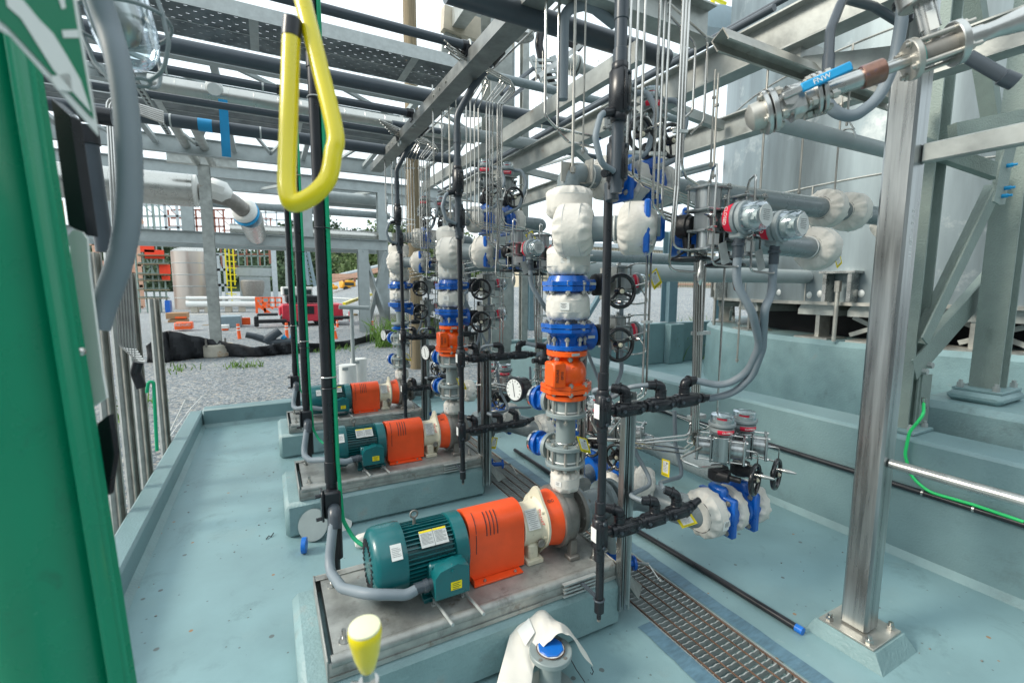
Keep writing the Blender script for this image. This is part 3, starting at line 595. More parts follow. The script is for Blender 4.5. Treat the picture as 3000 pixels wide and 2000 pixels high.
def actuator(par, c, ax, cyl_ax, L=.10, R=.045, g=.115):
    """square stainless block with a piston cylinder on either side, four tie rods"""
    c = V(c); A = V(cyl_ax).normalized(); B = V(ax).normalized(); Cc = A.cross(B)
    m = MB().obox(c, (g*.62, g, g*.8), (A, B, Cc), .006).obox(c+B*g*.55, (g*.8, g*.12, g*.5), (A, B, Cc), .003)
    for s_ in (-1, 1):
        m.cyl(c+A*s_*g*.3, c+A*s_*(g*.3+L*.72), R, n=32)
        m.obox(c+A*s_*(g*.33), (.010, g*.98, g*.98), (A, B, Cc), .003); m.obox(c+A*s_*(g*.3+L*.72), (.014, g*.95, g*.95), (A, B, Cc), .004)
        m.lathe(c+A*s_*(g*.3+L*.72+.007), A*s_, [(0, R*.85), (.003, R*.8)], 28)
        m.cyl(c+A*s_*(g*.3+L*.72), c+A*s_*(g*.3+L*.72+.028), .010, n=6)
    bo = part('actuator_block', m, ssr_m, par)
    m = MB()
    for s_ in (-1, 1):
        for i in (-1, 1):
            for j in (-1, 1):
                q = c+B*i*g*.40+Cc*j*g*.40
                m.cyl(q+A*s_*g*.25, q+A*s_*(g*.3+L*.72+.018), .0045, n=8); m.cyl(q+A*s_*(g*.3+L*.72+.007), q+A*s_*(g*.3+L*.72+.016), .0095, n=6)
    part('tie_rods', m, tube_m, bo)
    return bo
def gearbox(par, c, axis, R=.055, side=None, sl=.06):
    c = V(c); a = V(axis).normalized()
    m = MB().lathe(c-a*.04, a, [(0, R*.8), (.01, R), (.06, R), (.065, R*.85), (.08, R*.8)], 28, lambda ph, t: 1+.03*math.sin(8*ph))
    if side is not None:
        s_ = V(side).normalized(); t = s_.cross(a); m.cyl(c+t*R*.5, c+t*R*.5+s_*sl, R*.55, n=20, ch=.004).cyl(c+t*R*.5+s_*sl, c+t*R*.5+s_*(sl+.06), R*.28, n=14)
    return part('gearbox', m, blackg_m, par)
def loop(par, pts, r=.0045, bend=.03, name='air_tube'):
    return part(name, MB().tube(pts, r, 8, bend), tube_m, par)

# ------------------------------------------------------------------ two knife valves on the riser, stems to the right
for zi, (zc, nm) in enumerate(((1.625, 'lower'), (1.915, 'upper'))):
    if zi == 0: lab = 'blue knife valve with black handwheel and actuator, lower one on the {n} pump riser'
    else: lab = 'blue knife valve with black handwheel and actuator, upper one on the {n} pump riser'
    kv = thing('knife_valve', lab, 'valve', (RX, RY, zc-.03), units=U)
    if zi == 1:
        part('valve_body', MB().prism([(x, y, zc-.035) for x, y, _ in h8(.13, 0)], (0, 0, .026)).prism([(x, y, zc-.006) for x, y, _ in h8(.133, 0)], (0, 0, .022)).lathe((RX, RY, zc+.016), Z, [(0, .118), (.03, .105), (.034, .09)], 36).cyl((RX, RY, zc-.05), (RX, RY, zc-.03), .09).box(RX, RX+.155, RY-.06, RY+.06, zc-.03, zc+.03, .01), blue_m, kv)
        part('body_bolts', MB().bolts((RX, RY, zc-.01), Z, .117, 8, .008, -.045, .03, .2), ssd_m, kv)
    else:
        part('valve_body', MB().lathe((RX+.05, RY, zc), X, [(0, .05), (.05, .06), (.08, .08), (.1, .085)], 32).cyl((RX, RY, zc-.03), (RX, RY, zc+.03), .07, n=36), blue_m, kv)
        part('wide_flange', MB().prism(h8(.135, 1.655), (0, 0, .02)).prism(h8(.138, 1.68), (0, 0, .022)).lathe((RX, RY, 1.622), Z, [(0, .085), (.033, .118)], 36), blue_m, kv)
    part('data_plate', MB().obox(V((RX+.085, RY-.112, zc+.005)), (.045, .003, .015)), label_m, kv)
    gearbox(kv, (RX+.215, RY, zc), X, .062, -Y, .06)
    wheel(kv, (RX+.205, RY-.20, zc-.035), -Y+V((-.12, 0, 0)), .086, 1+zi, .09, ph0=.4+zi*1.3)
    actuator(kv, (RX+.36, RY, zc+.01), X, Z, .08, .05, .12)
    indicator(kv, (RX+.43, RY, zc+.01), X, (0, -1, .3), .058)
    loop(kv, [(RX+.36, RY-.06, zc+.10), (RX+.36, RY-.14, zc+.12), (RX+.47, RY-.14, zc+.12), (RX+.52, RY-.10, zc+.02), (RX+.40, RY-.07, zc-.01)])
    loop(kv, [(RX+.36, RY-.05, zc-.10), (RX+.37, RY-.13, zc-.11), (RX+.48, RY-.13, zc-.10), (RX+.46, RY-.08, zc-.02)])
    part('mounting_plate', MB().box(RX+.28, RX+.285, RY-.075, RY+.075, zc-.085, zc+.10, .002), ssd_m, kv)
# ------------------------------------------------------------------ branch valves: blue plate, black gear and downward wheel, stacked cylinder, CLOSED box
def branch_valve(c, label, seed, uu=U, body=True):
    c = V(c); bv = thing('branch_valve', label, 'valve', c-V((0, 0, .3)), units=uu)
    if body:
        part('valve_body', MB().obox(c-BD*.085, (.03, .27, .25), (BD, Z.cross(BD), Z), .008).cyl(c-BD*.14, c-BD*.06, .105, n=36).obox(c-BD*.03, (.06, .10, .12), (BD, Z.cross(BD), Z), .015), blue_m, bv)
        part('body_bolts', MB().bolts(c-BD*.085, BD, .125, 4, .009, -.03, .03, math.pi/4), ssd_m, bv)
    g = c+V((.035, -.10, 0))
    gearbox(bv, g, -Y+X*.2, .055); part('yoke_hub', MB().cyl(g+V((.0, 0, -.03)), g+V((.01, -.01, -.12)), .020, n=16), blackg_m, bv)
    w0 = g+V((.015, -.015, -.155)); m = MB().torus(w0, Z, .088, .010, 40, 10)
    for k in range(3):
        a = .7+2*math.pi*k/3; m.bar(w0+V((0, 0, .05)), w0+V((math.cos(a), math.sin(a), 0))*.085, .013, .010, (0, 0, 1), .002)
    m.cyl(w0+V((0, 0, .03)), w0+V((0, 0, .07)), .022, n=16)
    wh = part('handwheel', m, wheel_m, bv)
    part('spinner_handle', MB().lathe(w0+V((-.02, -.085, -.008)), -Z, [(0, .006), (.015, .009), (.03, .008), (.05, .015), (.08, .017), (.11, .010), (.118, .003)], 16), tube_m, wh)
    k = c+V((.06, -.20, .07))
    m = MB().cyl(k+V((0, 0, -.005)), k+V((0, 0, .085)), .056, n=40).obox(k+V((0, 0, .09)), (.155, .135, .012), None, .003).obox(k+V((0, 0, -.01)), (.155, .135, .012), None, .003)
    m.obox(k+V((0, 0, -.055)), (.085, .09, .085), None, .006).obox(k+V((0, 0, -.10)), (.13, .12, .014), None, .003).cyl(k+V((0, 0, -.105)), k+V((0, 0, -.185)), .044, n=32).obox(k+V((0, 0, -.185)), (.14, .13, .012), None, .003)
    bo = part('actuator_block', m, ssr_m, bv)
    m = MB()
    for i in (-1, 1):
        for j in (-1, 1): m.cyl(k+V((i*.066, j*.056, -.02)), k+V((i*.066, j*.056, .11)), .0055, n=8).cyl(k+V((i*.066, j*.056, .097)), k+V((i*.066, j*.056, .106)), .011, n=6).cyl(k+V((i*.056, j*.052, -.20)), k+V((i*.056, j*.052, -.10)), .0045, n=8)
    part('tie_rods', m, tube_m, bo)
    part('data_label', MB().obox(k+V((-.005, -.0462, -.14)), (.065, .002, .05)), paper_m, bo)
    e = V((.05, -1, 0)).normalized(); h0 = k+V((.055, -.075, -.055))
    s_ = e.cross(Z)
    hs = part('switch_housing', MB().lathe(h0, e, [(0, .04), (.005, .062), (.045, .073), (.06, .070), (.062, .062), (.07, .062), (.072, .073), (.09, .073), (.093, .066)], 44).obox(h0+e*.045-Z*.055, (.05, .07, .07), (s_, e, Z), .01).cyl(h0-e*.03, h0, .03), greyplast_m, bv)
    vs = []; n = 12
    for q in range(n+1):
        t = -.95+1.95*q/n; d = s_*math.cos(t)+Z*math.sin(t)
        vs += [h0+e*.006+d*.0640, h0+e*.026+d*.0705, h0+e*.046+d*.0745]
    rb = part('closed_band', MB().add(vs, [(3*q, 3*q+1, 3*q+4, 3*q+3) for q in range(n)]+[(3*q+1, 3*q+2, 3*q+5, 3*q+4) for q in range(n)]), red_m, hs)
    t = .12; d = s_*math.cos(t)+Z*math.sin(t); tg = Z*-math.cos(t)+s_*math.sin(t)
    part('closed_lettering', MB().text('CLOSED', h0+e*.028+d*.0735, tg, e, .022), white_m, rb)
    dm = part('clear_dome', MB().lathe(h0, e, [(.09, .066), (.15, .064), (.163, .058), (.168, .045), (.169, .0001)], 44), glass_m, hs)
    part('dome_works', MB().cyl(h0+e*.092, h0+e*.12, .052, n=24).cyl(h0+e*.12, h0+e*.145, .03, n=14).obox(h0+e*.13+V((.02, 0, .02)), (.02, .02, .03)).obox(h0+e*.13-V((.02, 0, .01)), (.03, .02, .012)), label_m, hs)
    fp = part('face_plate', MB().cyl(h0+e*.1695, h0+e*.1715, .046, n=36), label_m, hs)
    m = MB()
    for q in range(6): m.obox(h0+e*.172+Z*(.022-.008*q), (.05-.006*(q % 3), .001, .0015), (s_, e, Z))
    part('face_print', m, ink_m, fp)
    part('cable_gland', MB().lathe(h0+e*.05-Z*.085, -Z, [(0, .022), (.02, .022), (.022, .028), (.035, .028), (.037, .022), (.085, .0215)], 20), dpipe_m, hs)
    loop(bv, [k+V((-.02, -.02, .10)), k+V((-.02, -.03, .165)), k+V((-.10, -.12, .165)), k+V((-.10, -.12, -.26)), k+V((.06, -.14, -.27)), k+V((.06, -.10, -.19))], .0052, .03)
    loop(bv, [k+V((-.04, -.05, -.05)), k+V((-.16, -.12, -.05)), k+V((-.17, -.17, -.06)), k+V((-.10, -.13, -.075))], .0048, .02)
    loop(bv, [k+V((-.10, -.13, -.10)), k+V((-.18, -.17, -.11)), k+V((-.18, -.14, -.12)), k+V((-.10, -.12, -.12))], .0048, .02)
    hg = part('hang_tag', MB().obox(k+V((.03, -.075, -.205)), (.048, .0015, .10), (V((.95, -.1, .35)).normalized(), V((.1, 1, .0)).normalized(), V((-.35, 0, .95)).normalized())), label_m, bv)
    return bv, h0+e*.05-Z*.165
bv1, gl1 = branch_valve((1.755, 1.72, 2.19), 'blue branch valve with CLOSED indicator box, nearer the {n} pump riser', 1)
bv2, gl2 = branch_valve((1.985, 1.70, 2.165), 'blue branch valve with CLOSED indicator box, outer one of the {n} pump branch', 2)
# flexible grey conduits hanging from the two CLOSED boxes to the black manifold
# ------------------------------------------------------------------ upper header valves, stems up
solo('header_pipe', 'grey pipe elbow over the {n} pump riser leading right through two blue valves', 'pipe', MB().tube([(RX-.01, RY, 2.36), (RX-.01, RY, 2.51), (RX+.3, RY, 2.51), (2.45, RY, 2.51), (2.45, RY+.5, 2.51)], .062, 28, .1, 8), gpipe_m, units=U)
solo('band_clamp', 'pale band clamp on the elbow above the {n} pump riser', 'clamp', MB().torus((RX+.12, RY, 2.505), X, .064, .005, 30, 6), white_m, units=U)
jacket_thing('white canvas jacket left of both upper blue valves of the {n} pump', (RX+.17, RY, 2.51), X, .13, .118, .067, 7)
jacket_thing('white canvas jacket between both upper blue valves of the {n} pump', (RX+.375, RY, 2.51), X, .13, .118, .067, 8, (0, -1, -.2))
jacket_thing('white canvas jacket right of both upper blue valves of the {n} pump', (RX+.60, RY, 2.51), X, .13, .118, .067, 9)
for q, x in enumerate((1.82, 2.045)):
    uv = thing('header_valve', ('left' if q == 0 else 'right')+' blue valve with upright actuator high above the {n} pump', 'valve', (x, RY, 2.4), units=U)
    part('valve_body', MB().obox((x, RY, 2.51), (.032, .235, .25), None, .008).obox((x, RY, 2.61), (.05, .15, .09), None, .01).cyl((x-.05, RY, 2.51), (x+.05, RY, 2.51), .10, n=32), blue_m, uv)
    part('body_bolts', MB().bolts((x, RY, 2.51), X, .118, 4, .009, -.03, .03, math.pi/4), ssd_m, uv)
    gearbox(uv, (x, RY, 2.70), Z, .052, -Y, .05)
    wheel(uv, (x-.02, RY-.19, 2.705), -Y+X*.05, .086, 1+q, .09)
    actuator(uv, (x, RY, 2.84), Z, X, .05, .045, .11)
    part('mounting_plate', MB().box(x-.07, x+.07, RY-.09, RY+.06, 2.905, 2.912, .002), ss_m, uv)
    indicator(uv, (x, RY, 2.93), Z, (-.6, -1, 0), .062)
    part('cable', MB().tube([(x+.06, RY-.04, 2.98), (x+.10, RY-.10, 2.97), (x+.12, RY-.16, 2.85), (x+.03, RY-.19, 2.62), (x-.12, RY-.2, 2.55)], .016, 12, .12, 8), flex_m, uv)
    loop(uv, [(x+.06, RY-.05, 2.83), (x+.13, RY-.08, 2.86), (x+.16, RY-.10, 2.78), (x+.13, RY-.09, 2.68)])
# ------------------------------------------------------------------ gauge and blue side flanges behind the riser
ga = thing('pressure_gauge', 'round black pressure gauge with pale dial behind the riser of the {n} pump', 'gauge', (1.42, 2.55, 1.2), units=U)
gd = V((-.96, -.28, 0)).normalized(); gc = V((1.345, 2.52, 1.262))
part('gauge_case', MB().lathe(gc, -gd, [(-.004, .075), (0, .078), (.014, .078), (.018, .07), (.09, .068), (.095, .03), (.11, .03)], 40), black_m, ga)
dl = part('dial', MB().lathe(gc+gd*.006, gd, [(0, .067), (.001, .0665)], 36), paper_m, ga)
sg = gd.cross(Z)
m = MB().obox(gc+gd*.009, (.004, .001, .088), (sg, gd, (Z*.97+sg*.2).normalized()))
for k in range(12):
    a = rad(-45+270*k/11); e = sg*-math.cos(a)+Z*math.sin(a); m.obox(gc+gd*.0085+e*.056, (.012, .001, .003), (e, gd, e.cross(gd)))
part('dial_marks', m, ink_m, dl)
part('stem', MB().tube([gc-gd*.1, V((1.44, 2.44, 1.24)), V((1.46, 2.30, 1.24)), V((RX, RY, 1.24))], .02, 12, .04), ss_m, ga)
for q, z in enumerate((1.245, .965)):
    bf = thing('side_flange_pair', ('upper' if q == 0 else 'lower')+' blue flanged side valve on the left of the {n} pump riser', 'side valve', (1.45, 2.35, z), units=U)
    dd = V((-.35, 1, 0)).normalized(); c = V((RX, RY, z))
    part('blue_body', MB().lathe(c+dd*.13, dd, [(0, .07), (.012, .07), (.014, .045), (.03, .05), (.05, .045), (.052, .075), (.07, .075), (.074, .05), (.10, .055)], 32).obox(c+dd*.17, (.10, .03, .10), (dd.cross(Z), dd, Z), .006), blue_m, bf)
    part('grey_stub', MB().cyl(c, c+dd*.13, .04, n=24).cyl(c+dd*.105, c+dd*.128, .075, n=32), gflange_m, bf)
    part('chrome_clamp', MB().torus(c+dd*.235, dd, .055, .012, 30, 8), tube_m, bf)
# ------------------------------------------------------------------ suction piping
sc_ = MB().cyl((1.606, AY, AZ), (1.628, AY, AZ), .130, n=36, ch=.003).lathe((1.63, AY, AZ), X, [(0, .085), (.15, .098), (.20, .098)], 32).cyl((1.80, AY, AZ), (1.83, AY, AZ), .135, n=36, ch=.003).cyl((1.86, AY, AZ), (1.89, AY, AZ), .135, n=36, ch=.003)
sc_.tube([(1.88, AY, AZ), (2.08, AY, AZ), (2.20, 1.90, .55), (2.27, 1.80, .55), (2.38, 1.79, .55), (2.67, 1.79, .55)], .095, 30, .16, 8)
solo('suction_pipe', 'thick grey flanged suction pipe leading right from the {n} pump casing', 'pipe', sc_, gpipe_m, units=U)
jacket_thing('white jacket on the suction pipe just past the flange of the {n} pump', (2.02, 2.16, .66), V((.8, -.5, -.25)), .12, .115, .06, 11)
jacket_thing('white jacket left of the first low blue valve of the {n} pump suction line', (2.19, 1.80, .56), X, .14, .142, .095, 12, (0, -1, -.1))
jacket_thing('white jacket between the two low blue valves of the {n} pump suction line', (2.39, 1.79, .555), X, .10, .138, .095, 13)
jacket_thing('white jacket right of the outer low blue valve of the {n} pump suction line', (2.58, 1.79, .55), X, .12, .135, .095, 14)
def low_valve(x, y, z, label, uu=U, wdir=None, seed=0, ind_face=(-.5, -1, 0), bx=X):
    lv = thing('suction_valve', label, 'valve', (x, y, z-.15), units=uu); c = V((x, y, z)); wd = V(wdir or (.35, -1, 0)).normalized(); by = Z.cross(V(bx))
    part('valve_body', MB().obox(c, (.045, .26, .24), (V(bx), by, Z), .01).cyl(c-V(bx)*.05, c+V(bx)*.05, .118, n=36).obox(c+Z*.11, (.06, .13, .12), (V(bx), by, Z), .02), blue_m, lv)
    part('body_bolts', MB().bolts(c, bx, .128, 4, .010, -.036, .036, math.pi/4), ssd_m, lv)
    g = c+Z*.24
    gearbox(lv, g, Z, .062, wd, .07)
    t_ = wd.cross(Z)
    wheel(lv, g+t_*.031+wd*.160+V((.08, 0, 0)), wd, .086, 1+seed, .115, ph0=2.3)
    actuator(lv, c+Z*.40, Z, (.75, -1, 0), .11, .056, .155)
    h = indicator(lv, c+Z*.485, Z, ind_face, .070)
    a = V((.75, -1, 0)).normalized(); b = a.cross(Z); q = c+Z*.40
    loop(lv, [q+a*.15, q+a*.20, q+a*.20-b*.02+V((0, 0, -.10)), q-b*.13+a*.02+V((0, 0, -.09)), q-b*.17+a*.0, q-b*.17-a*.08+V((0, 0, .02)), q-b*.09-a*.05+V((0, 0, .02))], .0048, .03)
    loop(lv, [q-a*.15, q-a*.19, q-a*.18-b*.1, q-b*.14-a*.1+V((0, 0, -.05))], .0048, .03)
    part('cable_gland', MB().lathe(c+Z*.52-a*.02-b*.085, V((0, 0, -1)), [(0, .014), (.03, .018), (.05, .018), (.09, .016)], 14), dpipe_m, lv)
    return lv
low_valve(2.35, 1.79, .555, 'low blue valve with red band indicator, first on the suction line of the {n} pump', (0, 1), seed=0)
low_valve(2.55, 1.79, .55, 'low blue valve with red band indicator, outer on the suction line of the {n} pump', (0, 1), seed=0)
low_valve(2.16, 2.42, .50, 'blue valve with red band indicator behind the {n} pump suction flange', U, (-.9, -.35, 0), 1)
low_valve(2.20, 2.78, .47, 'blue valve with red band indicator, farther back behind the {n} pump suction flange', U, (-.9, -.35, 0), 1)
solo('bypass_pipe', 'grey bypass pipe behind the suction flange of the {n} pump', 'pipe', MB().tube([(1.95, 2.3, .52), (2.02, 2.42, .50), (2.31, 2.42, .50)], .08, 24, .08).tube([(1.95, 2.6, .47), (1.98, 2.78, .47), (2.30, 2.78, .47)], .07, 20, .08), gpipe_m, units=U)
jacket_thing('white jacket beside the left handwheel behind the {n} pump', (2.20, 2.42, .50), X, .12, .125, .08, 15)
jacket_thing('rumpled white jacket on the bypass left of its blue valve, behind the {n} pump', (2.0, 2.42, .50), X, .10, .12, .08, 16)
jacket_thing('white jacket on the far bypass branch behind the {n} pump', (2.22, 2.78, .47), X, .11, .12, .07, 17)
# drain valve hanging under the casing
dv = thing('drain_valve', 'small blue flanged drain valve over the grating beside the {n} pump', 'valve', (1.83, 2.12, .1), units=U)
part('blue_body', MB().lathe((1.83, 2.12, .13), Z, [(0, .05), (.014, .05), (.016, .03), (.03, .045), (.06, .045), (.07, .03), (.085, .05), (.10, .05), (.104, .03), (.13, .03)], 28), blue_m, dv)
part('drain_stub', MB().cyl((1.83, 2.12, .10), (1.83, 2.12, .13), .03).cyl((1.83, 2.12, .25), (1.83, 2.16, .44), .028), gflange_m, dv)
part('side_port', MB().cyl((1.83, 2.12, .18), (1.97, 2.06, .18), .02).cyl((1.95, 2.07, .18), (1.965, 2.065, .18), .045, n=24), blue_m, dv)
part('lever', MB().bar((1.97, 2.06, .18), (2.02, 2.0, .19), .02, .01).cyl((2.02, 2.0, .185), (2.04, 1.93, .12), .005, n=8).sphere((2.045, 1.925, .115), .012), ss_m, dv)

fr_ = thing('reducer_spool', 'grey flanged reducer under the blue valves of the farthest pump', 'reducer', (RX, RY+2*PITCH_Y, 1.28))
oy_ = V((RX, RY+2*PITCH_Y, 0))
part('spool', MB().lathe(oy_+Z*1.277, Z, [(0, .115), (.024, .115), (.026, .05), (.10, .05), (.12, .06), (.14, .09), (.155, .115), (.175, .115), (.177, .05), (.33, .055), (.345, .085)], 40), gflange_m, fr_)
part('blue_plate', MB().lathe(oy_+Z*1.365, Z, [(0, .10), (.012, .10), (.02, .12), (.028, .10), (.04, .08)], 30), blue_m, fr_)
part('riser_pipe', MB().cyl(oy_+Z*1.70, oy_+Z*2.44, .057, n=24), gpipe_m, fr_)
# ------------------------------------------------------------------ black coated conduit stack in front of each riser
CX, CY = 1.395, 1.717
def cond_body(par, c, ax, L=.17, w_=.075, dpt=.06, face=-Y, name='conduit_body', lid=True):
    c = V(c); A = V(ax).normalized(); Fc = V(face).normalized(); S = A.cross(Fc)
    o = part(name, MB().obox(c, (L, w_, dpt), (A, S, Fc), .014).cyl(c-A*L*.5-A*.02, c-A*L*.5+A*.02, dpt*.46, n=18, ch=.003).cyl(c+A*L*.5-A*.02, c+A*L*.5+A*.02, dpt*.46, n=18, ch=.003), black_m, par, sharp=55)
    if lid:
        part('cover', MB().obox(c+Fc*dpt*.5, (L*.84, w_*.8, .010), (A, S, Fc), .005).obox(c+Fc*(dpt*.5+.006), (L*.55, w_*.4, .005), (A, S, Fc), .002), black_m, o, sharp=55)
        part('cover_screw', MB().cyl(c+Fc*(dpt*.5)+A*L*.37, c+Fc*(dpt*.5+.012)+A*L*.37, .009, n=6).cyl(c+Fc*(dpt*.5)-A*L*.37, c+Fc*(dpt*.5+.012)-A*L*.37, .009, n=6), dpipe_m, o)
    return o
def elbow_up(par, c, side, r=.0245, h=.068, L=.052):
    c = V(c); s_ = V(side).normalized(); t = c+Z*h
    m = MB().cyl(c, c+Z*h*.5, r*1.15, n=18, ch=.002).tube([c+Z*h*.4, t, t+s_*L], r, 16, .03).cyl(c+Z*h*.55, c+Z*h*.68, r*1.22, n=18).cyl(t+s_*L*.45, t+s_*L*.6, r*1.3, n=18).cyl(t+s_*L*.6, t+s_*L*1.3, r*.95, n=18).torus(c+Z*h*.1, Z, r*1.12, .003, 20, 6)
    part('cable_elbow', m, black_m, par); return t+s_*L*1.3
cs = thing('conduit_riser', 'vertical black conduit with angular fittings standing before the {n} pump riser', 'conduit', (CX, CY, .25), units=U)
UX, UY = 1.335, 1.59
part('conduit', MB().cyl((CX+.01, CY, .30), (CX, CY, 2.36), .0205, n=20).cyl((CX, CY, 1.42), (CX, CY, 1.50), .025, n=20, ch=.002).cyl((CX, CY, .80), (CX, CY, .86), .025, n=20, ch=.002).cyl((CX, CY, 1.16), (CX, CY, 1.22), .025, n=20, ch=.002).cyl((CX, CY, .55), (CX, CY, .62), .024, n=20, ch=.002), black_m, cs)
part('end_fitting', MB().cyl((CX+.01, CY, .27), (CX+.01, CY, .34), .025, n=18, ch=.003).cyl((CX+.01, CY, .235), (CX+.01, CY, .27), .012, n=12), black_m, cs)
part('drain_plug', MB().cyl((CX+.01, CY, .22), (CX+.01, CY, .235), .009, n=6), cast_m, cs)
b1 = cond_body(cs, (CX, CY, 1.315), Z, .165, .07, .06); part('white_sticker', MB().box(CX-.037, CX-.035, CY-.02, CY+.02, 1.28, 1.35), paper_m, b1)
b2 = cond_body(cs, (CX, CY, .695), Z, .165, .07, .06); part('white_sticker', MB().box(CX-.037, CX-.035, CY-.02, CY+.02, .66, .73), paper_m, b2)
cond_body(cs, (UX+.02, UY+.03, 2.43), Z, .175, .07, .075, V((.45, -1, 0))); cond_body(cs, (UX, UY, 2.70), Z, .19, .07, .075, V((.45, -1, 0)))
part('upper_conduit', MB().tube([(UX+.01, UY+.015, 2.3), (UX, UY, 2.78), (UX, UY, 3.18), (1.44, 1.545, 3.38), (1.60, 1.475, 3.60)], .0255, 20, .16, 8).cyl((UX, UY, 2.79), (UX, UY, 2.87), .030, n=20, ch=.002).cyl((UX, UY, 2.98), (UX, UY, 3.06), .029, n=20, ch=.002).cyl((CX-.02, CY-.05, 2.28), (CX-.02, CY-.04, 2.36), .03, n=20, ch=.003), dpipe_m, cs)
part('end_coupling', MB().cyl((1.57, 1.49, 3.565), (1.645, 1.455, 3.66), .04, n=20, ch=.004), black_m, cs)
for z in (2.46, 2.64):
    e = elbow_up(cs, (UX-.05, UY, z), V((-.7, 0, 0)), .018, .01, .04) if False else None
part('side_cable', MB().tube([(UX-.03, UY, 2.62), (UX-.10, UY-.01, 2.60), (UX-.135, UY-.02, 2.50), (UX-.10, UY-.02, 2.40), (UX-.02, UY, 2.385)], .013, 12, .06, 8), flex_m, cs)
part('side_gland', MB().cyl((UX-.03, UY, 2.62), (UX-.085, UY-.005, 2.605), .019, n=16, ch=.003).cyl((UX-.01, UY+.02, 2.39), (UX-.07, UY, 2.37), .018, n=16, ch=.003), black_m, cs)
for q, (zz, nm, bodies) in enumerate(((1.315, 'upper', ((1.555, .0), (1.76, .0), (1.95, .0))), (.695, 'lower', ((1.56, .0), (1.75, .0), (1.93, .0))))):
    mf = thing('conduit_manifold', nm+' row of glossy black junction fittings on the steel post of the {n} pump', 'conduit fittings', (1.7, CY, zz-.05), units=U)
    part('nipples', MB().cyl((CX+.02, CY, zz-.01), (bodies[-1][0]+.10, CY, zz-.01), .018, n=16), black_m, mf)
    for (bx, _) in bodies: cond_body(mf, (bx, CY, zz-.01), X, .150, .068, .068, -Y)
    ends = [elbow_up(mf, (bodies[0][0]+(-.02 if q == 0 else -.04), CY, zz+.02), V((-.6, .8, 0))), elbow_up(mf, (bodies[1][0]+.01, CY, zz+.02), V((-.8, .4, 0))), elbow_up(mf, (bodies[2][0]-.01, CY, zz+.02), V((1, -.15, .1)) if q == 0 else V((-.7, .6, .3)))]
    part('end_gland', MB().lathe((bodies[2][0]+.09, CY, zz-.01), V((1, -.1, -.05)) if q == 0 else V((1, .1, .25)), [(0, .022), (.02, .022), (.022, .027), (.04, .027), (.042, .021), (.09, .018)], 18), black_m, mf)
    if q == 0: e3 = ends[2]; ee = ends
    else: le = ends
g1, g2 = gl1, gl2
solo('flexible_conduit', 'grey flexible conduit hanging from the inner CLOSED box of the {n} pump', 'conduit', MB().tube([g1, g1-Z*.12, un(2205, 915, 'y', 1.36), un(2226, 1010, 'y', 1.42), un(2190, 1092, 'y', 1.52), un(2120, 1132, 'y', 1.62), e3-X*.01], .0185, 16, .22, 8, lambda L: 1+.02*math.sin(L*900)), flex_m, units=U)
solo('flexible_conduit', 'grey flexible conduit hanging from the outer CLOSED box of the {n} pump', 'conduit', MB().tube([g2, g2-Z*.15, un(2240, 900, 'y', 1.34), un(2234, 1020, 'y', 1.42), un(2205, 1100, 'y', 1.50), un(2150, 1152, 'y', 1.60), V((bodies[2][0]+.19, CY-.01, 1.295))], .0185, 16, .22, 8), flex_m, units=U)
for q, (p0, zt) in enumerate(((ee[0], 1.58), (ee[1], 1.58))):
    solo('flexible_conduit', ('left' if q == 0 else 'right')+' thin grey conduit between riser actuators and upper black fittings of the {n} pump', 'conduit', MB().tube([p0, p0+V((-.08, .05, -.01)), (1.62+.07*q, 2.02, 1.27), (1.72+.12*q, 2.10, 1.40), (1.78+.06*q, 2.12, 1.62+.2*q)], .0125, 12, .08, 6), flex_m, units=U)
for q, p0 in enumerate((le[1], le[2])):
    solo('flexible_conduit', ('left' if q == 0 else 'right')+' grey conduit curling up from the lower black fittings of the {n} pump', 'conduit', MB().tube([p0, p0+V((.06*q-.02, .08, 0)), (1.98+.25*q, 1.95, .74), (1.93+.33*q, 2.05, .90), (1.90+.37*q, 2.08, 1.12)], .0125, 12, .09, 6), flex_m, units=U)
# ------------------------------------------------------------------ strut posts
solo('strut_post', 'slotted stainless strut post at the front corner of the {n} pump skid', 'post', MB().strut((1.715, 1.862, .10), (1.715, 1.862, 1.34), .041, (-1, -1, 0)).strut((1.672, 1.862, .10), (1.672, 1.862, 1.34), .041, (0, -1, 0)), ssr_m, units=U, smooth=False)
solo('strut_bracket', 'short strut rail bolted to the skid behind the black conduit of the {n} pump', 'bracket', MB().strut((1.29, 1.875, .345), (1.50, 1.875, .345), .030, (0, -1, 0)).strut((1.29, 1.875, .305), (1.50, 1.875, .305), .030, (0, -1, 0)), galv_m, units=U, smooth=False)
solo('conduit_clamp', 'two part clamp holding the black conduit to the skid of the {n} pump', 'clamp', MB().torus((CX+.008, CY, .34), Z, .025, .005, 20, 6).box(CX, CX+.016, CY, 1.86, .333, .347), dpipe_m, units=U)
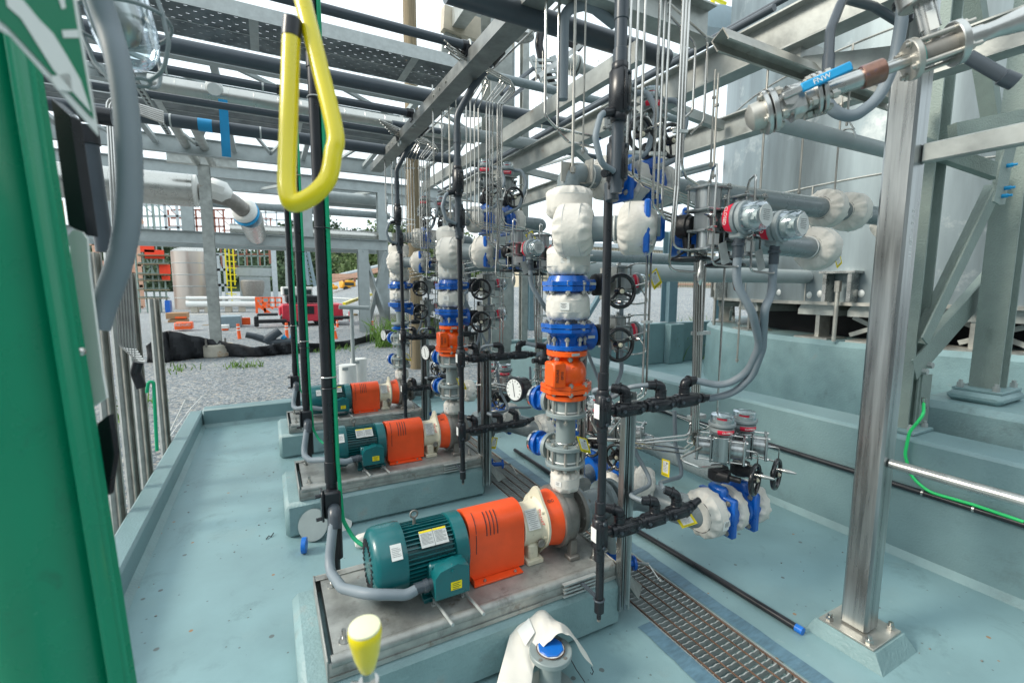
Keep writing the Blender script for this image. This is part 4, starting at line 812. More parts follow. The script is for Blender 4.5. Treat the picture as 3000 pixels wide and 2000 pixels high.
# ------------------------------------------------------------------ stainless air tubing
def tubes(tag_, specs, r=.0062, units=U, bend=.045):
    for p in specs: solo('air_tube', tag_, 'tube', MB().tube(p, r, 8, bend), tube_m, 'stainless air tubes at the pumps', units)
TOPZ = 3.56
g = []
for i in range(4):
    x, y = 1.470+.030*i, 1.735-.012*i; zb = 2.445-.022*i
    g.append([(x-.35, y-.35+.02*i, TOPZ-.03*i+.05), (x+.15-.02*i, y-.02, TOPZ-.03*i+.05), (x, y, TOPZ-.16-.03*i), (x, y, zb), (2.12+.035*i, 1.93, zb-.03), (2.20+.022*i, 1.93, zb-.035), (2.235+.018*i, 1.90, .98-.03*i)][0 if i else 0:])
tubes('stainless tube in the left bundle of four beside the black conduit of the {n} pump', g)
g = []
for i in range(3):
    x, y = 1.615+.022*i, 1.665-.008*i; zb = 2.27-.022*i
    g.append([(x-.5, y-.35, TOPZ-.02*i), (x+.14, y-.02, TOPZ-.02*i), (x, y, TOPZ-.2), (x, y, zb), (x+.12, y-.02, zb-.03), (x+.42, y+.06, zb-.04), (x+.45, y+.08, zb+.02)])
tubes('stainless tube in the middle bundle of three above the CLOSED boxes of the {n} pump', g)
g = []
for i in range(3):
    x, y = 1.672+.018*i, 1.585; 
    if i < 2: g.append([(x-.5, y-.3, TOPZ-.02*i-.06), (x+.14, y-.02, TOPZ-.02*i-.06), (x, y, TOPZ-.24), (x, y, 2.36), (x-.02, y, 1.98+.1*i), (x+.10, y-.05, 1.97+.1*i)])
    else: g.append([(x-.5, y-.3, TOPZ-.1), (x+.14, y-.02, TOPZ-.1), (x, y, TOPZ-.24), (x, y, 2.45), (x+.05, y+.02, 2.41), (2.3, 1.80, 2.38), (2.36, 1.84, 2.36), (2.37, 1.84, 1.02)])
tubes('stainless tube in the right bundle of three above the CLOSED boxes of the {n} pump', g)
for z in (2.52, 3.25):
    solo('tube_clamp', ('lower' if z < 3 else 'upper')+' clamp strip holding the steel tube bundles of the {n} pump', 'clamp', MB().bar((1.455, 1.755, z), (1.575, 1.70, z), .02, .014).bar((1.60, 1.68, z-.005), (1.675, 1.655, z-.005), .02, .014).bar((1.66, 1.60, z+.08), (1.72, 1.575, z+.08), .02, .014), label_m, units=U)
g = [[(1.885+.03*i, 1.97, 2.10), (1.885+.03*i, 1.97, 1.40+.02*i), (1.885+.03*i, 1.97, 1.30-.02*i), (1.78, 1.90, 1.30-.02*i), (1.60, 1.85, 1.30-.02*i)][0:] for i in range(2)]
tubes('stainless tube of the pair looping under the riser valves of the {n} pump', g, bend=.06)
solo('tube_clamp', 'white clamp on the pair of tubes beside the riser handwheels of the {n} pump', 'clamp', MB().box(1.87, 1.93, 1.955, 1.985, 1.70, 1.715), white_m, units=U)
g = []
for i in range(4): g.append([(2.25+.02*i, 1.93, 2.34), (2.25+.02*i, 1.93, 1.08-.025*i), (2.20, 1.90, 1.02-.025*i), (1.95+.02*i, 2.02, .99-.02*i), (1.80, 2.35, .93)] if i < 2 else [(2.25+.02*i, 1.93, 2.34), (2.25+.02*i, 1.93, 1.02), (2.20+.03*i, 1.84, .96), (2.02, 1.82, .93), (2.10, 1.72, .90), (2.25, 1.70, .89)])
tubes('stainless tube of the upright bundle behind the low red banded valves of the {n} pump', g)
solo('tube_clamp', 'clamp across the vertical steel tube bundle behind the {n} pump', 'clamp', MB().box(2.235, 2.36, 1.91, 1.95, 1.10, 1.125).box(2.235, 2.36, 1.91, 1.95, 1.62, 1.64), label_m, units=U)
for i in range(2):
    tubes(('lower' if i else 'upper')+' stainless tube running back along the floor level valves of the {n} pump', [[(1.70, 1.95+.02*i, 1.05-.03*i), (2.3, 2.02, .88-.03*i), (2.9, 2.3, .86-.03*i), (2.95, 2.8, .86)]])
# header run of the tubes over the valves and hanger rods
def rod(label, x, y, z0, z1, units=None, r=.006): return solo('hanger_rod', label, 'hanger rod', MB().cyl((x, y, z0), (x, y, z1), r, n=8).cyl((x, y, z0+.01), (x, y, z0+.022), r*2, n=6).cyl((x, y, z1-.16), (x, y, z1-.148), r*2, n=6), ssd_m, 'threaded hanger rods', units)
bk = thing('hanger_bracket', 'flat steel hanger bracket on a rod above the riser of the {n} pump', 'bracket', (1.55, 2.3, 2.45), units=U)
part('plate', MB().box(1.40, 1.56, 2.11, 2.118, 2.455, 2.555).box(1.555, 1.563, 2.05, 2.118, 2.455, 2.575).box(1.56, 1.62, 2.10, 2.13, 2.46, 2.465), ssd_m, bk)
part('rod', MB().cyl((1.462, 2.10, 2.48), (1.462, 2.10, 3.6), .008, n=10).cyl((1.462, 2.10, 2.5), (1.462, 2.10, 2.53), .016, n=6), ssd_m, bk)
rod('thin threaded rod right of the riser hanger of the {n} pump', 1.52, 2.09, 2.60, 3.6, U, .005)
for i in range(2): tubes('stainless U tube hanging left of the upper fittings of the {n} pump', [[(1.35+.08*i, 2.2, 3.62), (1.35+.08*i, 2.2, 2.80-.06*i), (1.42+.08*i, 2.2, 2.75-.06*i), (1.72, 2.2, 2.74-.06*i)]], .0075)
solo('u_conduit', 'thick grey conduit bent like a cane left of the upper fittings of the {n} pump', 'conduit', MB().tube([(1.46, 2.2, 2.9), (1.46, 2.2, 3.35), (1.62, 2.2, 3.42), (1.80, 2.2, 3.36)], .028, 14, .12, 8), flex_m, units=(0,))
for i in range(2): tubes('stainless hook shaped tube right of the bundles above the {n} pump', [[(1.9, 1.9, 3.30+.05*i), (2.11+.09*i, 1.9, 3.20+.05*i), (2.11+.09*i, 1.9, 2.86-.04*i), (2.06+.1*i, 1.95, 2.80-.04*i)]], .0065, (0,))
# ------------------------------------------------------------------ tags with yellow border
def ytag(c, xd, yd, w_, h_, label, units=None):
    c = V(c); xd = V(xd).normalized(); yd = V(yd).normalized(); n = xd.cross(yd).normalized()
    t = thing('inspection_tag', label, 'tag', c-V((0, 0, h_/2)), 'yellow bordered tags', units)
    bo = part('yellow_card', MB().obox(c, (w_, h_, .0015), (xd, yd, n)), ylab_m, t)
    wp = part('white_field', MB().obox(c+n*.0012+yd*h_*.06, (w_*.68, h_*.70, .001), (xd, yd, n)).obox(c-n*.0012, (w_*.68, h_*.70, .001), (xd, yd, n)), paper_m, t)
    m = MB()
    for k in range(5): m.obox(c+n*.002+yd*h_*(.18-.09*k)-xd*w_*.03, (w_*(.48 if k % 2 else .36), h_*.014, .0005), (xd, yd, n))
    m.obox(c+n*.002+yd*h_*.30+xd*w_*.16, (w_*.16, h_*.09, .0005), (xd, yd, n)).obox(c+n*.0012-yd*h_*.41, (w_*.7, h_*.03, .0005), (xd, yd, n))
    part('tag_print', m, ink_m, t); return t
ytag(un(1711, 1303, 'y', 2.03), (.92, .0, -.35), (-.38, -.1, .92), .075, .105, 'yellow bordered tag on the grey spool of the {n} pump, leaning beside the black conduit', (0, 1, 2))
ytag(un(2185, 1370-50, 'y', 1.7)+V((0, 0, 5)), (.3, 1, 0), Z, .06, .1, 'x') if False else None
ytag(un(1950, 1370, 'y', 1.9), (.12, -1, 0), (.0, .0, 1), .055, .10, 'narrow yellow tag hanging edge on from the grey suction header', None)
ytag(un(1920, 817, 'y', 2.05), (.8, 0, .55), (-.5, 0, .85), .075, .10, 'yellow bordered tag hanging beside the tube pair of the nearest pump', None)
ytag(un(1556, 697, 'y', 3.6), (.8, 0, .45), (-.45, 0, .85), .08, .10, 'yellow bordered tag over the CLOSED boxes of the middle pump', None)
ytag(un(2456, 763, 'y', 2.6), (.8, 0, .5), (-.5, 0, .85), .10, .12, 'yellow bordered tag under the grey pipe end by the tall stainless column', None)
ytag(un(1447, 1297, 'y', 3.75), (.85, 0, -.2), (.2, 0, .95), .06, .11, 'yellow bordered tag above the blue drain valve of the middle pump', None)
ytag(un(2012, 1525, 'y', 1.72), (1, 0, 0), (0, .8, .6), .12, .06, 'yellow tag lying under the suction elbow of the nearest pump', None)
# ------------------------------------------------------------------ motor conduits and poles behind the skids
PX, PY = .262, 2.64
po = thing('black_conduit_pole', 'tall black conduit pole with green wire behind the motor of the {n} pump', 'conduit', (PX, PY, 0), units=U)
part('pole', MB().cyl((PX, PY, .30), (PX, PY, 3.56), .0295, n=20), black_m, po)
part('coupling', MB().cyl((PX, PY, .83), (PX, PY, .95), .034, n=20, ch=.002).cyl((PX, PY, 2.98), (PX, PY, 3.05), .034, n=20, ch=.002), black_m, po)
part('lower_stub', MB().cyl((PX+.02, PY, .38), (PX+.02, PY, .70), .026, n=16), black_m, po)
jb = part('junction_box', MB().obox((PX-.005, PY-.03, .72), (.09, .07, .15), None, .01).obox((PX-.055, PY-.03, .72), (.012, .085, .165), None, .004).cyl((PX-.06, PY-.055, .785), (PX-.09, PY-.06, .785), .010, n=6).cyl((PX-.06, PY-.055, .655), (PX-.09, PY-.06, .655), .010, n=6), black_m, po)
part('conduit_elbow', MB().tube([(PX-.0, PY-.05, .70), (PX, PY-.10, .69), (PX-.01, PY-.13, .62)], .034, 18, .04), dpipe_m, po)
part('flexible_conduit', MB().tube([(PX-.01, PY-.12, .66), un(962, 1668, 'y', 2.42), un(1003, 1722, 'y', 2.2), un(1080, 1740, 'y', 2.02), (.50, 1.99, .487), (.545, 1.995, .495)], .0245, 18, .12, 10, lambda L: 1+.015*math.sin(L*700)), flex_m, po)
part('green_wire', MB().tube([(PX+.035, PY-.02, 3.5), (PX+.035, PY-.02, .95), (PX+.045, PY-.05, .62), (PX+.10, PY-.10, .50), (.46, PY-.25, .50)], .011, 10, .12, 8), green_m, po)
part('wire_band', MB().torus((PX+.008, PY-.005, 1.42), Z, .041, .0035, 24, 6).torus((PX+.008, PY-.005, 2.84), Z, .041, .0035, 24, 6), ss_m, po)
part('cable_tie', MB().torus((PX+.008, PY-.005, 1.36), Z, .041, .003, 24, 6).torus((PX+.008, PY-.005, 2.2), Z, .041, .003, 24, 6), black_m, po)

tubes('short stainless tube rising behind the riser valves of the {n} pump', [[(1.62, 2.40, .95), (1.62, 2.40, 2.1), (1.80, 2.38, 2.14)], [(1.655, 2.42, .95), (1.655, 2.42, 2.06), (1.84, 2.40, 2.10)], [(1.69, 2.44, .95), (1.69, 2.44, 2.02), (1.88, 2.42, 2.06)]])
tubes('stainless tube looping over the valves behind the {n} pump suction flange', [[(2.16, 2.42, 1.02), (2.05, 2.34, 1.06), (1.98, 2.28, .98), (2.02, 2.26, .86), (2.12, 2.30, .84)], [(2.20, 2.78, 1.0), (2.08, 2.66, 1.06), (2.0, 2.60, .96), (2.05, 2.55, .84), (2.15, 2.62, .82)], [(1.72, 2.05, 1.10), (1.95, 2.25, 1.12), (2.10, 2.55, 1.12), (2.28, 2.9, 1.10)], [(1.72, 2.05, 1.06), (1.95, 2.22, 1.07), (2.12, 2.52, 1.07), (2.32, 2.9, 1.05)]], .005)
tubes('stainless tube feeding the low red banded valves of the {n} pump from the upright bundle', [[(2.25, 1.92, 1.00), (2.33, 1.86, .99), (2.44, 1.92, 1.0), (2.60, 1.96, 1.01), (2.66, 1.90, .98), (2.66, 1.84, .95)], [(2.27, 1.92, 1.03), (2.36, 1.90, 1.04), (2.56, 2.0, 1.05), (2.74, 1.96, 1.02), (2.74, 1.84, .95)]], .005)
solo('strut_post', 'slotted strut post standing between the rear valves of the {n} pump', 'post', MB().strut((1.98, 2.66, 0), (1.98, 2.66, 1.75), .041, (-1, -1, 0)), ssr_m, units=U, smooth=False)
solo('junction_fittings', 'short row of black fittings behind the gauge of the {n} pump', 'conduit fittings', MB().obox((1.62, 2.60, 1.42), (.12, .06, .06), None, .014).obox((1.80, 2.60, 1.42), (.12, .06, .06), None, .014).cyl((1.52, 2.60, 1.42), (1.92, 2.60, 1.42), .017).tube([(1.62, 2.60, 1.43), (1.62, 2.60, 1.51), (1.56, 2.62, 1.52)], .022, 14, .03).tube([(1.80, 2.60, 1.43), (1.80, 2.60, 1.51), (1.86, 2.62, 1.52)], .022, 14, .03), black_m, units=U)
solo('flexible_conduit', 'thin grey conduit drooping from the rear black fittings of the {n} pump', 'conduit', MB().tube([(1.86, 2.62, 1.52), (1.95, 2.6, 1.48), (2.05, 2.58, 1.25), (2.12, 2.5, 1.08)], .012, 12, .08, 6), flex_m, units=U)
# ================================================================== STEELWORK OVERHEAD AND ON THE RIGHT
def beam_thing(name, label, cat, mb, m, group=None): return solo(name, label, cat, mb, m, group, smooth=False)
# long channel carrying the conduits over the pumps
chb = thing('channel_girder', 'long weathered steel channel running over all three risers, pipes clamped on top', 'beam', (1.4, 4, 3.43))
part('channel', MB().chan((1.31, 6.58, 3.475), (1.31, .6, 3.475), .09, .15, .007, flip=-1), mat('dark_weathered_steel', (.27, .28, .27), .45, .6, var=.3, vs=8, stain=(.16, .12, .09), st_amt=.62, st_s=6), chb, smooth=False)
for yy in (1.9, 2.35, 3.6, 3.75, 3.9, 5.35, 5.5): part('bolt_head', MB().cyl((1.31, yy, 3.475), (1.300, yy, 3.475), .012, n=6), ssd_m, chb)
def ubolt(x, y, z, R, label):
    t = thing('u_bolt', label, 'u-bolt', (x, y, z-.05), 'u-bolts along the overhead channel')
    part('bolt', MB().tube([(x, y-R, z-.11), (x, y-R, z)]+[(x, y-R*math.cos(a), z+R*math.sin(a)) for a in [math.pi*k/8 for k in range(1, 8)]]+[(x, y+R, z), (x, y+R, z-.11)], .007, 8), galv_m, t)
    part('nut', MB().cyl((x, y-R, z-.12), (x, y-R, z-.075), .013, n=6).cyl((x, y+R, z-.12), (x, y+R, z-.075), .013, n=6), galv_m, t)
    part('saddle', MB().prism([(x-.03, y-R*1.25, z-.01), (x-.03, y+R*1.25, z-.01), (x-.03, y+R*.8, z-.075), (x-.03, y-R*.8, z-.075)], (.06, 0, 0)), black_m, t)
def xpipe(name, label, y, z, r, x0, x1, m, cat='pipe', bands=(), couple=()):
    o = thing(name, label, cat, ((x0+x1)/2, y, z-r)); part('run', MB().cyl((x0, y, z), (x1, y, z), r, n=22), m, o)
    for b in bands: part('band', MB().cyl((b, y, z), (b+.015, y, z), r*1.06, n=22), label_m, o)
    for b in couple: part('coupling', MB().cyl((b, y, z), (b+.12, y, z), r*1.18, n=22, ch=.003), black_m, o)
    return o
xpipe('overhead_conduit', 'dark grey overhead conduit nearest the camera, ending at the first clamp on the channel', 3.19, 3.56, .029, -2.2, 1.40, dpipe_m, 'conduit', couple=(1.28,))
xpipe('overhead_conduit', 'dark grey overhead conduit ending at the middle clamp on the channel', 4.57, 3.545, .033, -4.5, 1.38, dpipe_m, 'conduit', (-.6, .05), (.16, 1.26))
xpipe('overhead_conduit', 'dark grey overhead conduit ending at the third clamp on the channel', 5.10, 3.51, .031, -4.5, 1.38, dpipe_m, 'conduit', (), (1.26,))
for y, z, R, n in ((3.19, 3.56, .04, 'first clamp, nearest the camera'), (4.57, 3.545, .042, 'middle clamp'), (5.10, 3.51, .04, 'third clamp'), (1.95, 3.57, .06, 'big clamp at the upper end')): ubolt(1.33, y, z, R, 'u-bolt with nuts on the overhead channel, '+n)
xpipe('process_pipe', 'thick dark overhead pipe crossing behind the channel and the first tube bundles', 4.27, 3.61, .054, -4.5, 2.95, dpipe_m)
xpipe('process_pipe', 'thick dark overhead pipe low over the far tube bundle, blue tape on it', 5.74, 3.50, .06, -5, 3.1, dpipe_m, bands=(-.75, .02))
xpipe('process_pipe', 'rust spotted grey pipe under the dark pipe right of the channel', 4.45, 3.40, .06, 1.6, 3.0, graysteel_m)
solo('tape_strip', 'bright blue tape strip hanging over the lower dark overhead pipe', 'tape', MB().box(-.33, -.25, 5.66, 5.665, 3.2, 3.75).cyl((-.52, 5.74, 3.50), (-.40, 5.74, 3.50), .0615, n=22), blue_m if False else mat('blue_tape', (.01, .30, .60), .5), None)
# cable trays with punched bottoms
punch = bpy.data.materials.new('punched_steel'); punch.use_nodes = True
def mk_punch(m):
    n = m.node_tree; b = n.nodes['Principled BSDF']; L = n.links.new; t = n.nodes.new('ShaderNodeTexCoord'); s = n.nodes.new('ShaderNodeSeparateXYZ'); L(t.outputs['Object'], s.inputs[0])
    def M(op, a, b_=None):
        q = n.nodes.new('ShaderNodeMath'); q.operation = op
        for i, v in enumerate((a, b_)):
            if v is None: continue
            if isinstance(v, (int, float)): q.inputs[i].default_value = v
            else: L(v, q.inputs[i])
        return q.outputs[0]
    row = M('FLOOR', M('MULTIPLY', s.outputs[1], 17)); off = M('MULTIPLY', M('MODULO', row, 2.), .5)
    fx = M('FRACT', M('ADD', M('MULTIPLY', s.outputs[0], 9), off)); fy = M('FRACT', M('MULTIPLY', s.outputs[1], 17))
    dx = M('MULTIPLY', M('ABSOLUTE', M('SUBTRACT', fx, .5)), 1.0); dy = M('ABSOLUTE', M('SUBTRACT', fy, .5))
    hole = M('MULTIPLY', M('LESS_THAN', dx, .11), M('LESS_THAN', dy, .09))
    tr = n.nodes.new('ShaderNodeBsdfTransparent'); ms = n.nodes.new('ShaderNodeMixShader'); L(hole, ms.inputs[0]); L(b.outputs[0], ms.inputs[1]); L(tr.outputs[0], ms.inputs[2]); L(ms.outputs[0], n.nodes['Material Output'].inputs[0])
    no = n.nodes.new('ShaderNodeTexNoise'); no.inputs['Scale'].default_value = 5; no.inputs['Detail'].default_value = 8; L(t.outputs['Object'], no.inputs['Vector']); cr = n.nodes.new('ShaderNodeValToRGB'); L(no.outputs['Fac'], cr.inputs[0])
    cr.color_ramp.elements[0].position = .35; cr.color_ramp.elements[0].color = (.10, .12, .13, 1); cr.color_ramp.elements[1].position = .7; cr.color_ramp.elements[1].color = (.24, .27, .28, 1)
    L(cr.outputs[0], b.inputs['Base Color']); b.inputs['Metallic'].default_value = .5; b.inputs['Roughness'].default_value = .5
mk_punch(punch)
def tray(label, y0, y1, z, x0, x1):
    t = thing('cable_tray', label, 'cable tray', ((x0+x1)/2, y0, z))
    part('punched_bottom', MB().box(x0, x1, y0+.003, y1-.003, z, z+.003), punch, t, smooth=False)
    part('side_rail', MB().box(x0, x1, y0-.004, y0, z-.004, z+.11), galv_m, t, smooth=False); part('side_rail', MB().box(x0, x1, y1, y1+.004, z-.004, z+.11), galv_m, t, smooth=False)
    part('seam', MB().box(x0, x1, (y0+y1)/2-.006, (y0+y1)/2+.006, z-.003, z), galv_m, t, smooth=False)
    for x in (x0+.9*(x1-x0)*k/4 for k in range(1, 5)): part('splice_plate', MB().box(x, x+.07, y0, y1, z-.005, z-.002), galv_m, t, smooth=False)
tray('upper punched cable tray crossing the top left of the view', 4.52, 5.08, 4.03, -4, 1.9)
tray('lower punched cable tray beside the silver insulated pipe', 6.85, 7.35, 4.01, -4, 2.6)
def ins_pipe(label, p0, p1, r, step=.3, elbow=None):
    p0, p1 = V(p0), V(p1); L = (p1-p0).length; d = (p1-p0)/L; o = thing('insulated_pipe', label, 'insulated pipe', (p0+p1)/2-Z*r)
    pr = [(0, r*.9)]; t = 0
    while t < L-.02: pr += [(t+.001, r), (min(L, t+step)-.012, r), (min(L, t+step)-.010, r*1.025), (min(L, t+step), r*1.025)]; t += step
    pr.append((L, r*.9)); part('metal_jacket', MB().lathe(p0, d, pr, 28), alu_m, o, sharp=20); return o
ins_pipe('silver insulated pipe over the lower cable tray', (-1.05, 6.75, 4.15), (2.9, 6.75, 4.15), .10, .26)
solo('vent_cover', 'small round pale cap on the silver insulated pipe', 'cap', MB().cyl((-.42, 6.62, 4.16), (-.42, 6.70, 4.22), .09, n=24, ch=.02), white_m)
ps = thing('slotted_angle', 'slotted steel strut crossing under the dark overhead conduits at left', 'strut', (-.83, 5, 3.45))
part('rail', MB().chan((-.83, 3.9, 3.45), (-.83, 6.05, 3.45), .02, .05, .003), galv_m, ps, smooth=False)
m = MB().box(-.8065, -.8035, 3.94, 6.02, 3.4383, 3.4387)
for k in range(24): m.box(-.815, -.795, 3.95+.088*k, 3.99+.088*k, 3.4385, 3.4395)
part('slots', m, ink_m, ps, smooth=False)
# lacing truss of the far gantry
tr = thing('gantry_truss', 'grey steel gantry with flat lacing above the pipe rack', 'gantry', (0, 9, 5))
part('chord', MB().ibeam((-7, 7.85, 5.0), (6, 7.85, 5.0), .2, .15), graysteel_m, tr, smooth=False)
part('chord', MB().ibeam((-7, 9.17, 5.0), (6, 9.17, 5.0), .2, .15), graysteel_m, tr, smooth=False)
part('chord', MB().ibeam((-7, 12.9, 5.0), (4.2, 12.9, 5.0), .36, .15), graysteel_m, tr, smooth=False)
for k in range(9):
    x = -6.3+1.45*k; part('tie', MB().bar((x, 7.85, 5.0), (x, 12.85, 5.0), .10, .08), graysteel_m, tr, smooth=False)
    part('diagonal', MB().bar((x, 7.9, 5.02), (x+1.45, 9.12, 5.02), .06, .05), graysteel_m, tr, smooth=False)
    part('diagonal', MB().bar((x, 9.25, 5.02), (x+.75, 12.8, 5.02), .06, .05).bar((x+.75, 12.8, 5.02), (x+1.45, 9.25, 5.02), .06, .05), graysteel_m, tr, smooth=False)
for i, (x, n) in enumerate(((-1.44, 'left'), (-1.10, 'right'))): solo('drop_pipe', n+' white pipe running back over the T shaped support', 'pipe', MB().cyl((x, 9.6, 5.0), (x+.03, 14.5, 5.02), .09, n=16), paleSteel_m)
# pipe rack behind
rk = thing('pipe_rack', 'long two level grey steel pipe rack across the background', 'pipe rack', (0, 20, 0))
YR = 20.3
part('lower_beam', MB().ibeam((-9, YR, 3.64), (4.65, YR, 3.64), .42, .25, .02), graysteel_m, rk, smooth=False)
part('upper_beam', MB().ibeam((-9, YR, 6.0), (9, YR, 6.0), .42, .25, .02), graysteel_m, rk, smooth=False)
part('upper_beam', MB().ibeam((-9, YR+2.2, 6.0), (9, YR+2.2, 6.0), .5, .3, .02), graysteel_m, rk, smooth=False)
part('lower_beam', MB().ibeam((-9, YR+2.2, 3.64), (4.65, YR+2.2, 3.64), .42, .25, .02), graysteel_m, rk, smooth=False)
for x in (-8.0, -4.4, -2.35, 1.55, 4.45): part('upright', MB().ibeam((x, YR+.02, 3.85), (x, YR+.02, 5.8), .36, .36, .02, Y), graysteel_m, rk, smooth=False)
for x in (-3.6, 0, 3.2): part('cross_tie', MB().bar((x, YR+.1, 3.7), (x+1.2, YR+2.1, 3.7), .1, .1).bar((x+1.2, YR+.1, 5.9), (x, YR+2.1, 5.9), .1, .1), graysteel_m, rk, smooth=False)
for x, y in ((3.62, YR), (4.72, YR+1.2)): part('column', MB().ibeam((x, y, 0), (x, y, 3.42 if y == YR else 6), .34, .42, .02, Y), graysteel_m, rk, smooth=False)
part('brace', MB().bar((3.55, YR-.05, 3.4), (4.75, YR+.9, .15), .30, .12), graysteel_m, rk, smooth=False); part('brace', MB().bar((4.6, YR-.05, 3.4), (3.85, YR+.9, .05), .26, .1), graysteel_m, rk, smooth=False)
for y, z, r, lb in ((YR+.5, 4.95, .14, 'plain grey pipe in the middle of the background rack'), (YR+.9, 5.62, .22, 'dark pipe under the top beam of the background rack'), (YR+1.4, 5.5, .18, 'grey pipe behind the top beam of the background rack')):
    xpipe('rack_pipe', lb, y, z, r, -9 if z < 5.2 else .7, 4.9, gpipe_m if z < 5.2 else graysteel_m)
ins_pipe('silver insulated pipe lying on the lower beam of the background rack', (-1.1, YR+.35, 4.02), (4.9, YR+.35, 4.02), .22, .55)
ins_pipe('big silver insulated pipe at left in front of the rack', (-6.5, 15.4, 4.45), (-1.60, 15.4, 4.45), .42, 1.6)
el = thing('pipe_elbow', 'open ended elbow with white insulation and blue tape behind the T shaped support', 'pipe elbow', (-1.2, 15.4, 4.2))
part('white_insulation', MB().lathe((-1.62, 15.4, 4.45), X, [(0, .38), (.02, .42), (.10, .42), (.12, .3)], 30).obox((-1.05, 15.35, 4.5), (.7, .6, .55), (V((.96, 0, -.28)), Y, V((.28, 0, .96))), .18), white_m, el)
part('pipe', MB().tube([(-1.6, 15.4, 4.45), (-.75, 15.4, 4.3), (-.35, 16.2, 4.0), (-.25, 19.9, 3.9)], .21, 18, .4, 6), cast_m, el)
part('end_ring', MB().torus((-.46, 16.0, 4.1), V((.5, 1, -.25)), .25, .12, 28, 10), white_m, el)
part('foil_wrap', MB().tube([(-.33, 16.3, 3.98), (-.25, 19.9, 3.8)], .34, 20), alu_m, el)
part('blue_tape', MB().torus((-.42, 16.1, 4.04), V((.5, 1, -.25)), .34, .05, 24, 8), MATS['blue_tape'], el)
ts = thing('pipe_support', 'T shaped pale steel pipe support on a round stained concrete foot', 'pipe support', (-1.28, 14.75, 0))
part('column', MB().ibeam((-1.28, 14.75, .34), (-1.28, 14.75, 5.0), .22, .26, .02, Y), paleSteel_m, ts, smooth=False)
part('cross_head', MB().ibeam((-2.05, 14.70, 5.12), (-.52, 14.70, 5.12), .26, .2, .015), paleSteel_m, ts, smooth=False)
stone_m = mat('stained_concrete', (.46, .43, .36), .8, var=.15, vs=6, stain=(.35, .19, .08), st_amt=.56, st_s=3)
part('footing', MB().cyl((-1.28, 14.95, 0), (-1.28, 14.95, .34), .42, .40, 36, .03), stone_m, ts)
part('anchor_bolt', MB().cyl((-1.5, 14.6, .3), (-1.5, 14.6, .52), .025, n=8).cyl((-1.06, 14.6, .3), (-1.06, 14.6, .52), .025, n=8), cast_m, ts)
# stainless frame at right: column, I beams, rails
col = thing('steel_stanchion', 'tall square stainless column bolted to a painted base at right', 'column', (2.75, 1.18, 0))
part('shaft', MB().box(2.685, 2.811, 1.115, 1.241, .092, 4.2, .012), ssr_m, col, sharp=30)
part('chalk_marking', MB().text('11 1/2"', (2.8115, 1.178, 2.03), Z, -Y, .042).text('- B 9 x 2', (2.8115, 1.178, 2.30), Z, -Y, .036), paper_m, col) if False else part('chalk_marking', MB().text('11 1/2"  -  9 x 9', (2.745, 1.1145, 2.16), Z, -X, .036), paper_m, col)
part('base_plate', MB().box(2.615, 2.895, 1.045, 1.31, .08, .092, .002), ssd_m, col)
for x, y in ((2.645, 1.27), (2.645, 1.08), (2.86, 1.27), (2.86, 1.08)): part('anchor_nut', MB().cyl((x, y, .092), (x, y, .115), .019, n=6).cyl((x, y, .115), (x, y, .132), .0115, n=12), ss_m, col)
solo('column_footing', 'painted tapered grout block under the stainless column', 'footing', MB().add([(2.585, .985, 0), (2.935, .985, 0), (2.935, 1.36, 0), (2.585, 1.36, 0), (2.61, 1.035, .08), (2.905, 1.035, .08), (2.905, 1.325, .08), (2.61, 1.325, .08)], [(0, 1, 5, 4), (1, 2, 6, 5), (2, 3, 7, 6), (3, 0, 4, 7), (4, 5, 6, 7)]), pad_m, smooth=False)
beam_thing('square_rail', 'pale square steel rail welded to the stainless column, leaving at right', 'rail', MB().box(2.755, 2.811, .0, 1.113, 2.487, 2.573, .006), paleSteel_m)
solo('round_rail', 'low round stainless rail leaving the stainless column at right', 'rail', MB().cyl((2.75, 1.11, 1.02), (2.75, -.3, 1.02), .024, n=20), ss_m)
beam_thing('roof_girder', 'deep weathered steel I-beam running diagonally at upper right', 'beam', MB().ibeam((2.5, 7.2, 3.235), (2.5, .2, 3.235), .20, .12, .010), paleSteel_m)
beam_thing('roof_girder', 'lower weathered steel I-beam diagonal behind the hanger rods', 'beam', MB().ibeam((3.4, 9, 3.18), (3.4, .6, 3.18), .19, .12, .010), paleSteel_m)
beam_thing('roof_girder', 'slim pale steel bar diagonal left of the lower I-beam, under dark pipes', 'beam', MB().bar((2.05, 6.6, 3.30), (2.05, 2.25, 3.30), .06, .12), paleSteel_m)
beam_thing('cross_girder', 'heavy steel cross beam with a rust patch at the top centre', 'beam', MB().ibeam((-.2, 2.17, 3.50), (2.5, 2.17, 3.50), .20, .14, .010), paleSteel_m)
solo('process_pipe', 'dark pipe tucked under the heavy cross beam at top centre', 'pipe', MB().cyl((.9, 2.45, 3.42), (2.45, 2.45, 3.42), .06, n=20), dpipe_m)
beam_thing('slotted_channel', 'open ended steel channel with hanger rods, left of the blue lever valve', 'channel', MB().strut((1.85, 1.53, 3.0), (3.4, 1.53, 3.0), .07, (0, -.6, -1), .005), ssd_m)
beam_thing('platform_girder', 'square beam between the diagonal I-beam and the stainless column', 'beam', MB().bar((2.56, 1.60, 3.05), (2.75, 1.25, 3.0), .09, .09).bar((2.5, 1.6, 3.12), (3.9, 1.6, 3.12), .07, .10), paleSteel_m)
solo('hung_pipe', 'rust flecked grey pipe on a clevis hanger left of the stainless column', 'pipe', MB().cyl((2.2, 1.50, 2.70), (3.6, 1.48, 2.70), .040, n=20), graysteel_m)
cl = thing('clevis_hanger', 'clevis strap holding the rust flecked pipe', 'hanger', (2.83, 1.5, 2.7)); cx = un(2480, 370, 'y', 1.5).x
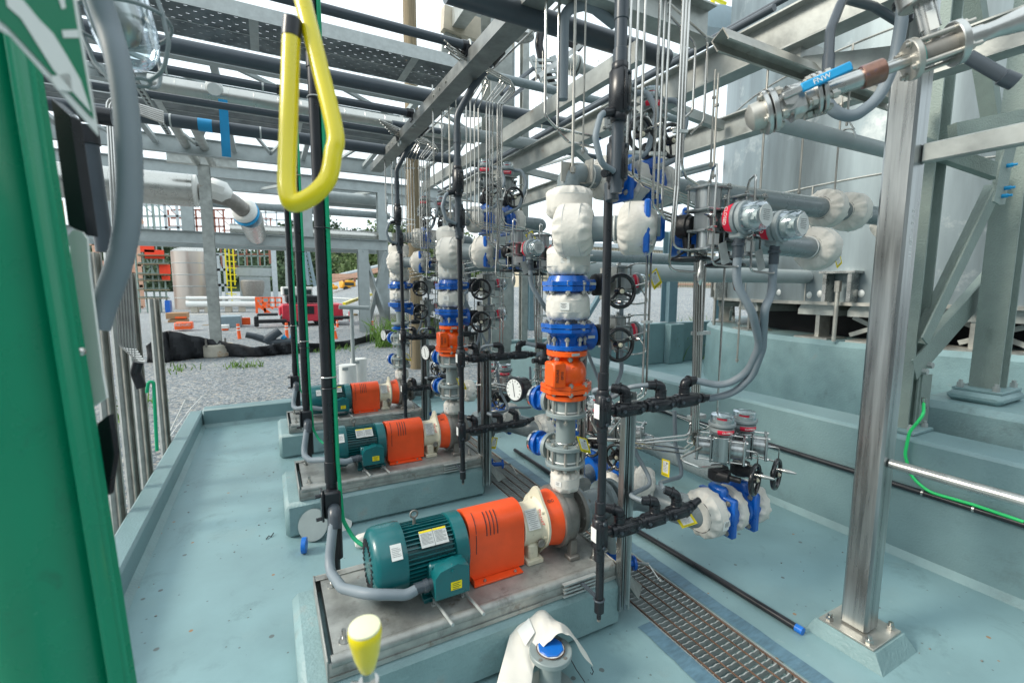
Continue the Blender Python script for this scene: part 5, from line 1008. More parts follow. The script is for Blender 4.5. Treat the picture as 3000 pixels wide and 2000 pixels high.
part('strap', MB().torus((cx, 1.5, 2.715), X, .047, .004, 24, 6, 3).bar((cx, 1.46, 2.75), (cx, 1.49, 2.80), .02, .004), galv_m, cl); part('rod', MB().cyl((cx, 1.5, 2.78), (cx, 1.5, 3.2), .006, n=8), ssd_m, cl)
def rodpx(px, py0, py1, y, lb): 
    a = un(px, py0, 'y', y); b = un(px, py1, 'y', y); zt = max(a.z, b.z); zb = min(a.z, b.z); rod(lb, a.x, y, zb, zt)
rodpx(2105, 215, 528, 1.72, 'thin hanger rod from the slotted channel down to the tube run'); rodpx(2096, 205, 495, 2.0, 'hanger rod through the flange of the diagonal I-beam')
rodpx(2250, 200, 640, 1.75, 'hanger rod holding the upper grey header pipe at its near end'); rodpx(2360, 300, 575, 1.76, 'hanger rod beside the ring jacket of the upper header pipe')
rodpx(2472, 230, 600, 1.76, 'hanger rod between the two ring jackets of the upper header pipe'); rodpx(2170, 880, 1060, 2.05, 'thin rod standing in front of the curved tank base wall')
# header pipes to the right
solo('header_pipe', 'upper grey header pipe running right behind the CLOSED boxes', 'pipe', MB().cyl((2.05, 1.78, 2.40), (3.16, 1.75, 2.40), .062, n=26).cyl((3.35, 1.75, 2.40), (3.9, 1.75, 2.40), .062, n=26), gpipe_m)
jacket_thing('ring jacket on the end of the upper header pipe', (3.10, 1.75, 2.40), X, .14, .12, .066, 21, units=None); jacket_thing('ring jacket just left of the stainless column on the upper header pipe', (3.36, 1.75, 2.40), X, .15, .125, .066, 22, units=None)
jacket_thing('jacketed elbow seen right of the stainless column, upper one', (4.22, 1.85, 2.42), V((1, .2, -.2)), .2, .15, .08, 24, units=None)
solo('header_pipe', 'lower grey header pipe with a pale band left of the stainless column', 'pipe', MB().cyl((2.0, 1.62, 2.15), (2.86, 1.62, 2.13), .060, n=26), gpipe_m)
solo('band_clamp', 'pale band near the end of the lower header pipe', 'clamp', MB().torus((2.78, 1.62, 2.132), X, .0615, .004, 28, 6), white_m)
jacket_thing('ring jacket on the end of the lower header pipe', (2.80, 1.62, 2.13), X, .14, .125, .066, 23, units=None)
solo('header_pipe', 'thick dark blue grey pipe crossing behind both header pipes', 'pipe', MB().cyl((2.6, 4.0, 2.07), (9.0, 4.3, 2.07), .10, n=24), graysteel_m)
for k, y in enumerate((4.9, 5.6)): solo('header_pipe', ('nearer' if k == 0 else 'farther')+' pale grey header pipe running right behind the middle riser', 'pipe', MB().cyl((1.7, y, 2.30-.12*k), (8, y, 2.30-.12*k), .08, n=20), gpipe_m)
dpn = thing('down_pipe', 'dark standing pipe with a jacketed cap behind the right steel leg', 'pipe', (4.66, 1.93, .9))
part('pipe', MB().cyl((4.66, 1.93, .0), (4.66, 1.93, 2.12), .095, n=26), dpipe_m, dpn); part('canvas_cap', jacket((4.66, 1.93, 2.10), Z, .17, .15, .10, seed=30), canvas_m, dpn, sharp=70)
solo('jacket_heap', 'crumpled white jacket lying behind the textured diagonal brace', 'insulation jacket', jacket((4.75, 1.9, .92), Z, .20, .09, .03, seed=31, wr=.12), canvas_m, sharp=70)
# textured legs and braces
lg = thing('steel_stanchion', 'textured green grey steel leg standing on the curb behind the stainless column', 'steel leg', (4.13, 1.66, .86))
part('shaft', MB().ibeam((4.15, 1.66, .885), (4.15, 1.66, 4.6), .17, .20, .016, X), tex_m, lg, smooth=False)
part('base_plate', MB().box(4.0, 4.29, 1.49, 1.82, .862, .885, .004), pad_m, lg)
for x, y in ((4.03, 1.53), (4.25, 1.53), (4.25, 1.79)): part('anchor_nut', MB().cyl((x, y, .885), (x, y, .912), .020, n=6).cyl((x, y, .912), (x, y, .93), .012, n=10), galv_m, lg)
part('gusset', MB().box(4.19, 4.40, 1.57, 1.582, .89, 1.26), tex_m, lg, smooth=False)
blk = thing('footing_block', 'rounded painted footing block behind the curb wall at right', 'footing', (4.85, 1.4, 0))
part('block', MB().box(4.45, 5.35, 1.02, 1.72, 0, 1.05, .05), pad_m, blk); part('grout', MB().box(4.62, 5.08, 1.24, 1.56, 1.05, 1.13, .03), pad_m, blk)
l2 = thing('steel_stanchion', 'textured green grey steel leg on the raised footing block', 'steel leg', (4.87, 1.4, 1.13))
part('shaft', MB().ibeam((4.87, 1.4, 1.15), (4.87, 1.4, 4.8), .16, .17, .016, X), tex_m, l2, smooth=False); part('base_plate', MB().box(4.66, 5.05, 1.26, 1.54, 1.13, 1.15, .004), pad_m, l2)
part('embossed_mark', MB().text('PC09', (4.784, 1.40, 1.55), Z, -Y, .05), tex_m, l2)
for x, y in ((4.69, 1.30), (4.69, 1.50), (5.02, 1.30), (5.02, 1.50)): part('anchor_nut', MB().cyl((x, y, 1.15), (x, y, 1.185), .022, n=6).cyl((x, y, 1.185), (x, y, 1.205), .013, n=10), galv_m, l2)
def brace(label, pa, pb, wd=.13, bolts=()):
    t = thing('diagonal_brace', label, 'brace', pa); pa, pb = V(pa), V(pb); d = (pb-pa).normalized()
    part('angle', MB().angle(pa, pb, wd, .012, Y), tex_m, t, smooth=False)
    n_ = d.cross(Y).normalized()
    for s_ in bolts:
        q = pa+d*s_-n_*0; c = q+ (V((0, 0, 1)).cross(d)).normalized()*0
        part('bolt_head', MB().cyl(q+V((.03, -.0, .03)), q+V((.03, -.03, .03)), .024, n=6), galv_m, t)
    return t
brace('textured diagonal brace rising right from the gusset of the curb leg', un(2686, 1112, 'y', 1.56), un(3040, 705, 'y', 1.50), .17, (.05, .13))
brace('flat diagonal brace rising steeply to the bolted plate of the right leg', un(2720, 1010, 'y', 1.50), un(2945, 540, 'y', 1.40), .11)
brace('flat diagonal brace crossing in front of the tank at top right', un(2865, -40, 'y', 1.9), un(2925, 350, 'y', 1.9), .12)
beam_thing('leg_tie', 'green grey tie beam from the curb leg to the right leg', 'beam', MB().bar(un(2690, 425, 'y', 1.62), un(2920, 505, 'y', 1.42), .06, .10).bar(un(2790, 385, 'y', 1.45), un(3060, 330, 'y', 1.2), .06, .09), tex_m)
cp = thing('connection_plate', 'steel plate with blue coated bolts on the right leg', 'plate', un(2935, 560, 'y', 1.30))
part('plate', MB().prism([un(x, y, 'y', 1.30) for x, y in ((2918, 560), (2912, 590), (2930, 600), (2945, 598), (2962, 500), (2990, 380), (2960, 380), (2932, 480))], (0, .012, 0)), tex_m, cp, smooth=False)
for x, y in ((2950, 486), (2943, 552), (2935, 575)): part('blue_bolt', MB().cyl(un(x, y, 'y', 1.30), un(x, y, 'y', 1.30)+V((.0, -.03, 0)), .014, n=6).cyl(un(x, y, 'y', 1.30), un(x, y, 'y', 1.30)+V((.0, -.05, 0)), .008, n=8), MATS['blue_tape'], cp)
# green bonding wire, curb conduit, floor conduit
gw = thing('bonding_wire', 'bright green bonding wire looping from the steel leg down to the curb conduit', 'wire', un(2706, 1170, 'y', 1.45))
neon_m = mat('bright_green_wire', (.02, .62, .16), .4)
part('wire', MB().tube([un(2706, 1180, 'y', 1.50), un(2706, 1215, 'x', 3.92), un(2664, 1265, 'x', 3.90), un(2651, 1330, 'x', 3.89), un(2668, 1395, 'x', 3.89), un(2720, 1440, 'x', 3.89), un(2850, 1477, 'x', 3.89), un(3000, 1528, 'x', 3.89)], .010, 12, .15, 8), neon_m, gw)
part('lug', MB().cyl(un(2706, 1165, 'y', 1.50), un(2706, 1185, 'y', 1.50), .014, n=10).box(4.10, 4.14, 1.485, 1.492, 1.05, 1.12), tube_m, gw)
zc_ = un(2270, 1307, 'x', 3.9).z
cc = thing('curb_conduit', 'black conduit clipped along the face of the curb wall', 'conduit', (3.9, 1.5, zc_))
part('run', MB().cyl((3.9, 4.4, zc_), (3.9, -.3, zc_), .021, n=18), black_m, cc)
for yy in (1.38, 1.12): part('band', MB().cyl((3.9, yy, zc_), (3.9, yy-.012, zc_), .0235, n=18), ss_m, cc)
solo('header_pipe', 'grey drain header lying along the foot of the curb wall', 'pipe', MB().cyl((3.47, 7.2, .27), (3.47, 2.62, .27), .10, n=26), gpipe_m)
fc = thing('floor_conduit', 'black conduit lying loose on the floor beside the grating, blue tip', 'conduit', (2.5, 2, 0))
part('run', MB().tube([(2.520, 1.37, .021), (2.50, 1.9, .021), (2.46, 2.55, .021), (2.46, 4.6, .021)], .020, 16, .3), black_m, fc); part('blue_cap', MB().cyl((2.521, 1.335, .021), (2.5195, 1.375, .021), .0215, n=18), mat('blue_cap', (.01, .16, .6), .35), fc)
# tank, its base wall and sleeper beams
TC = V((11.6, 3.7, 0))
tank_m = mat('brushed_tank_steel', (.20, .245, .26), .42, .45, var=.34, vs=2.2, stretch=(1, 1, .12), stain=(.42, .46, .46), st_amt=.56, st_s=.9, rvar=.14)
tk = thing('storage_tank', 'huge brushed steel tank filling the right background', 'tank', (11.6, 3.7, 1.68))
part('shell', MB().lathe((11.6, 3.7, 1.70), Z, [(0, 4.35), (7.5, 4.35), (8.3, 2.5), (8.4, .01)], 120), tank_m, tk)
part('bottom_ring', MB().lathe((11.6, 3.7, 1.655), Z, [(0, 4.42), (.045, 4.42), (.05, 4.35)], 120), ssd_m, tk)
for z_ in (3.4, 5.2): part('weld_seam', MB().torus((11.6, 3.7, z_), Z, 4.35, .014, 120, 5), ssd_m, tk)
for a_ in (2.72, 3.3, 3.02, 3.75): part('weld_seam', MB().box(-.008, .008, -.008, .008, (1.7 if a_ < 3.2 else 3.4), (3.4 if a_ < 3.2 else 5.2)).shift(11.6+4.35*math.cos(a_), 3.7+4.35*math.sin(a_)), ssd_m, tk)
def on_tank(az, r=4.35): return TC+V((math.cos(az)*r, math.sin(az)*r, 0))
def az_px(px):
    best = None
    for k in range(1400):
        a = math.pi*.5+math.pi*k/1400; q = on_tank(a)+Z*1.7-CAM; zz = q.dot(_f)
        if zz <= 0: continue
        e = abs(1500+F_PX*q.dot(_r)/zz-px)
        if on_tank(a, 1).length and (q.dot(V((math.cos(a), math.sin(a), 0))) < 0) and (best is None or e < best[0]): best = (e, a)
    return best[1]
for px in (2470, 2120):
    a = az_px(px); e = V((math.cos(a), math.sin(a), 0)); t = V((-e.y, e.x, 0)); c = on_tank(a)
    ch = part('anchor_chair', MB().obox(c+e*.12+Z*2.12, (.24, .46, .035), (e, t, Z), .003).obox(c+e*.11+t*.16+Z*1.91, (.2, .05, .40), (e, t, Z)).obox(c+e*.11-t*.16+Z*1.91, (.2, .05, .40), (e, t, Z)), ss_m, tk, smooth=False)
    part('anchor_rod', MB().cyl(c+e*.16+Z*1.15, c+e*.16+Z*1.95, .028, n=10).cyl(c+e*.16+Z*1.85, c+e*.16+Z*2.0, .045, n=8), ssd_m, ch)
spl = MB()
for px in (2370, 2400, 2520, 2260, 2280): 
    a = az_px(px); c = on_tank(a, 4.362)+Z*(1.78+.05*rnd.random()); e = V((math.cos(a), math.sin(a), 0)); spl.sphere(c-e*.035, .05, 10, 6, 1, 1, 1.2)
part('sealant_blob', spl, white_m, tk)
solo('tank_ring_wall', 'curved blue grey painted ring wall carrying the tank', 'wall', MB().lathe((11.6, 3.7, 0), Z, [(0, 4.53), (1.08, 4.51), (1.15, 4.44), (1.151, .01)], 120), pad_m, smooth=True)
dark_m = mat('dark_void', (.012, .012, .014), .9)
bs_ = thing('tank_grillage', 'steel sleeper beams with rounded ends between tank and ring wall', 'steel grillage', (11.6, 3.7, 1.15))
part('core', MB().lathe((11.6, 3.7, 1.152), Z, [(0, 3.6), (.50, 3.6)], 60), dark_m, bs_)  # near-black drum, paints the deep shade between the sleeper beams
for i, px in enumerate((2095, 2185, 2390, 2555, 2700, 2860, 2975)):
    a = az_px(px); e = V((math.cos(a), math.sin(a), 0)); t = V((-e.y, e.x, 0)); c = on_tank(a, 4.30)
    h_, w_ = .14, .30
    pts = [c+t*x+Z*z for x, z in ((-w_, 1.50), (w_, 1.50), (w_, 1.58), (w_*.85, 1.65), (-w_*.85, 1.65), (-w_, 1.58))]
    part('sleeper_beam', MB().prism(pts, -e*1.2), paleSteel_m, bs_, smooth=False); part('stub_leg', MB().obox(c-e*.15+Z*1.33, (.25, .06, .35), (e, t, Z)).obox(c-e*.1+Z*1.16, (.45, .5, .03), (e, t, Z)), ssd_m, bs_, smooth=False)
    if i % 2 == 0: part('cross_brace', MB().bar(c-e*.25+t*.35+Z*1.22, c-e*.25+t*.95+Z*1.48, .05, .06).bar(c-e*.3+t*.35+Z*1.48, c-e*.3+t*.95+Z*1.22, .05, .06), paleSteel_m, bs_, smooth=False)
# pale blue duct high up, upper tank and platform left of it
solo('duct', 'pale blue slab sided duct sloping across the sky at the top', 'duct', MB().prism([un(x, y, 'y', 8.6) for x, y in ((1945, 5), (2120, 14), (2290, 62), (2266, 100), (2190, 95), (2075, 78), (1945, 38))], (0, .7, 0)), mat('pale_blue_panel', (.48, .60, .66), .5, var=.05), smooth=False)
solo('yellow_rail', 'short piece of yellow handrail above the pale duct', 'handrail', MB().tube([un(2085, -20, 'y', 9), un(2089, 12, 'y', 9)], .05, 8).tube([un(2080, -10, 'y', 9), un(2125, 12, 'y', 9)], .05, 8), yellow_m)
def yplane(name, label, cat, pts, y, t, m): return solo(name, label, cat, MB().prism([un(a, b, 'y', y) for a, b in pts], (0, t, 0)), m, smooth=False)
def pxbar(pa, pb, y, w_, h_=None, y2=None): return MB().bar(un(*pa, 'y', y), un(*pb, 'y', y if y2 is None else y2), w_, h_ or w_)
pt = thing('access_platform', 'tan steel platform with grating high above the middle pump', 'platform', un(1400, 150, 'y', 9))
part('fascia_beam', pxbar((1296, 55), (1500, 130), 9, .2, .42), mat('tan_steel', (.52, .46, .36), .5, var=.1), pt, smooth=False)
part('side_beam', MB().bar(un(1340, 62, 'y', 9), un(1385, -5, 'y', 7.6), .25, .3), paleSteel_m, pt, smooth=False)
part('grating_floor', MB().prism([un(1345, 70, 'z', 8.0), un(1500, 95, 'z', 8.0), un(1540, 10, 'z', 8.0), un(1395, -15, 'z', 8.0)], (0, 0, .05)), galv_m, pt, smooth=False)
part('gusset', MB().prism([un(x, y, 'y', 9) for x, y in ((1300, 100), (1325, 75), (1345, 130), (1320, 190), (1290, 190))], (0, .1, 0)), paleSteel_m, pt, smooth=False)
part('post', pxbar((1324, 90), (1324, 330), 9.2, .22), paleSteel_m, pt, smooth=False); part('brace', pxbar((1335, 110), (1362, 185), 9.1, .14), paleSteel_m, pt, smooth=False)
for px, y, w_, n in ((1455, 8, .42, 'broad pale steel column right of the channel beam'), (1535, 8.5, .14, 'thin pale steel column beyond the blue capped pipe')): 
    a = un(px, 500, 'y', y); solo('platform_stanchion', n, 'column', MB().ibeam((a.x, y, 0), (a.x, y, 7.5), w_, w_, .02, Y), paleSteel_m, smooth=False)
a = un(1494, 300, 'y', 9); solo('platform_stanchion', 'slender grey column between the two pale platform columns', 'column', MB().cyl((a.x, 9, 0), (a.x, 9, 7.5), .10, n=14), graysteel_m)
lt = thing('ladder_tray', 'ladder type cable tray dropping steeply behind the caned conduit', 'cable tray', un(1600, 250, 'y', 7))
for dx in (0, 62): part('side_rail', pxbar((1556+dx, 165), (1622+dx*.75, 300), 7, .03, .12), galv_m, lt, smooth=False)
for k in range(7): part('rung', pxbar((1560+9*k, 178+18*k), (1618+7*k, 178+16*k), 7, .05, .04), galv_m, lt, smooth=False)
part('cables', MB().tube([un(1590, 60, 'y', 7.1), un(1578, 130, 'y', 7.1), un(1590, 190, 'y', 7.1), un(1640, 290, 'y', 7.1)], .07, 10, .3), black_m, lt)
for k, (pa, pb, r, m_) in enumerate((((1470, 275), (1595, 175), .035, dpipe_m), ((1470, 305), (1590, 215), .03, dpipe_m), ((1560, 330), (1650, 270), .02, dpipe_m))):
    solo('platform_conduit', ('upper', 'middle', 'lower')[k]+' slanting dark conduit right of the broad pale column', 'conduit', MB().cyl(un(*pa, 'y', 6.2), un(*pb, 'y', 7.4), r, n=12), m_)
solo('platform_pipe', 'tan flanged pipe high between the caned conduit and the black conduit', 'pipe', MB().cyl(un(1640, 178, 'y', 8), un(1790, 232, 'y', 8), .10, n=18).cyl(un(1685, 193, 'y', 8), un(1691, 195, 'y', 8), .19, n=22).cyl(un(1676, 190, 'y', 8), un(1681, 192, 'y', 8), .19, n=22), paleSteel_m)
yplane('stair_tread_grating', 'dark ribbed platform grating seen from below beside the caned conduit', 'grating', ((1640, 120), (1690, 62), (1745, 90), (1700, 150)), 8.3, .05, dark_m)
solo('slotted_rail', 'bright slotted strut rail rising right above the tan flanged pipe', 'strut', pxbar((1578, 225), (1765, 85), 6.5, .05, .07), ss_m, smooth=False)
solo('blue_cap_pipe', 'small relief pipe with a blue cap under the channel beam', 'pipe', MB().cyl(un(1570, 40, 'y', 6), un(1560, 50, 'y', 6), .07, n=14), MATS['blue_cap'])
vb = thing('relief_elbow', 'jacketed silver elbow with flange beside the broad pale column', 'pipe elbow', un(1535, 90, 'y', 7))
part('elbow', MB().tube([un(1535, 110, 'y', 7), un(1535, 80, 'y', 7), un(1565, 70, 'y', 7)], .12, 18, .15, 6), alu_m, vb); part('flange', MB().cyl(un(1533, 112, 'y', 7), un(1533, 92, 'y', 7), .18, n=20), ss_m, vb)
for k, px in enumerate((1571, 1590, 1673, 1753)): rodpx(px, 170-20*(k % 2), 420, 6.5, ('first', 'second', 'third', 'fourth')[k]+' thin rod hanging in the sky gap, counted from the left')

for k, (x, z) in enumerate(((1.62, 3.66), (1.69, 3.63))): solo('air_tube', ('left' if k == 0 else 'right')+' long stainless tube running back beside the overhead channel', 'tube', MB().cyl((x, 1.2, z), (x, 6.6, z), .0075, n=8), tube_m)
for k, (y, z, r, x1) in enumerate(((2.95, 3.95, .03, 3.2), (3.5, 4.1, .045, 4.4), (5.2, 4.35, .05, 5.6), (6.3, 4.0, .04, 5.2), (7.4, 4.9, .07, 6.4))):
    xpipe('overhead_conduit', ('first', 'second', 'third', 'fourth', 'fifth')[k]+' small overhead pipe crossing right of the channel, counted from the camera', y, z, r, 1.55, x1, (dpipe_m, graysteel_m, gpipe_m, dpipe_m, paleSteel_m)[k], bands=(2.2,))
for k, (x, z) in enumerate(((2.75, 3.55), (3.05, 3.75))): solo('overhead_conduit', ('lower' if k == 0 else 'upper')+' dark conduit running back between the two weathered girders', 'conduit', MB().cyl((x, 1.9, z), (x, 8, z), .022, n=12), dpipe_m)
for k in range(4):
    y = 2.7+1.1*k; beam_thing('roof_purlin', ('first', 'second', 'third', 'fourth')[k]+' light steel member joining the two weathered girders, counted from the camera', 'purlin', MB().bar((2.56, y, 3.27), (3.34, y+(.5 if k % 2 else 0), 3.2), .05, .07), paleSteel_m)
# ================================================================== YARD BEHIND
def gz(x, y):                                 # ground height of the yard
    s = max(0, min(1, (y-34)/26)); s = s*s*(3-2*s); return 3.2*s*max(0, min(1, (x-3)/12))
m = MB(); nx, ny = 60, 40; vs = []
for j in range(ny+1):
    for i in range(nx+1):
        x = 2.5+i*2.6; y = 33+j*2.2; vs.append((x, y, gz(x, y)+(.002 if gz(x, y) == 0 else .12*math.sin(x*1.3)*math.cos(y*.9)*min(1, gz(x, y)))))
setting('gravel_bank', MB().add(vs, [(j*(nx+1)+i, j*(nx+1)+i+1, (j+1)*(nx+1)+i+1, (j+1)*(nx+1)+i) for j in range(ny) for i in range(nx)]), gravel_m, smooth=True)
vs = []
for j in range(13):
    for i in range(31): x = 5+i*1.6; y = 9.2+j*2.0; vs.append((x, y, .35+1.55*(j/12)**.8+.05*math.sin(i*1.7+j)))
setting('gravel_slope', MB().add(vs, [(j*31+i, j*31+i+1, (j+1)*31+i+1, (j+1)*31+i) for j in range(12) for i in range(30)]), gravel_m, smooth=True)
leaf_m = mat('foliage', (.075, .115, .035), .8, var=.5, vs=.12); leafd_m = mat('dark_foliage', (.05, .085, .04), .85, var=.45, vs=.15)
grass_m = mat('weeds', (.13, .24, .04), .7, var=.4, vs=8)
def hillside(name, x0, x1, y0, hfun, n, seed, m_, sz=3.0):
    r_ = random.Random(seed); base = MB(); N = 40
    vs = []
    for i in range(N+1):
        x = x0+(x1-x0)*i/N; h = hfun(i/N); vs += [(x, y0-10, -1), (x, y0+15, h*.55), (x, y0+45, h)]
    base.add(vs, [(3*i, 3*i+3, 3*i+4, 3*i+1) for i in range(N)]+[(3*i+1, 3*i+4, 3*i+5, 3*i+2) for i in range(N)])
    setting(name, base, m_, smooth=True)
    mb = MB()
    for _ in range(n):
        u = r_.random(); v = r_.random(); x = x0+(x1-x0)*u; h = hfun(u); y = y0-10+55*v; z = h*min(1, (v*.55/.45 if v < .45 else .55+.45*(v-.45)/.55)); R = sz*(.6+.8*r_.random())
        z += R*.4
        for _ in range(58):
            d = V((r_.gauss(0, 1), r_.gauss(0, 1), r_.gauss(0, .9))); d = d.normalized()*R*(.75+.4*r_.random()); c = V((x, y, z))+d
            a = V((r_.gauss(0, 1), r_.gauss(0, 1), r_.gauss(0, 1))).normalized(); b = a.orthogonal().normalized(); c2 = a.cross(b); s_ = R*.16*(.6+.8*r_.random())
            mb.add([c+b*s_, c+c2*s_*.8, c-b*s_, c-c2*s_*.8], [(0, 1, 2, 3)])
    o = mesh_obj('distant_woods', mb, m_, V((0, 0, 0)), False); o['kind'] = 'stuff'
def hL(u): return 15+9*math.sin(min(1, max(0, (u-.30)/.5))*math.pi/2)+2*math.sin(u*9)
hillside('far_hill', -60, 75, 210, lambda u: 17+13*max(0, min(1, (u-.42)/.2))+3*math.sin(u*14), 520, 3, leafd_m, 4.2)
hillside('wooded_hill', 22, 110, 130, lambda u: 21*min(1, u*4+.35)*(1-.25*u)+1.5*math.sin(u*12), 520, 5, leaf_m, 3.0)
# wooden pole, T post, casings
wp = un(1220, 990, 'y', 10.6)
solo('utility_pole', 'weathered wooden utility pole rising behind the middle pump', 'pole', MB().cyl((wp.x, 10.6, -.2), (wp.x, 10.6, 13), .16, .13, 20), wood_m)
tp = thing('standpipe', 'rusty T topped standpipe between the two white casing pipes', 'standpipe', (1.3, 9.2, 0)); q = un(1035, 1060, 'y', 9.0)
part('stem', MB().cyl((q.x, 9.0, 0), (q.x, 9.0, un(1035, 898, 'y', 9).z), .035, n=12), graysteel_m, tp); part('cross_bar', MB().cyl(un(993, 899, 'y', 9), un(1080, 902, 'y', 9), .04, n=12), graysteel_m, tp)
for px, top, y, n in ((1018, 1068, 8.7, 'left white casing pipe standing in the gravel, nearer one'), (1050, 1050, 9.3, 'right white casing pipe standing in the gravel, farther one')):
    a = un(px, top, 'y', y); t = thing('casing_pipe', n, 'casing pipe', (a.x, y, 0), 'white casing pipes')
    part('pipe', MB().cyl((a.x, y, -.05), (a.x, y, a.z), .15, n=28).cyl((a.x, y, a.z), (a.x, y, a.z+.001), .13, n=28), white_m, t); part('scuff_marks', MB().obox(V((a.x-.06, y-.14, a.z-.05)), (.10, .02, .05)), graysteel_m, t)
# silt fence
fb_m = mat('black_geotextile', (.018, .02, .024), .7, var=.3, bump=.5, bs=6, bd=.05)
pts = [(430, 1012, 1062), (478, 972, 1062), (497, 968, 1060), (560, 982, 1052), (613, 992, 1046), (680, 1005, 1045), (745, 1017, 1046), (790, 1010, 1042), (828, 1002, 1038), (880, 1006, 1034), (960, 1003, 1026), (1030, 995, 1014), (1080, 980, 1000), (1113, 972, 992), (1160, 958, 985)]
pts_old = [(430, 1012, 1052), (478, 975, 1060), (495, 962, 1060), (560, 985, 1052), (640, 1000, 1040), (720, 1018, 1034), (800, 1022, 1030), (880, 1012, 1035), (960, 1008, 1028), (1030, 995, 1015), (1090, 975, 1000), (1150, 955, 985)]
fv = []; N = len(pts)
for i in range(N-1):
    for k in range(6):
        t = k/6; a, b, c = [pts[i][j]*(1-t)+pts[i+1][j]*t for j in range(3)]
        g_ = un(a, c, 'z', .0); tp_ = un(a, b, 'y', g_.y-.1)
        for j in range(5): u_ = j/4; q = g_*(1-u_)+tp_*u_; fv.append(q+V((0, .07*math.sin((i*6+k)*1.1+u_*4), 0)))
nf = len(fv)//5
fm = MB().add(fv, [(i*5+j, (i+1)*5+j, (i+1)*5+j+1, i*5+j+1) for i in range(nf-1) for j in range(4)])
o = solo('silt_fence', 'sagging black silt fence across the gravel behind the pumps', 'silt fence', fm, fb_m); sm = o.modifiers.new('s', 'SOLIDIFY'); sm.thickness = .01
# weeds
def weeds(label, spots, n, h):
    r_ = random.Random(len(label)); mb = MB()
    for (c, rad_) in spots:
        for _ in range(n):
            p = V(c)+V((r_.gauss(0, rad_), r_.gauss(0, rad_), 0)); hh = h*(.4+r_.random()); l = V((r_.gauss(0, .35), r_.gauss(0, .35), 1)).normalized(); w_ = V((r_.random()-.5, r_.random()-.5, 0)).normalized()*.012
            mb.add([p-w_, p+w_, p+l*hh*.6+w_*.9, p+l*hh+V((l.x*hh*.4, l.y*hh*.4, 0)), p+l*hh*.6-w_*.9], [(0, 1, 2, 3, 4)])
    o = mesh_obj('weeds', mb, grass_m, V((0, 0, 0)), False); o['kind'] = 'stuff'
weeds('a', [(un(1150, 1000, 'z', 0), .35), (un(1200, 985, 'z', 0), .3), (un(1130, 1015, 'z', 0), .2), (un(1265, 990, 'z', 0), .35)], 150, .8)
weeds('bb', [(un(1015, 1025, 'z', 0), .25), (un(930, 1030, 'z', 0), .2), (un(690, 1075, 'z', 0), .15), (un(740, 1075, 'z', 0), .12), (un(520, 1085, 'z', 0), .2), (un(400, 1190, 'z', 0), .18), (un(400, 1230, 'z', 0), .14)], 34, .16)
weeds('ccc', [(V((9.6, 9.1, 0)), .3), (V((11, 9.3, 0.5)), .4), (V((10.3, 9.2, .4)), .3)], 130, .5)
# loose black pipe stubs behind the fence
for k, (a, b, r) in enumerate((((775, 1000), (820, 968), .13), ((745, 985), (800, 1003), .10), ((720, 980), (770, 990), .09), ((800, 1003), (870, 998), .10), ((845, 1000), (828, 985), .07), ((855, 1000), (858, 983), .07))):
    n = ('thick black pipe offcut pointing up to the right behind the silt fence', 'black pipe offcut under the thick one behind the silt fence', 'leftmost black pipe offcut behind the silt fence', 'long black pipe offcut lying flat behind the silt fence', 'short black stub with blue end, left of the two', 'short black stub with blue end, right of the two')[k]
    t = thing('pipe_offcut', n, 'pipe offcut', un(a[0], 1003, 'z', 0)); p0 = un(a[0], a[1], 'y', 15.6); p1 = un(b[0], b[1], 'y', 15.6)
    part('pipe', MB().cyl(p0, p1, r, n=14), dpipe_m, t)
    if k > 3: d = (p1-p0).normalized(); part('blue_end', MB().cyl(p1-d*.08, p1+d*.01, r*1.05, n=14), MATS['blue_tape'], t)
# posts, boxes
cone_m = mat('orange_plastic', (.95, .13, .02), .5)
for k, (px, yb, yt, tl) in enumerate(((702, 992, 948, -4), (841, 990, 945, 0), (985, 992, 948, -14), (989, 958, 938, 0), (1092, 970, 940, 0))):
    g_ = un(px, yb, 'z', 0); tz = un(px, yt, 'y', g_.y).z
    t = thing('marker_post', ('leftmost orange marker post, near the T shaped support', 'orange marker post left of the black poles', 'orange marker post leaning left beside the near black pole', 'small far orange marker post behind the leaning one', 'orange marker post between the rack columns')[k], 'marker post', g_, 'orange marker posts')
    tilt = V((tl*.012, 0, 1)); part('post', MB().cyl(g_, g_+tilt*tz, .06, .05, 12), cone_m, t)
    for s_ in (.55, .75): part('white_band', MB().cyl(g_+tilt*tz*s_, g_+tilt*tz*(s_+.08), .064, n=12), white_m, t)
def yardbox(name, label, cat, px0, px1, py0, py1, y, d, m_, lid=None, bands=None):
    a = un(px0, py1, 'y', y); b = un(px1, py0, 'y', y); t = thing(name, label, cat, (a.x, y, 0)); part('body', MB().box(a.x, b.x, y, y+d, max(0, a.z), b.z, .02), m_, t)
    if lid: part('lid', MB().box(a.x-.03, b.x+.03, y-.03, y+d+.03, b.z-.14, b.z+.02, .02), lid, t)
    return t, a, b
card_m = mat('cardboard', (.36, .21, .11), .8); ogrey_m = mat('blue_grey_box', (.22, .30, .34), .5)
t, a, b = yardbox('cardboard_box', 'upper brown carton left of the T shaped support', 'carton', 486, 547, 916, 935, 30, .9, card_m); part('box_band', MB().box(a.x+.4, a.x+.9, 29.98, 30, b.z-.3, b.z-.2), cone_m, t)
yardbox('cardboard_box', 'lower brown carton under the upper one', 'carton', 492, 547, 936, 953, 30.0, .9, card_m)
t, a, b = yardbox('tool_chest', 'bright orange tool chest lying before the brown cartons', 'tool chest', 511, 561, 944, 966, 24, .6, cone_m); part('lettering', MB().text('RIDGID', ((a.x+b.x)/2, 23.97, (a.z+b.z)/2+.05), X, Z, .17, .004), white_m, t)
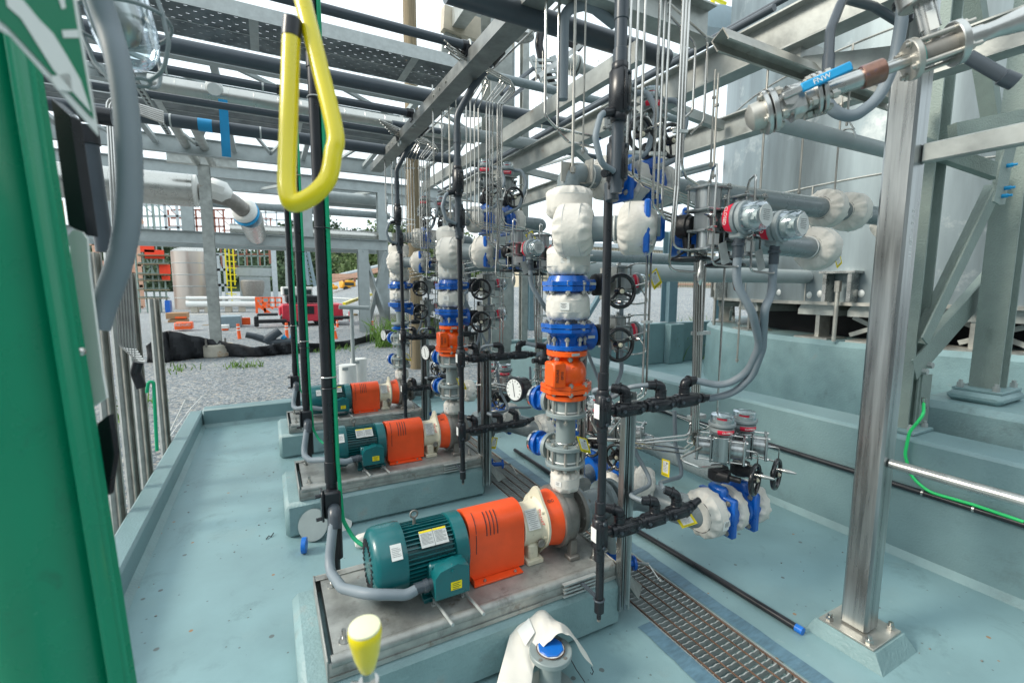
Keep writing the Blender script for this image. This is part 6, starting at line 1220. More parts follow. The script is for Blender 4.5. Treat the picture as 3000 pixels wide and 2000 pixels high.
yardbox('storage_bin', 'blue grey storage bin right of the T shaped support', 'storage bin', 646, 705, 926, 968, 25, 1.2, ogrey_m); yardbox('bucket', 'small orange and white bucket in front of the blue grey bin', 'bucket', 650, 668, 953, 972, 23.5, .35, cone_m, white_m)
yardbox('barrier', 'orange mesh barrier right of the blue grey bin', 'barrier', 703, 733, 930, 952, 26, .1, cone_m)
for k in range(4): yardbox('concrete_block', ('first', 'second', 'third', 'fourth')[k]+' grey concrete plinth under the far pipes, from the left', 'plinth', 560+40*k+20*(k > 1), 578+40*k+20*(k > 1), 898, 925, 40, 1, stone_m)
for k, (y0, r) in enumerate(((890, .12), (912-22, .22))): solo('yard_pipe', ('thin' if k == 0 else 'thick')+' white pipe run in front of the far storage tank', 'pipe', MB().cyl(un(545, y0-17+17*k, 'y', 40), un(748, y0-17+17*k, 'y', 40), r, n=12), white_m)
# far storage tank, scaffold, ladder, steel buildings
ftm = mat('far_tank_steel', (.46, .41, .37), .33, .85, var=.12, vs=1, stretch=(1, 1, .2))
a = un(498, 890, 'y', 45); b = un(628, 890, 'y', 45); c = V(((a.x+b.x)/2, 47.5, 0)); R = (b.x-a.x)/2*1.04; zt = un(560, 733, 'y', 45).z
ft = thing('far_storage_tank', 'round steel tank with domed top in the yard', 'tank', c)
part('shell', MB().lathe(c, Z, [(0, R), (zt, R)], 60), ftm, ft); part('dome', MB().lathe(c+Z*zt, Z, [(0, R*1.01), (.25, R*.8), (.42, R*.4), (.48, .01)], 60), alu_m, ft)
for k in range(1, 5): part('hoop', MB().torus(c+Z*zt*k/5, Z, R, .035, 60, 5), graysteel_m, ft)
red_net = mat('red_netting', (.85, .06, .02), .7); scaff_m = mat('scaffold_tube', (.25, .33, .30), .5, .3)
sf = thing('scaffold', 'scaffold tower with red netting left of the far tank', 'scaffold', un(440, 930, 'y', 42))
for px in (410, 432, 455, 472, 490):
    q = un(px, 900, 'y', 42); part('standard', MB().cyl((q.x, 42, 0), (q.x, 42, 8), .06, n=6), scaff_m, sf)
for py in (745, 770, 800, 818, 845, 870): part('ledger', MB().cyl(un(405, py, 'y', 42), un(494, py, 'y', 42), .05, n=6), scaff_m, sf); part('deck', MB().bar(un(408, py+4, 'y', 42), un(494, py+4, 'y', 42), 1.2, .06), wood_m, sf)
for q_ in ((412, 450, 706, 738), (425, 480, 733, 757), (468, 498, 775, 802), (475, 498, 808, 820)):
    a = un(q_[0], q_[3], 'y', 41.9); b = un(q_[1], q_[2], 'y', 41.9); part('red_net', MB().box(a.x, b.x, 41.85, 41.9, a.z, b.z), red_net, sf)
part('cross_brace', MB().bar(un(430, 760, 'y', 42), un(455, 805, 'y', 42), .08, .08).bar(un(455, 760, 'y', 42), un(430, 805, 'y', 42), .08, .08), scaff_m, sf)
def lattice(name, label, cat, px0, px1, py0, py1, y, m_, nx=3, nz=4, w_=.25, diag=True):
    t = thing(name, label, cat, un(px0, py1, 'y', y))
    for i in range(nx): px = px0+(px1-px0)*i/(nx-1); a = un(px, py1, 'y', y); b = un(a and px, py0, 'y', y); part('post', MB().bar((a.x, y, a.z), (a.x, y, b.z), w_, w_), m_, t, smooth=False)
    for j in range(nz): py = py0+(py1-py0)*j/(nz-1); part('girt', MB().bar(un(px0, py, 'y', y), un(px1, py, 'y', y), w_, w_*.9), m_, t, smooth=False)
    if diag:
        for i in range(nx-1): part('brace', MB().bar(un(px0+(px1-px0)*i/(nx-1), py0, 'y', y), un(px0+(px1-px0)*(i+1)/(nx-1), py0+(py1-py0)/(nz-1), 'y', y), w_*.5, w_*.5), m_, t, smooth=False)
    return t
peach_m = mat('primer_steel', (.62, .36, .25), .6); ltg_m = mat('light_steel', (.45, .50, .52), .5); rbrown_m = mat('red_brown_steel', (.32, .12, .08), .6)
lattice('steel_structure', 'peach primed steel frame far left behind the lower rack beam', 'steel frame', 210, 420, 590, 900, 50, peach_m, 6, 6)
lattice('steel_structure', 'pale steel frame seen through the rack left of the T shaped support', 'steel frame', 420, 560, 600, 700, 52, ltg_m, 5, 4, .2)
lattice('steel_structure', 'dark steel frame with bracing right of the T shaped support', 'steel frame', 650, 800, 640, 780, 55, rbrown_m, 5, 5, .12)
lattice('steel_structure', 'grey stair tower between far tank and yellow ladder', 'steel frame', 632, 668, 745, 925, 46, ltg_m, 3, 5, .22)
pg = thing('portal_frame', 'grey portal frame with deep beam in the yard', 'steel frame', un(805, 905, 'y', 44))
part('beam', MB().box(un(690, 800, 'y', 44).x, un(803, 800, 'y', 44).x, 44, 44.6, un(690, 808, 'y', 44).z, un(690, 783, 'y', 44).z), graysteel_m, pg, smooth=False)
part('column', MB().box(un(797, 800, 'y', 43.8).x, un(812, 800, 'y', 43.8).x, 43.8, 44.3, 0, 6.8), ltg_m, pg, smooth=False); part('rusty_column', MB().box(un(790, 800, 'y', 44).x, un(797, 800, 'y', 44).x, 44, 44.4, 3.8, 6.8), rbrown_m, pg, smooth=False)
part('dark_bay', MB().box(un(700, 800, 'y', 47).x, un(790, 800, 'y', 47).x, 47, 47.3, 0, un(700, 810, 'y', 47).z), graysteel_m, pg, smooth=False)
solo('process_vessel', 'small grey vessel under the portal frame', 'vessel', MB().lathe(un(742, 868, 'y', 43), Z, [(0, .7), (.7, .85), (1.2, .85), (1.3, .75)], 24), cast_m)
yl = thing('caged_ladder', 'yellow caged ladder beside the far storage tank', 'ladder', un(676, 900, 'y', 43))
for px in (667, 678, 690): a = un(px, 850, 'y', 43); part('rail', MB().bar((a.x, 43, .4 if px == 678 else 2.0), (a.x, 43, un(px, 725, 'y', 43).z), .09, .09), yellow_m, yl, smooth=False)
for k in range(8): part('hoop', MB().bar(un(663, 727+19*k, 'y', 43), un(693, 729+19*k, 'y', 43), .07, .07), yellow_m, yl, smooth=False)
solo('yard_stair', 'orange stair stringers beside the red crane carrier', 'stair', MB().bar(un(752, 890, 'y', 38), un(800, 925, 'y', 38), .15, .2).bar(un(750, 870, 'y', 38), (un(750, 870, 'y', 38).x, 38, 0), .15, .15).bar(un(752, 872, 'y', 38), un(800, 905, 'y', 38), .1, .1).bar(un(775, 888, 'y', 38), (un(775, 888, 'y', 38).x, 38, 0), .15, .15), cone_m, smooth=False)
lattice('steel_structure', 'dense brown and grey steelwork above the far tank', 'steel frame', 500, 660, 615, 712, 57, rbrown_m, 7, 5, .16)
lattice('steel_structure', 'pale grey steelwork above the portal frame', 'steel frame', 690, 905, 600, 690, 60, ltg_m, 8, 5, .14)
lattice('steel_structure', 'orange primed steelwork low behind the far tank', 'steel frame', 300, 400, 700, 905, 54, peach_m, 4, 7, .3)
lattice('scaffold', 'thin scaffold frame between the yellow ladder and portal frame', 'scaffold', 700, 795, 690, 780, 50, scaff_m, 6, 4, .1)
lattice('hand_rail', 'orange handrail run in front of the portal frame', 'handrail', 752, 826, 872, 900, 37, cone_m, 5, 3, .1, False)
yardbox('barrier_wall', 'long low concrete barrier behind the cartons', 'barrier', 545, 705, 925, 950, 38, .6, stone_m)
yardbox('blue_drum', 'dark blue drum left of the far tank foot', 'drum', 484, 497, 880, 915, 41, .8, blue_m)
yardbox('timber_stack', 'small stack of timber in front of the concrete barrier', 'timber', 592, 614, 952, 962, 27, .5, wood_m)
for k in range(5): yardbox('pallet_load', ('first', 'second', 'third', 'fourth', 'fifth')[k]+' small pallet load right of the crane carrier, from the left', 'pallet load', 1003+17*k, 1014+17*k, 925-3*k, 938-3*k, 30+k, .8, (card_m, ltg_m, wood_m, ogrey_m, cone_m)[k])
# crane carrier
yc = 24.6
cr = thing('crane_truck', 'red crane carrier with white cab and black outriggers in the yard', 'crane truck', un(930, 960, 'y', yc))
redp = mat('red_paint', (.62, .03, .06), .4, coat=.3)
def cbx(par, name, px0, px1, py0, py1, m_, d=1.6, dy=0, ch=.04):
    a = un(px0, py1, 'y', yc+dy); b = un(px1, py0, 'y', yc+dy); return part(name, MB().box(a.x, b.x, yc+dy, yc+dy+d, a.z, b.z, ch), m_, par, sharp=30)
cbx(cr, 'body', 828, 1004, 890, 943, redp, 2.2); cbx(cr, 'nose_panel', 818, 870, 897, 925, redp, 1.2, .5); cb = cbx(cr, 'cab', 826, 916, 840, 866, white_m, 1.8, .3); cbx(cb, 'window', 833, 857, 846, 864, glass_dark := mat('window_glass', (.03, .05, .05), .1), .05, .27, 0); cbx(cb, 'window', 893, 912, 848, 862, glass_dark, .05, .27, 0)
cbx(cr, 'engine_deck', 838, 940, 866, 888, black_m, 1.8, .2); cbx(cr, 'hatch', 896, 920, 897, 920, black_m, .05, -.04, 0)
for a_ in ((752, 815, 917, 926), (750, 840, 935, 948), (970, 1030, 925, 936)): cbx(cr, 'outrigger', *a_, black_m, .5, -.4)
cbx(cr, 'outrigger_pad', 745, 757, 926, 958, black_m, .4, -.4); cbx(cr, 'outrigger_pad', 1025, 1033, 912, 945, redp, .4, -.4)
for px in (846, 872, 940, 968): q = un(px, 942, 'y', yc); part('wheel', MB().cyl((q.x, yc+.15, .36), (q.x, yc+.5, .36), .36, n=24, ch=.05), black_m, cr)
lb = thing('lattice_boom', 'blue grey lattice crane boom behind the black poles', 'crane boom', un(915, 840, 'y', 36))
bs1, bs2 = un(905, 835, 'y', 36), un(925, 838, 'y', 36); tp1, tp2 = un(886, 690, 'y', 36), un(895, 690, 'y', 36)
for a, b in ((bs1, tp1), (bs2, tp2), (bs1+Y, tp1+Y), (bs2+Y, tp2+Y)): part('chord', MB().bar(a, b, .12, .12), ogrey_m, lb, smooth=False)
m = MB()
for k in range(12):
    p = bs1.lerp(tp1, k/12); q = bs2.lerp(tp2, (k+1)/12); m.bar(p, q, .06, .06).bar(bs2.lerp(tp2, k/12), bs1.lerp(tp1, (k+1)/12), .06, .06)
part('lacing', m, ogrey_m, lb, smooth=False)
solo('telescopic_boom', 'slim grey and red boom standing upright left of the black poles', 'crane boom', MB().bar(un(843, 845, 'y', 34), un(838, 690, 'y', 34), .22, .22), graysteel_m, smooth=False)
# right part of yard: brown pipe trestle, school bus, blue steel
tb_ = thing('pipe_trestle', 'rust brown pipe trestle climbing left to right before the hill', 'pipe trestle', un(1050, 850, 'y', 60))
for dy in (0, 6, 12): part('pipe', MB().cyl(un(958, 815+dy, 'y', 60), un(1150, 770+dy*1.2, 'y', 60), .22, n=10), peach_m if dy else ltg_m, tb_)
for px in (965, 985, 1008, 1040, 1075): part('bent', MB().bar(un(px, 818-(px-960)*.2, 'y', 60), (un(px, 850, 'y', 60).x, 60, 2.5), .25, .25), rbrown_m, tb_, smooth=False)
part('girder', MB().bar(un(965, 808, 'y', 59.9), un(1060, 808, 'y', 59.9), .3, .5), peach_m, tb_, smooth=False)
bu = thing('school_bus', 'small yellow orange bus parked before the wooded hill', 'bus', un(1025, 848, 'y', 62)); oy = mat('bus_yellow', (.75, .36, .02), .5)
a = un(1003, 845, 'y', 62); b = un(1042, 821, 'y', 62); part('body', MB().box(a.x, b.x, 62, 65, a.z, b.z, .15), oy, bu); part('windows', MB().box(a.x+.3, b.x-.25, 61.97, 62, b.z-.65, b.z-.3), glass_dark, bu)
for s_ in (.25, .8): part('wheel', MB().cyl((a.x+(b.x-a.x)*s_, 61.9, a.z), (a.x+(b.x-a.x)*s_, 62.2, a.z), .3, n=12), black_m, bu)
solo('site_vehicle', 'low yellow vehicle left of the bus', 'vehicle', MB().box(un(965, 848, 'y', 62).x, un(992, 848, 'y', 62).x, 62, 64, un(965, 848, 'y', 62).z, un(965, 836, 'y', 62).z, .2).box(un(968, 848, 'y', 62).x, un(982, 848, 'y', 62).x, 62.2, 63.8, un(965, 838, 'y', 62).z, un(965, 831, 'y', 62).z, .2), oy)
solo('yellow_girder', 'yellow striped beam lying on the gravel bank between the rack columns', 'beam', MB().bar(un(1008, 890, 'y', 30), un(1120, 850, 'y', 36), .18, .18), yellow_m, smooth=False)
solo('white_hose', 'long white hose across the gravel bank', 'hose', MB().tube([un(965, 872, 'y', 34), un(1040, 877, 'y', 33), un(1140, 884, 'y', 32)], .06, 8, .5), white_m)
bld = thing('metal_shed', 'long beige corrugated shed behind the right hand valves', 'building', (24, 36, 2))
beige_m = mat('beige_siding', (.50, .45, .34), .6, var=.06)
a = un(1560, 868, 'y', 36); b = un(2095, 700, 'y', 36); z1 = a.z+4.6
m = MB()
xx = a.x
while xx < b.x: m.box(xx, xx+.18, 35.93, 36, 1.2, z1); xx += .36
part('wall', MB().box(a.x, b.x, 36, 46, 1.2, z1), beige_m, bld, smooth=False); part('siding_ribs', m, beige_m, bld, smooth=False); part('roof', MB().box(a.x-.3, b.x+.3, 35.6, 46.4, z1, z1+.35), ltg_m, bld, smooth=False)
part('window', MB().box(un(1960, 820, 'y', 36).x, un(1985, 820, 'y', 36).x, 35.88, 35.92, un(1960, 845, 'y', 36).z, un(1960, 805, 'y', 36).z), rbrown_m, bld, smooth=False)
part('trim', MB().box(a.x, b.x, 35.86, 35.92, a.z+1.1, a.z+1.25).box(a.x, b.x, 35.86, 35.92, a.z+.35, a.z+.5), peach_m, bld, smooth=False)
bc_m = mat('blue_grey_column', (.17, .27, .31), .5, var=.08)
for k, (px, yy, w_) in enumerate(((1965, 8.62, .28), (2125, 12.0, .35), (1650, 10.5, .22), (1555, 12, .2), (1690, 9.5, .16))):
    a = un(px, 760, 'y', yy); solo('rack_stanchion', ('blue grey column on the back wall of the containment', 'blue grey column left of the big tank', 'blue grey column behind the near riser', 'blue grey column behind the gauge', 'slim blue grey column right of the near riser')[k], 'column', MB().ibeam((a.x, yy, 1.03 if k == 0 else 0), (a.x, yy, 3.3), w_, w_, .02, Y), bc_m, smooth=False)
solo('rack_brace', 'blue grey diagonal brace seen right of the near riser', 'brace', MB().bar(un(1760, 860, 'y', 9.8), un(1700, 960, 'y', 9.8), .12, .10), bc_m, smooth=False)
solo('process_pipe', 'thin conduit pair on the far wall behind the hanger rods', 'pipe', MB().cyl(un(1990, 505, 'y', 8), un(2085, 480, 'y', 8), .05, n=10).cyl(un(1990, 515, 'y', 8), un(2085, 490, 'y', 8), .05, n=10), graysteel_m)
# ================================================================== LEFT FENCE OF STRUT POSTS
for k, (px, py, top, dbl) in enumerate(((497, 1287, 875, 1), (440, 1372, 800, 1), (395, 1430, 700, 1), (345, 1500, 740, 1))):
    q = un(px, py, 'z', .2); x, y = -1.06, q.y
    zt = un(px-40, top, 'y', y).z
    t = thing('strut_post', 'galvanised strut post outside the left curb, '+('rightmost', 'second from the right', 'third from the right', 'nearest to the green cabinet')[k], 'post', (x, y, 0))
    part('channel', MB().strut((x, y, 0), (x, y, zt), .045, (.6, -1, 0)), ssd_m, t, smooth=False)
    if dbl: part('channel', MB().strut((x-.05, y+.03, 0), (x-.05, y+.03, zt), .045, (-.6, 1, 0)), galv_m, t, smooth=False)
for k in range(6):
    solo('air_tube', 'stainless tube of the bundle at the left posts, number %s from the left' % ('one', 'two', 'three', 'four', 'five', 'six')[k], 'tube', MB().tube([un(480, 330+6*k, 'y', 3.6), un(312+8*k, 278+7*k, 'y', 3.6), un(352+9*k, 1020+7*k, 'y', 3.6), un(400+5*k, 1024+7*k, 'y', 3.6)], .0085, 8, .06), tube_m, 'tubes at the left posts')
bp = thing('standing_conduit', 'black standing conduit with fitting left of the flexible lamp cable', 'conduit', un(290, 700, 'y', 3.3))
part('run', MB().cyl(un(262, 420, 'y', 3.3), un(308, 738, 'y', 3.3), .040, n=20), dpipe_m, bp); part('fitting', MB().cyl(un(255, 370, 'y', 3.3), un(263, 425, 'y', 3.3), .048, n=20, ch=.004).cyl(un(235, 330, 'y', 3.3), un(330, 345, 'y', 3.3), .045, n=20), black_m, bp)
solo('earth_wire', 'green earth wire hooked over behind the rightmost strut post', 'wire', MB().tube([un(430, 1150, 'y', 3.75), un(435, 1118, 'y', 3.75), un(450, 1118, 'y', 3.75), un(460, 1320, 'y', 3.75)], .010, 10, .05), green_m)
solo('fibre_rod', 'white flexible rod leaning out over the left curb', 'rod', MB().tube([un(500, 1275, 'y', 4.4), un(560, 1195, 'y', 4.9), un(595, 1158, 'y', 5.2), un(618, 1150, 'y', 5.3)], .005, 8, .4), white_m)
solo('fibre_rod', 'straight white rod standing against the left curb', 'rod', MB().cyl(un(500, 1260, 'y', 4.5), un(543, 1170, 'y', 4.6), .005, n=8), white_m)
solo('black_boot', 'black rubber hose end behind the strut posts', 'hose', MB().tube([un(405, 1060, 'y', 4.4), un(397, 1090, 'y', 4.4), un(415, 1135, 'y', 4.4)], .035, 14, .05), black_m)
# ================================================================== THINGS ON THE FLOOR
p = un(968, 1545, 'z', 0); sf_ = thing('spare_flange', 'pale grey pipe flanges leaning behind the nearest motor', 'flange', p)
n1 = V((-.5, -.75, .35)).normalized(); c1 = un(925, 1535, 'y', p.y-.1)
part('flange_disc', MB().lathe(c1, n1, [(0, .02), (.001, .062), (.02, .062), (.021, .115), (.03, .117), (.045, .115), (.046, .05)], 40), gflange_m, sf_)
c2 = un(1000, 1535, 'y', p.y-.02); n2 = V((.35, -.8, .45)).normalized()
part('flange_disc', MB().lathe(c2, n2, [(0, .115), (.02, .117), (.022, .075), (.04, .07)], 40).bolts(c2, n2, .095, 6, .009, .018, .022, nut=False), gflange_m, sf_); part('white_plug', MB().cyl(c2+n2*.04, c2+n2*.06, .062, n=30, ch=.004), white_m, sf_)
q = un(886, 1618, 'z', 0); solo('flange_protector', 'blue plastic flange cap standing on edge on the floor', 'cap', MB().lathe(q+Z*.055, V((1, -.25, 0)), [(0, .055), (.006, .056), (.03, .054), (.032, .03)], 30), MATS['blue_cap'])
jq = un(1050, 1605, 'z', 0); solo('spare_jacket', 'crumpled off white jacket lying behind the nearest motor fan cover', 'insulation jacket', jacket(jq+Z*.05-X*.02, V((1, .1, 0)), .18, .052, .03, seed=41, wr=.1), canvas_m, sharp=70)
r_ = random.Random(5); m = MB()
for _ in range(130):
    x = -.8+4.6*r_.random(); y = .6+5.5*r_.random(); s_ = .002+.004*r_.random()
    if (GX0-.05 < x < GX1+.05) or (0 < x < 1.72 and 1.8 < y): continue
    m.obox((x, y, s_*.5), (s_*2.2, s_*1.6, s_), None, s_*.3)
o = mesh_obj('grit', m, cast_m, V((0, 0, 0)), False); o['kind'] = 'stuff'
solo('debris_scrap', 'small black twist of scrap on the floor left of the near pole', 'scrap', MB().tube([un(780, 1578, 'z', .005), un(788, 1568, 'z', .012), un(793, 1572, 'z', .004), un(802, 1560, 'z', .014)], .004, 6), ink_m)
# stub pipe with flange and cloth in front
fx = un(1612, 1990, 'z', .06); fx = V((1.035, 1.26, 0)) if False else V((fx.x, fx.y, 0))
st = thing('floor_stub', 'pale grey flanged stub pipe with blue cap in the foreground', 'pipe stub', fx)
zt = un(1615, 1900, 'y', fx.y).z
part('pipe', MB().cyl(fx, fx+Z*(zt-.02), .052, n=30), gflange_m, st); part('top_flange', MB().lathe(fx+Z*(zt-.028), Z, [(0, .052), (.001, .097), (.004, .10), (.024, .10), (.027, .097)], 44), gflange_m, st)
m = MB()
for k in range(4): a = .4+math.pi/2*k; m.cyl(fx+V((math.cos(a)*.081, math.sin(a)*.081, zt-.001)), fx+V((math.cos(a)*.081, math.sin(a)*.081, zt+.0006)), .009, n=16)
part('bolt_holes', m, cast_m, st); part('raised_face', MB().cyl(fx+Z*zt, fx+Z*(zt+.008), .064, n=36), white_m, st); part('gasket_ring', MB().torus(fx+Z*(zt+.006), Z, .065, .003, 36, 6), rust_m, st); part('blue_cap', MB().cyl(fx+Z*(zt+.008), fx+Z*(zt+.016), .061, n=8, ch=.003).cyl(fx+Z*(zt+.016)+X*.015, fx+Z*(zt+.0165)+X*.015, .007, n=12), MATS['blue_cap'], st)
part('floor_flange', MB().cyl(fx, fx+Z*.02, .115, n=40, ch=.003), gflange_m, st)
def S4(x, y): return (1500+x/3.136, 1500+y/3.136)
A = [(-180, 1700), (-60, 1250), (5, 1010), (90, 905), (200, 862), (300, 890), (400, 975), (505, 1075), (600, 1170), (690, 1310), (740, 1425)]
B = [(120, 1780), (180, 1560), (205, 1420), (250, 1300), (320, 1195), (400, 1130), (470, 1105), (520, 1120), (590, 1200), (680, 1330), (738, 1428)]
dA = [1.50, 1.62, 1.70, 1.74, 1.76, 1.76, 1.74, 1.72, 1.68, 1.65, 1.62]; dB = [1.46, 1.53, 1.56, 1.58, 1.58, 1.58, 1.58, 1.58, 1.585, 1.60, 1.61]
vs = []; NB = 8; sub = 4
for i in range((len(A)-1)*sub+1):
    k = min(i//sub, len(A)-2); t = i/sub-k
    pa = dp(*S4(A[k][0]*(1-t)+A[k+1][0]*t, A[k][1]*(1-t)+A[k+1][1]*t), (dA[k]*(1-t)+dA[k+1]*t)*1.37); pb = dp(*S4(B[k][0]*(1-t)+B[k+1][0]*t, B[k][1]*(1-t)+B[k+1][1]*t), (dB[k]*(1-t)+dB[k+1]*t)*1.37)
    for j in range(NB+1): u_ = j/NB; vs.append(pa.lerp(pb, u_)+Z*(.006*math.sin(i*.7+u_*5)+.016*math.sin(math.pi*u_))+X*.004*math.sin(i*.5))
nI = (len(A)-1)*sub+1
cl_ = thing('canvas_wrap', 'white canvas wrap draped over the blue capped stub pipe in the foreground', 'canvas wrap', fx)
co = part('cloth', MB().add(vs, [(i*(NB+1)+j, (i+1)*(NB+1)+j, (i+1)*(NB+1)+j+1, i*(NB+1)+j+1) for i in range(nI-1) for j in range(NB)]), mat('clean_canvas', (.70, .68, .62), .8, var=.06, bump=.3, bs=300, bd=.002), cl_, sharp=80)
sm = co.modifiers.new('s', 'SOLIDIFY'); sm.thickness = .003; ss2 = co.modifiers.new('u', 'SUBSURF'); ss2.levels = 1; ss2.render_levels = 2
def row_at(i, j): return vs[i*(NB+1)+j]
part('white_patch', MB().add([row_at(i_, j_)+(CAM-row_at(i_, j_)).normalized()*.012 for i_, j_ in ((8, 2), (13, 2), (13, 5), (8, 5))], [(0, 1, 2, 3)]), paper_m, cl_)
part('drawcord', MB().tube([dp(*S4(530, 1330), 2.2), dp(*S4(590, 1440), 2.2), dp(*S4(670, 1560), 2.2)], .0022, 6).tube([dp(*S4(728, 1418), 2.2), dp(*S4(748, 1460), 2.2), dp(*S4(735, 1490), 2.2), dp(*S4(722, 1470), 2.2)], .0022, 6), ink_m, cl_)
# ================================================================== EMERGENCY SHOWER STATION, CLOSE TO THE CAMERA AT LEFT
greenc_m = mat('green_housing', (.0, .24, .12), .28, var=.05, coat=.2); greend_m = mat('sign_green', (.0, .20, .10), .4, var=.03)
grime(greenc_m, (.01, .09, .06), 14, .60, .74, .5, .8); grime(greenc_m, (.08, .34, .22), 30, .68, .74, .6); grime(yellow_m, (.45, .38, .04), 30, .62, .75, .5)
gb, gt = dp(379, 2000, .74), dp(222, 1000, .685); ax_ = (gt-gb).normalized(); gtop = gt+ax_*.62; gbot = gb-ax_*.5
rr_ = (_r-ax_*_r.dot(ax_)).normalized(); ff_ = ax_.cross(rr_) 
if ff_.dot(_f) < 0: ff_ = -ff_
gh = thing('shower_housing', 'tall glossy green emergency shower housing filling the left edge', 'shower housing', gbot)
prof = []
for k in range(25): a = -1.25+2.5*k/24; prof.append((-.135+.115*math.sin(a), .125-.125*math.cos(a)))
prof = prof[::1]
prof += [(-.022, .10)]
for k in range(9): a = math.pi*k/8; prof.append((-.0205+.0035*(1-math.cos(a))*1.6, .055-.010*math.sin(a)))
prof += [(-.006, .062), (-.002, .063), (.0, .066), (-.05, .10), (-.24, .13)]
part('shell', MB().prism([gbot+rr_*x+ff_*(y-.063) for x, y in prof], gtop-gbot), greenc_m, gh, sharp=50)
part('white_placard', MB().prism([dp(x, y, .755) for x, y in ((200, 690), (215, 672), (240, 680), (254, 700), (262, 800), (300, 1100), (312, 1165), (275, 1190), (262, 1150), (215, 800))], ff_*.004), paper_m, gh, smooth=False)
part('dark_edge_strip', MB().prism([dp(x, y, .76) for x, y in ((150, 290), (205, 340), (256, 690), (200, 660))], ff_*.02), black_m, gh, smooth=False)
part('dark_lower_plate', MB().prism([dp(x, y, .75) for x, y in ((285, 1240), (318, 1215), (335, 1330), (318, 1450), (300, 1420))], ff_*.01), black_m, gh, smooth=False)
part('steel_button', MB().sphere(dp(236, 1030, .70), .007), tube_m, gh)
sg_ = thing('shower_sign', 'tilted green and white emergency shower sign at the top left corner', 'sign', dp(280, 395, .50))
P3 = [dp(-80, 40, .42), dp(-80, -120, .42), dp(205, -120, .50), dp(232, 60, .51), dp(291, 398, .53), dp(20, 110, .45)]
nn = (P3[2]-P3[0]).cross(P3[4]-P3[0]).normalized(); nn = nn if nn.dot(_f) < 0 else -nn
pn = P3[0]; P3 = [p-nn*((p-pn).dot(nn)) for p in P3]
part('plate', MB().prism(P3, -nn*.002), white_m, sg_, smooth=False)
cen = sum(P3, V((0, 0, 0)))/len(P3)
def on_sign(px, py, off=.0012): d = ray(px, py); t = (pn-CAM).dot(nn)/d.dot(nn); return CAM+d*t+nn*off
part('green_field', MB().prism([on_sign(x, y) for x, y in ((-60, 15), (-60, -100), (195, -100), (220, 60), (272, 350), (18, 78))], nn*.0004), greend_m, sg_, smooth=False)
m = MB()
for pts_ in (((10, -10), (60, 0), (110, 60), (150, 100), (190, 165), (230, 235), (262, 330), (225, 290), (150, 205), (90, 110), (55, 55), (15, 20)), ((175, 90), (222, 88), (226, 112), (180, 112)), ((140, 225), (200, 215), (205, 270), (165, 265)), ((160, -20), (180, -20), (187, 25), (175, 28))):
    m.prism([on_sign(x, y, .0022) for x, y in pts_], nn*.0004)
part('pictogram', m, paper_m, sg_, smooth=False)
fxp = thing('lamp_cable', 'thick ribbed grey flexible conduit curving down beside the green housing', 'conduit', dp(300, 940, .8))
pth = [(280, -60, .78), (292, 0, .79), (318, 80, .80), (341, 160, .80), (360, 250, .80), (372, 350, .80), (379, 450, .80), (380, 560, .80), (373, 660, .80), (352, 760, .80), (325, 840, .80), (303, 900, .80), (285, 960, .80)]
def spline(P, n):
    out = []
    for i in range(len(P)-1):
        for k in range(n):
            t = k/n; a0 = P[max(i-1, 0)]; a1 = P[i]; a2 = P[i+1]; a3 = P[min(i+2, len(P)-1)]
            out.append(.5*((2*a1)+(a2-a0)*t+(2*a0-5*a1+4*a2-a3)*t*t+(3*a1-a0-3*a2+a3)*t**3))
    return out+[P[-1]]
rp = spline([dp(*q) for q in pth], 12)
part('hose', MB().tube(rp, [.0185*(1.0 if i % 2 else 1.035) for i in range(len(rp))], 24), flex_m, fxp, sharp=80)
# caged lamp
lc = dp(345, 20, .95); la = (-Z+_r*.22).normalized()
lm = thing('caged_lamp', 'caged glass work lamp hanging at the top left', 'lamp', lc)
part('glass_globe', MB().lathe(lc-la*.06, la, [(0, .052), (.02, .056), (.12, .056), (.155, .048), (.175, .030), (.182, .001)], 36), glass_m, lm)
part('reflector', MB().lathe(lc-la*.06, la, [(0, .03), (.10, .034), (.13, .02), (.14, .002)], 24), alu_m, lm)
m = MB(); _, uu_, vv_ = basis(la)
m.torus(lc+la*.035, la, .083, .004, 40, 8).torus(lc-la*.06, la, .075, .005, 40, 8).torus(lc+la*.150, la, .018, .004, 20, 8)
for k in range(4):
    a = .5+math.pi/2*k; e = uu_*math.cos(a)+vv_*math.sin(a)
    m.tube([lc-la*.08+e*.075, lc+la*.03+e*.086, lc+la*.09+e*.082, lc+la*.14+e*.055, lc+la*.152+e*.018], .0042, 10, .05, 5)
part('wire_cage', m, gpipe_m, lm)
# yellow pull handle
yh = thing('shower_pull', 'bright yellow bent pull handle of the emergency shower hanging in front', 'pull handle', dp(850, 600, .8))
hp = [(880, -60, .82), (887, 0, .82), (935, 191, .81), (981, 385, .80), (976, 450, .795), (962, 520, .79), (925, 566, .78), (880, 592, .775), (853, 592, .772), (842, 560, .773), (841, 500, .78), (845, 383, .79), (853, 128, .80), (856, 104, .80)]
part('bar', MB().tube(spline([dp(*q) for q in hp], 8), .0150, 24), yellow_m, yh, sharp=60)
part('end_cap', MB().cyl(dp(853, 112, .80), dp(857, 60, .80), .0156, n=24), black_m, yh)
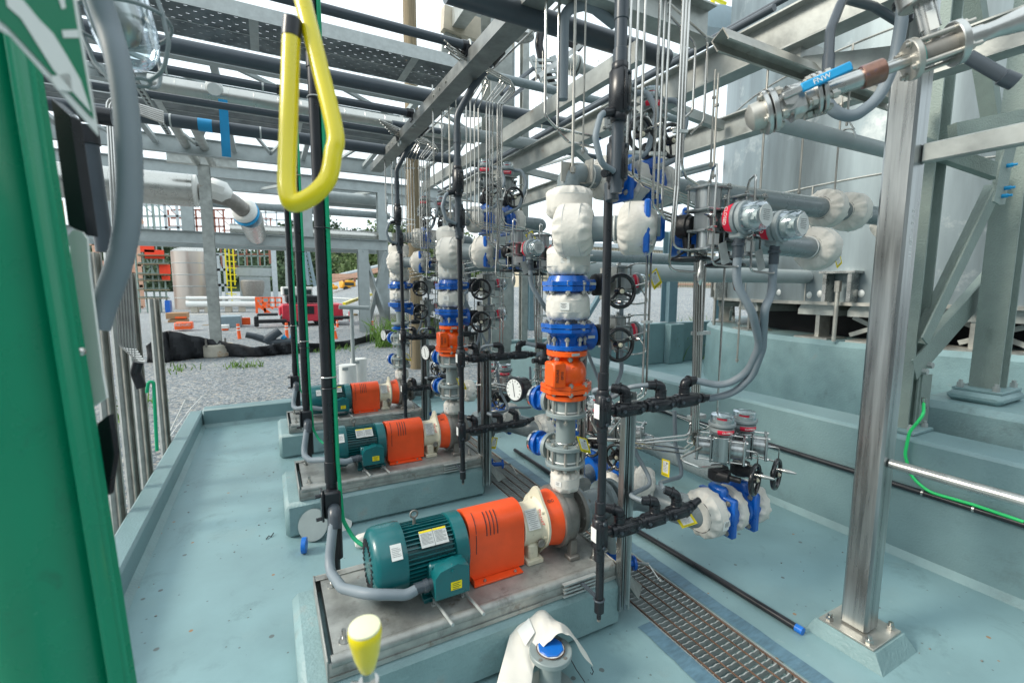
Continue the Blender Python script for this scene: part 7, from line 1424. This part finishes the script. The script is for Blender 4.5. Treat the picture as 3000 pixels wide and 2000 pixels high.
# yellow push knob
kb = dp(1068, 1838, .72); kx = (Z-_f*.10).normalized()
kn = thing('eyewash_nozzle', 'yellow eye wash nozzle with a pale cap on a chrome stem in the foreground', 'nozzle', kb-Z*.1)
part('cup', MB().lathe(kb, -kx, [(0, .0235), (.002, .0250), (.012, .0255), (.018, .0248), (.05, .0195), (.075, .0125), (.08, .009)], 36), yellow_m, kn)
part('pale_cap', MB().lathe(kb, kx, [(-.001, .0240), (.003, .0238), (.005, .018), (.0055, .001)], 36), mat('pale_yellow', (.78, .78, .52), .6), kn)
part('stem', MB().cyl(kb-kx*.075, kb-kx*.105, .011, n=6).cyl(kb-kx*.10, kb-kx*.20, .016, .014, n=20).cyl(kb-kx*.115, kb-kx*.115-_r*.03, .010, n=16), tube_m, kn)
# ================================================================== BALL VALVE AND FLANGED STAINLESS LINE AT UPPER RIGHT
A0, A1 = dp(2225, 338, 1.38), dp(2960, 70, 1.19); ad = (A1-A0).normalized(); LL = (A1-A0).length
def along(px):                                 # distance along the line where it crosses photo column px
    best = (1e9, 0)
    for k in range(401):
        t = -.1+(LL+.3)*k/400; q = A0+ad*t-CAM; e = abs(1500+F_PX*q.dot(_r)/q.dot(_f)-px)
        if e < best[0]: best = (e, t)
    return best[1]
def PA(px): return A0+ad*along(px)
su = (Z-ad*Z.dot(ad)).normalized(); sv = ad.cross(su); sv = sv if sv.dot(_f) < 0 else -sv
bvv = thing('ball_valve', 'stainless flanged ball valve with blue lever at upper right', 'ball valve', PA(2310))
part('end_cap', MB().lathe(PA(2188), ad, [(0, .02), (.012, .038), (.05, .042)], 28), ssd_m, bvv)
part('flange', MB().cyl(PA(2234), PA(2250), .062, n=36, ch=.002).cyl(PA(2253), PA(2270), .062, n=36, ch=.002), ss_m, bvv); part('flange', MB().cyl(PA(2378), PA(2392), .058, n=36, ch=.002).cyl(PA(2395), PA(2410), .058, n=36, ch=.002), ss_m, bvv)
part('body', MB().cyl(PA(2262), PA(2385), .036, n=28).obox(PA(2330), (.055, .085, .085), (ad, su, sv), .014).cyl(PA(2310), PA(2313), .052, n=30).cyl(PA(2300)+sv*.03, PA(2300)+sv*.048, .03, n=24).cyl(PA(2300), PA(2300)+sv*.062, .020, n=6), ss_m, bvv)
part('flange_bolts', MB().bolts(PA(2252), ad, .048, 4, .007, -.025, .04, .6).bolts(PA(2393), ad, .046, 4, .007, -.035, .04, .6), ssd_m, bvv)
lv0 = PA(2318)+sv*.066+su*.012; lv1 = PA(2462)+sv*.066+su*.022; ld = (lv1-lv0).normalized(); lu = (su-ld*su.dot(ld)).normalized(); ln = ld.cross(lu); ln = ln if ln.dot(_f) < 0 else -ln
lev = part('lever', MB().obox((lv0+lv1)/2+ld*.012, ((lv1-lv0).length, .026, .010), (ld, lu, ln), .004), MATS['blue_tape'], bvv); part('lever_root', MB().obox(lv0-ld*.01, (.05, .018, .006), (ld, lu, ln), .002), ss_m, bvv)
part('lever_lettering', MB().text('FNW', (lv0+lv1)/2+ln*.0055+ld*.0, ld, lu, .019, .0004), paper_m, lev)
sl_ = thing('flanged_line', 'stainless line with long bolted flanges crossing the tall column', 'pipe', PA(2700))
part('pipe', MB().cyl(PA(2405), PA(2525), .024, n=24).cyl(PA(2580), PA(2668), .016, n=24).lathe(PA(2805), ad, [(0, .024), (.05, .024), (.055, .021), (.08, .021), (.14, .030), (.35, .034)], 28), ss_m, sl_)
part('heat_tinted_coupling', MB().cyl(PA(2522), PA(2588), .031, n=28, ch=.002), mat('heat_tint_steel', (.30, .17, .13), .35, .8, var=.3, vs=20, stain=(.20, .15, .22), st_amt=.5, st_s=20), sl_)
part('flange', MB().cyl(PA(2662), PA(2682), .053, n=36, ch=.002), ssd_m, sl_); part('flange', MB().cyl(PA(2788), PA(2812), .056, n=36, ch=.002), ss_m, sl_)
part('turquoise_gasket', MB().torus(PA(2688), ad, .036, .004, 30, 8), mat('turquoise_gasket', (.0, .45, .38), .5), sl_); part('spool', MB().cyl(PA(2684), PA(2790), .030, n=24), cast_m, sl_)
m = MB()
for k in range(4): a = .7+math.pi/2*k; e = (su*math.cos(a)+sv*math.sin(a))*.043; m.cyl(PA(2645)+e, PA(2845)+e, .006, n=10).cyl(PA(2655)+e, PA(2662)+e, .011, n=6).cyl(PA(2812)+e, PA(2822)+e, .011, n=6)
part('long_bolts', m, ssd_m, sl_)
part('instrument_stem', MB().cyl(PA(2740)+su*.02, PA(2740)+su*.13, .018, n=20).cyl(PA(2735)+su*.13, PA(2735)+su*.19, .05, n=24, ch=.004).cyl(PA(2720)+su*.06, PA(2720)+su*.13, .008, n=10).cyl(PA(2765)+su*.06, PA(2765)+su*.13, .008, n=10), ss_m, sl_); part('instrument_label', MB().obox(PA(2740)+su*.075+sv*.019, (.02, .05, .002), (ad, su, sv)), paper_m, sl_)
# conduits up there
solo('curved_conduit', 'dark conduit arching over the blue lever and leaving right', 'conduit', MB().tube([dp(2424, 245, 1.75), dp(2432, 90, 1.8), dp(2470, -5, 1.85), dp(2560, 20, 1.95), dp(2640, 70, 2.05)], .0175, 18, .10, 8).cyl(dp(2424, 240, 1.75), dp(2428, 165, 1.77), .021, n=18), dpipe_m)
solo('hanging_flex', 'grey flexible conduit looping below the blue lever valve', 'conduit', MB().tube([dp(2650, -40, 1.75), dp(2642, 60, 1.75), dp(2622, 180, 1.78), dp(2575, 290, 1.8), dp(2500, 345, 1.8), dp(2445, 330, 1.8), dp(2415, 290, 1.8)], .0215, 18, .16, 8), flex_m)
solo('cable_gland', 'big black gland at the top of the looping flexible conduit', 'gland', MB().lathe(dp(2655, -10, 1.75), -Z, [(0, .03), (.02, .042), (.035, .040), (.04, .03), (.09, .028)], 20), black_m)
solo('rail_conduit', 'dark conduit with u-bolt right of the column, ending in a wrapped end', 'conduit', MB().cyl(dp(2835, 165, 1.55), dp(2965, 240, 1.50), .020, n=16).cyl(dp(2935, 225, 1.51), dp(2975, 242, 1.5), .024, n=16), dpipe_m)
copy_unit()
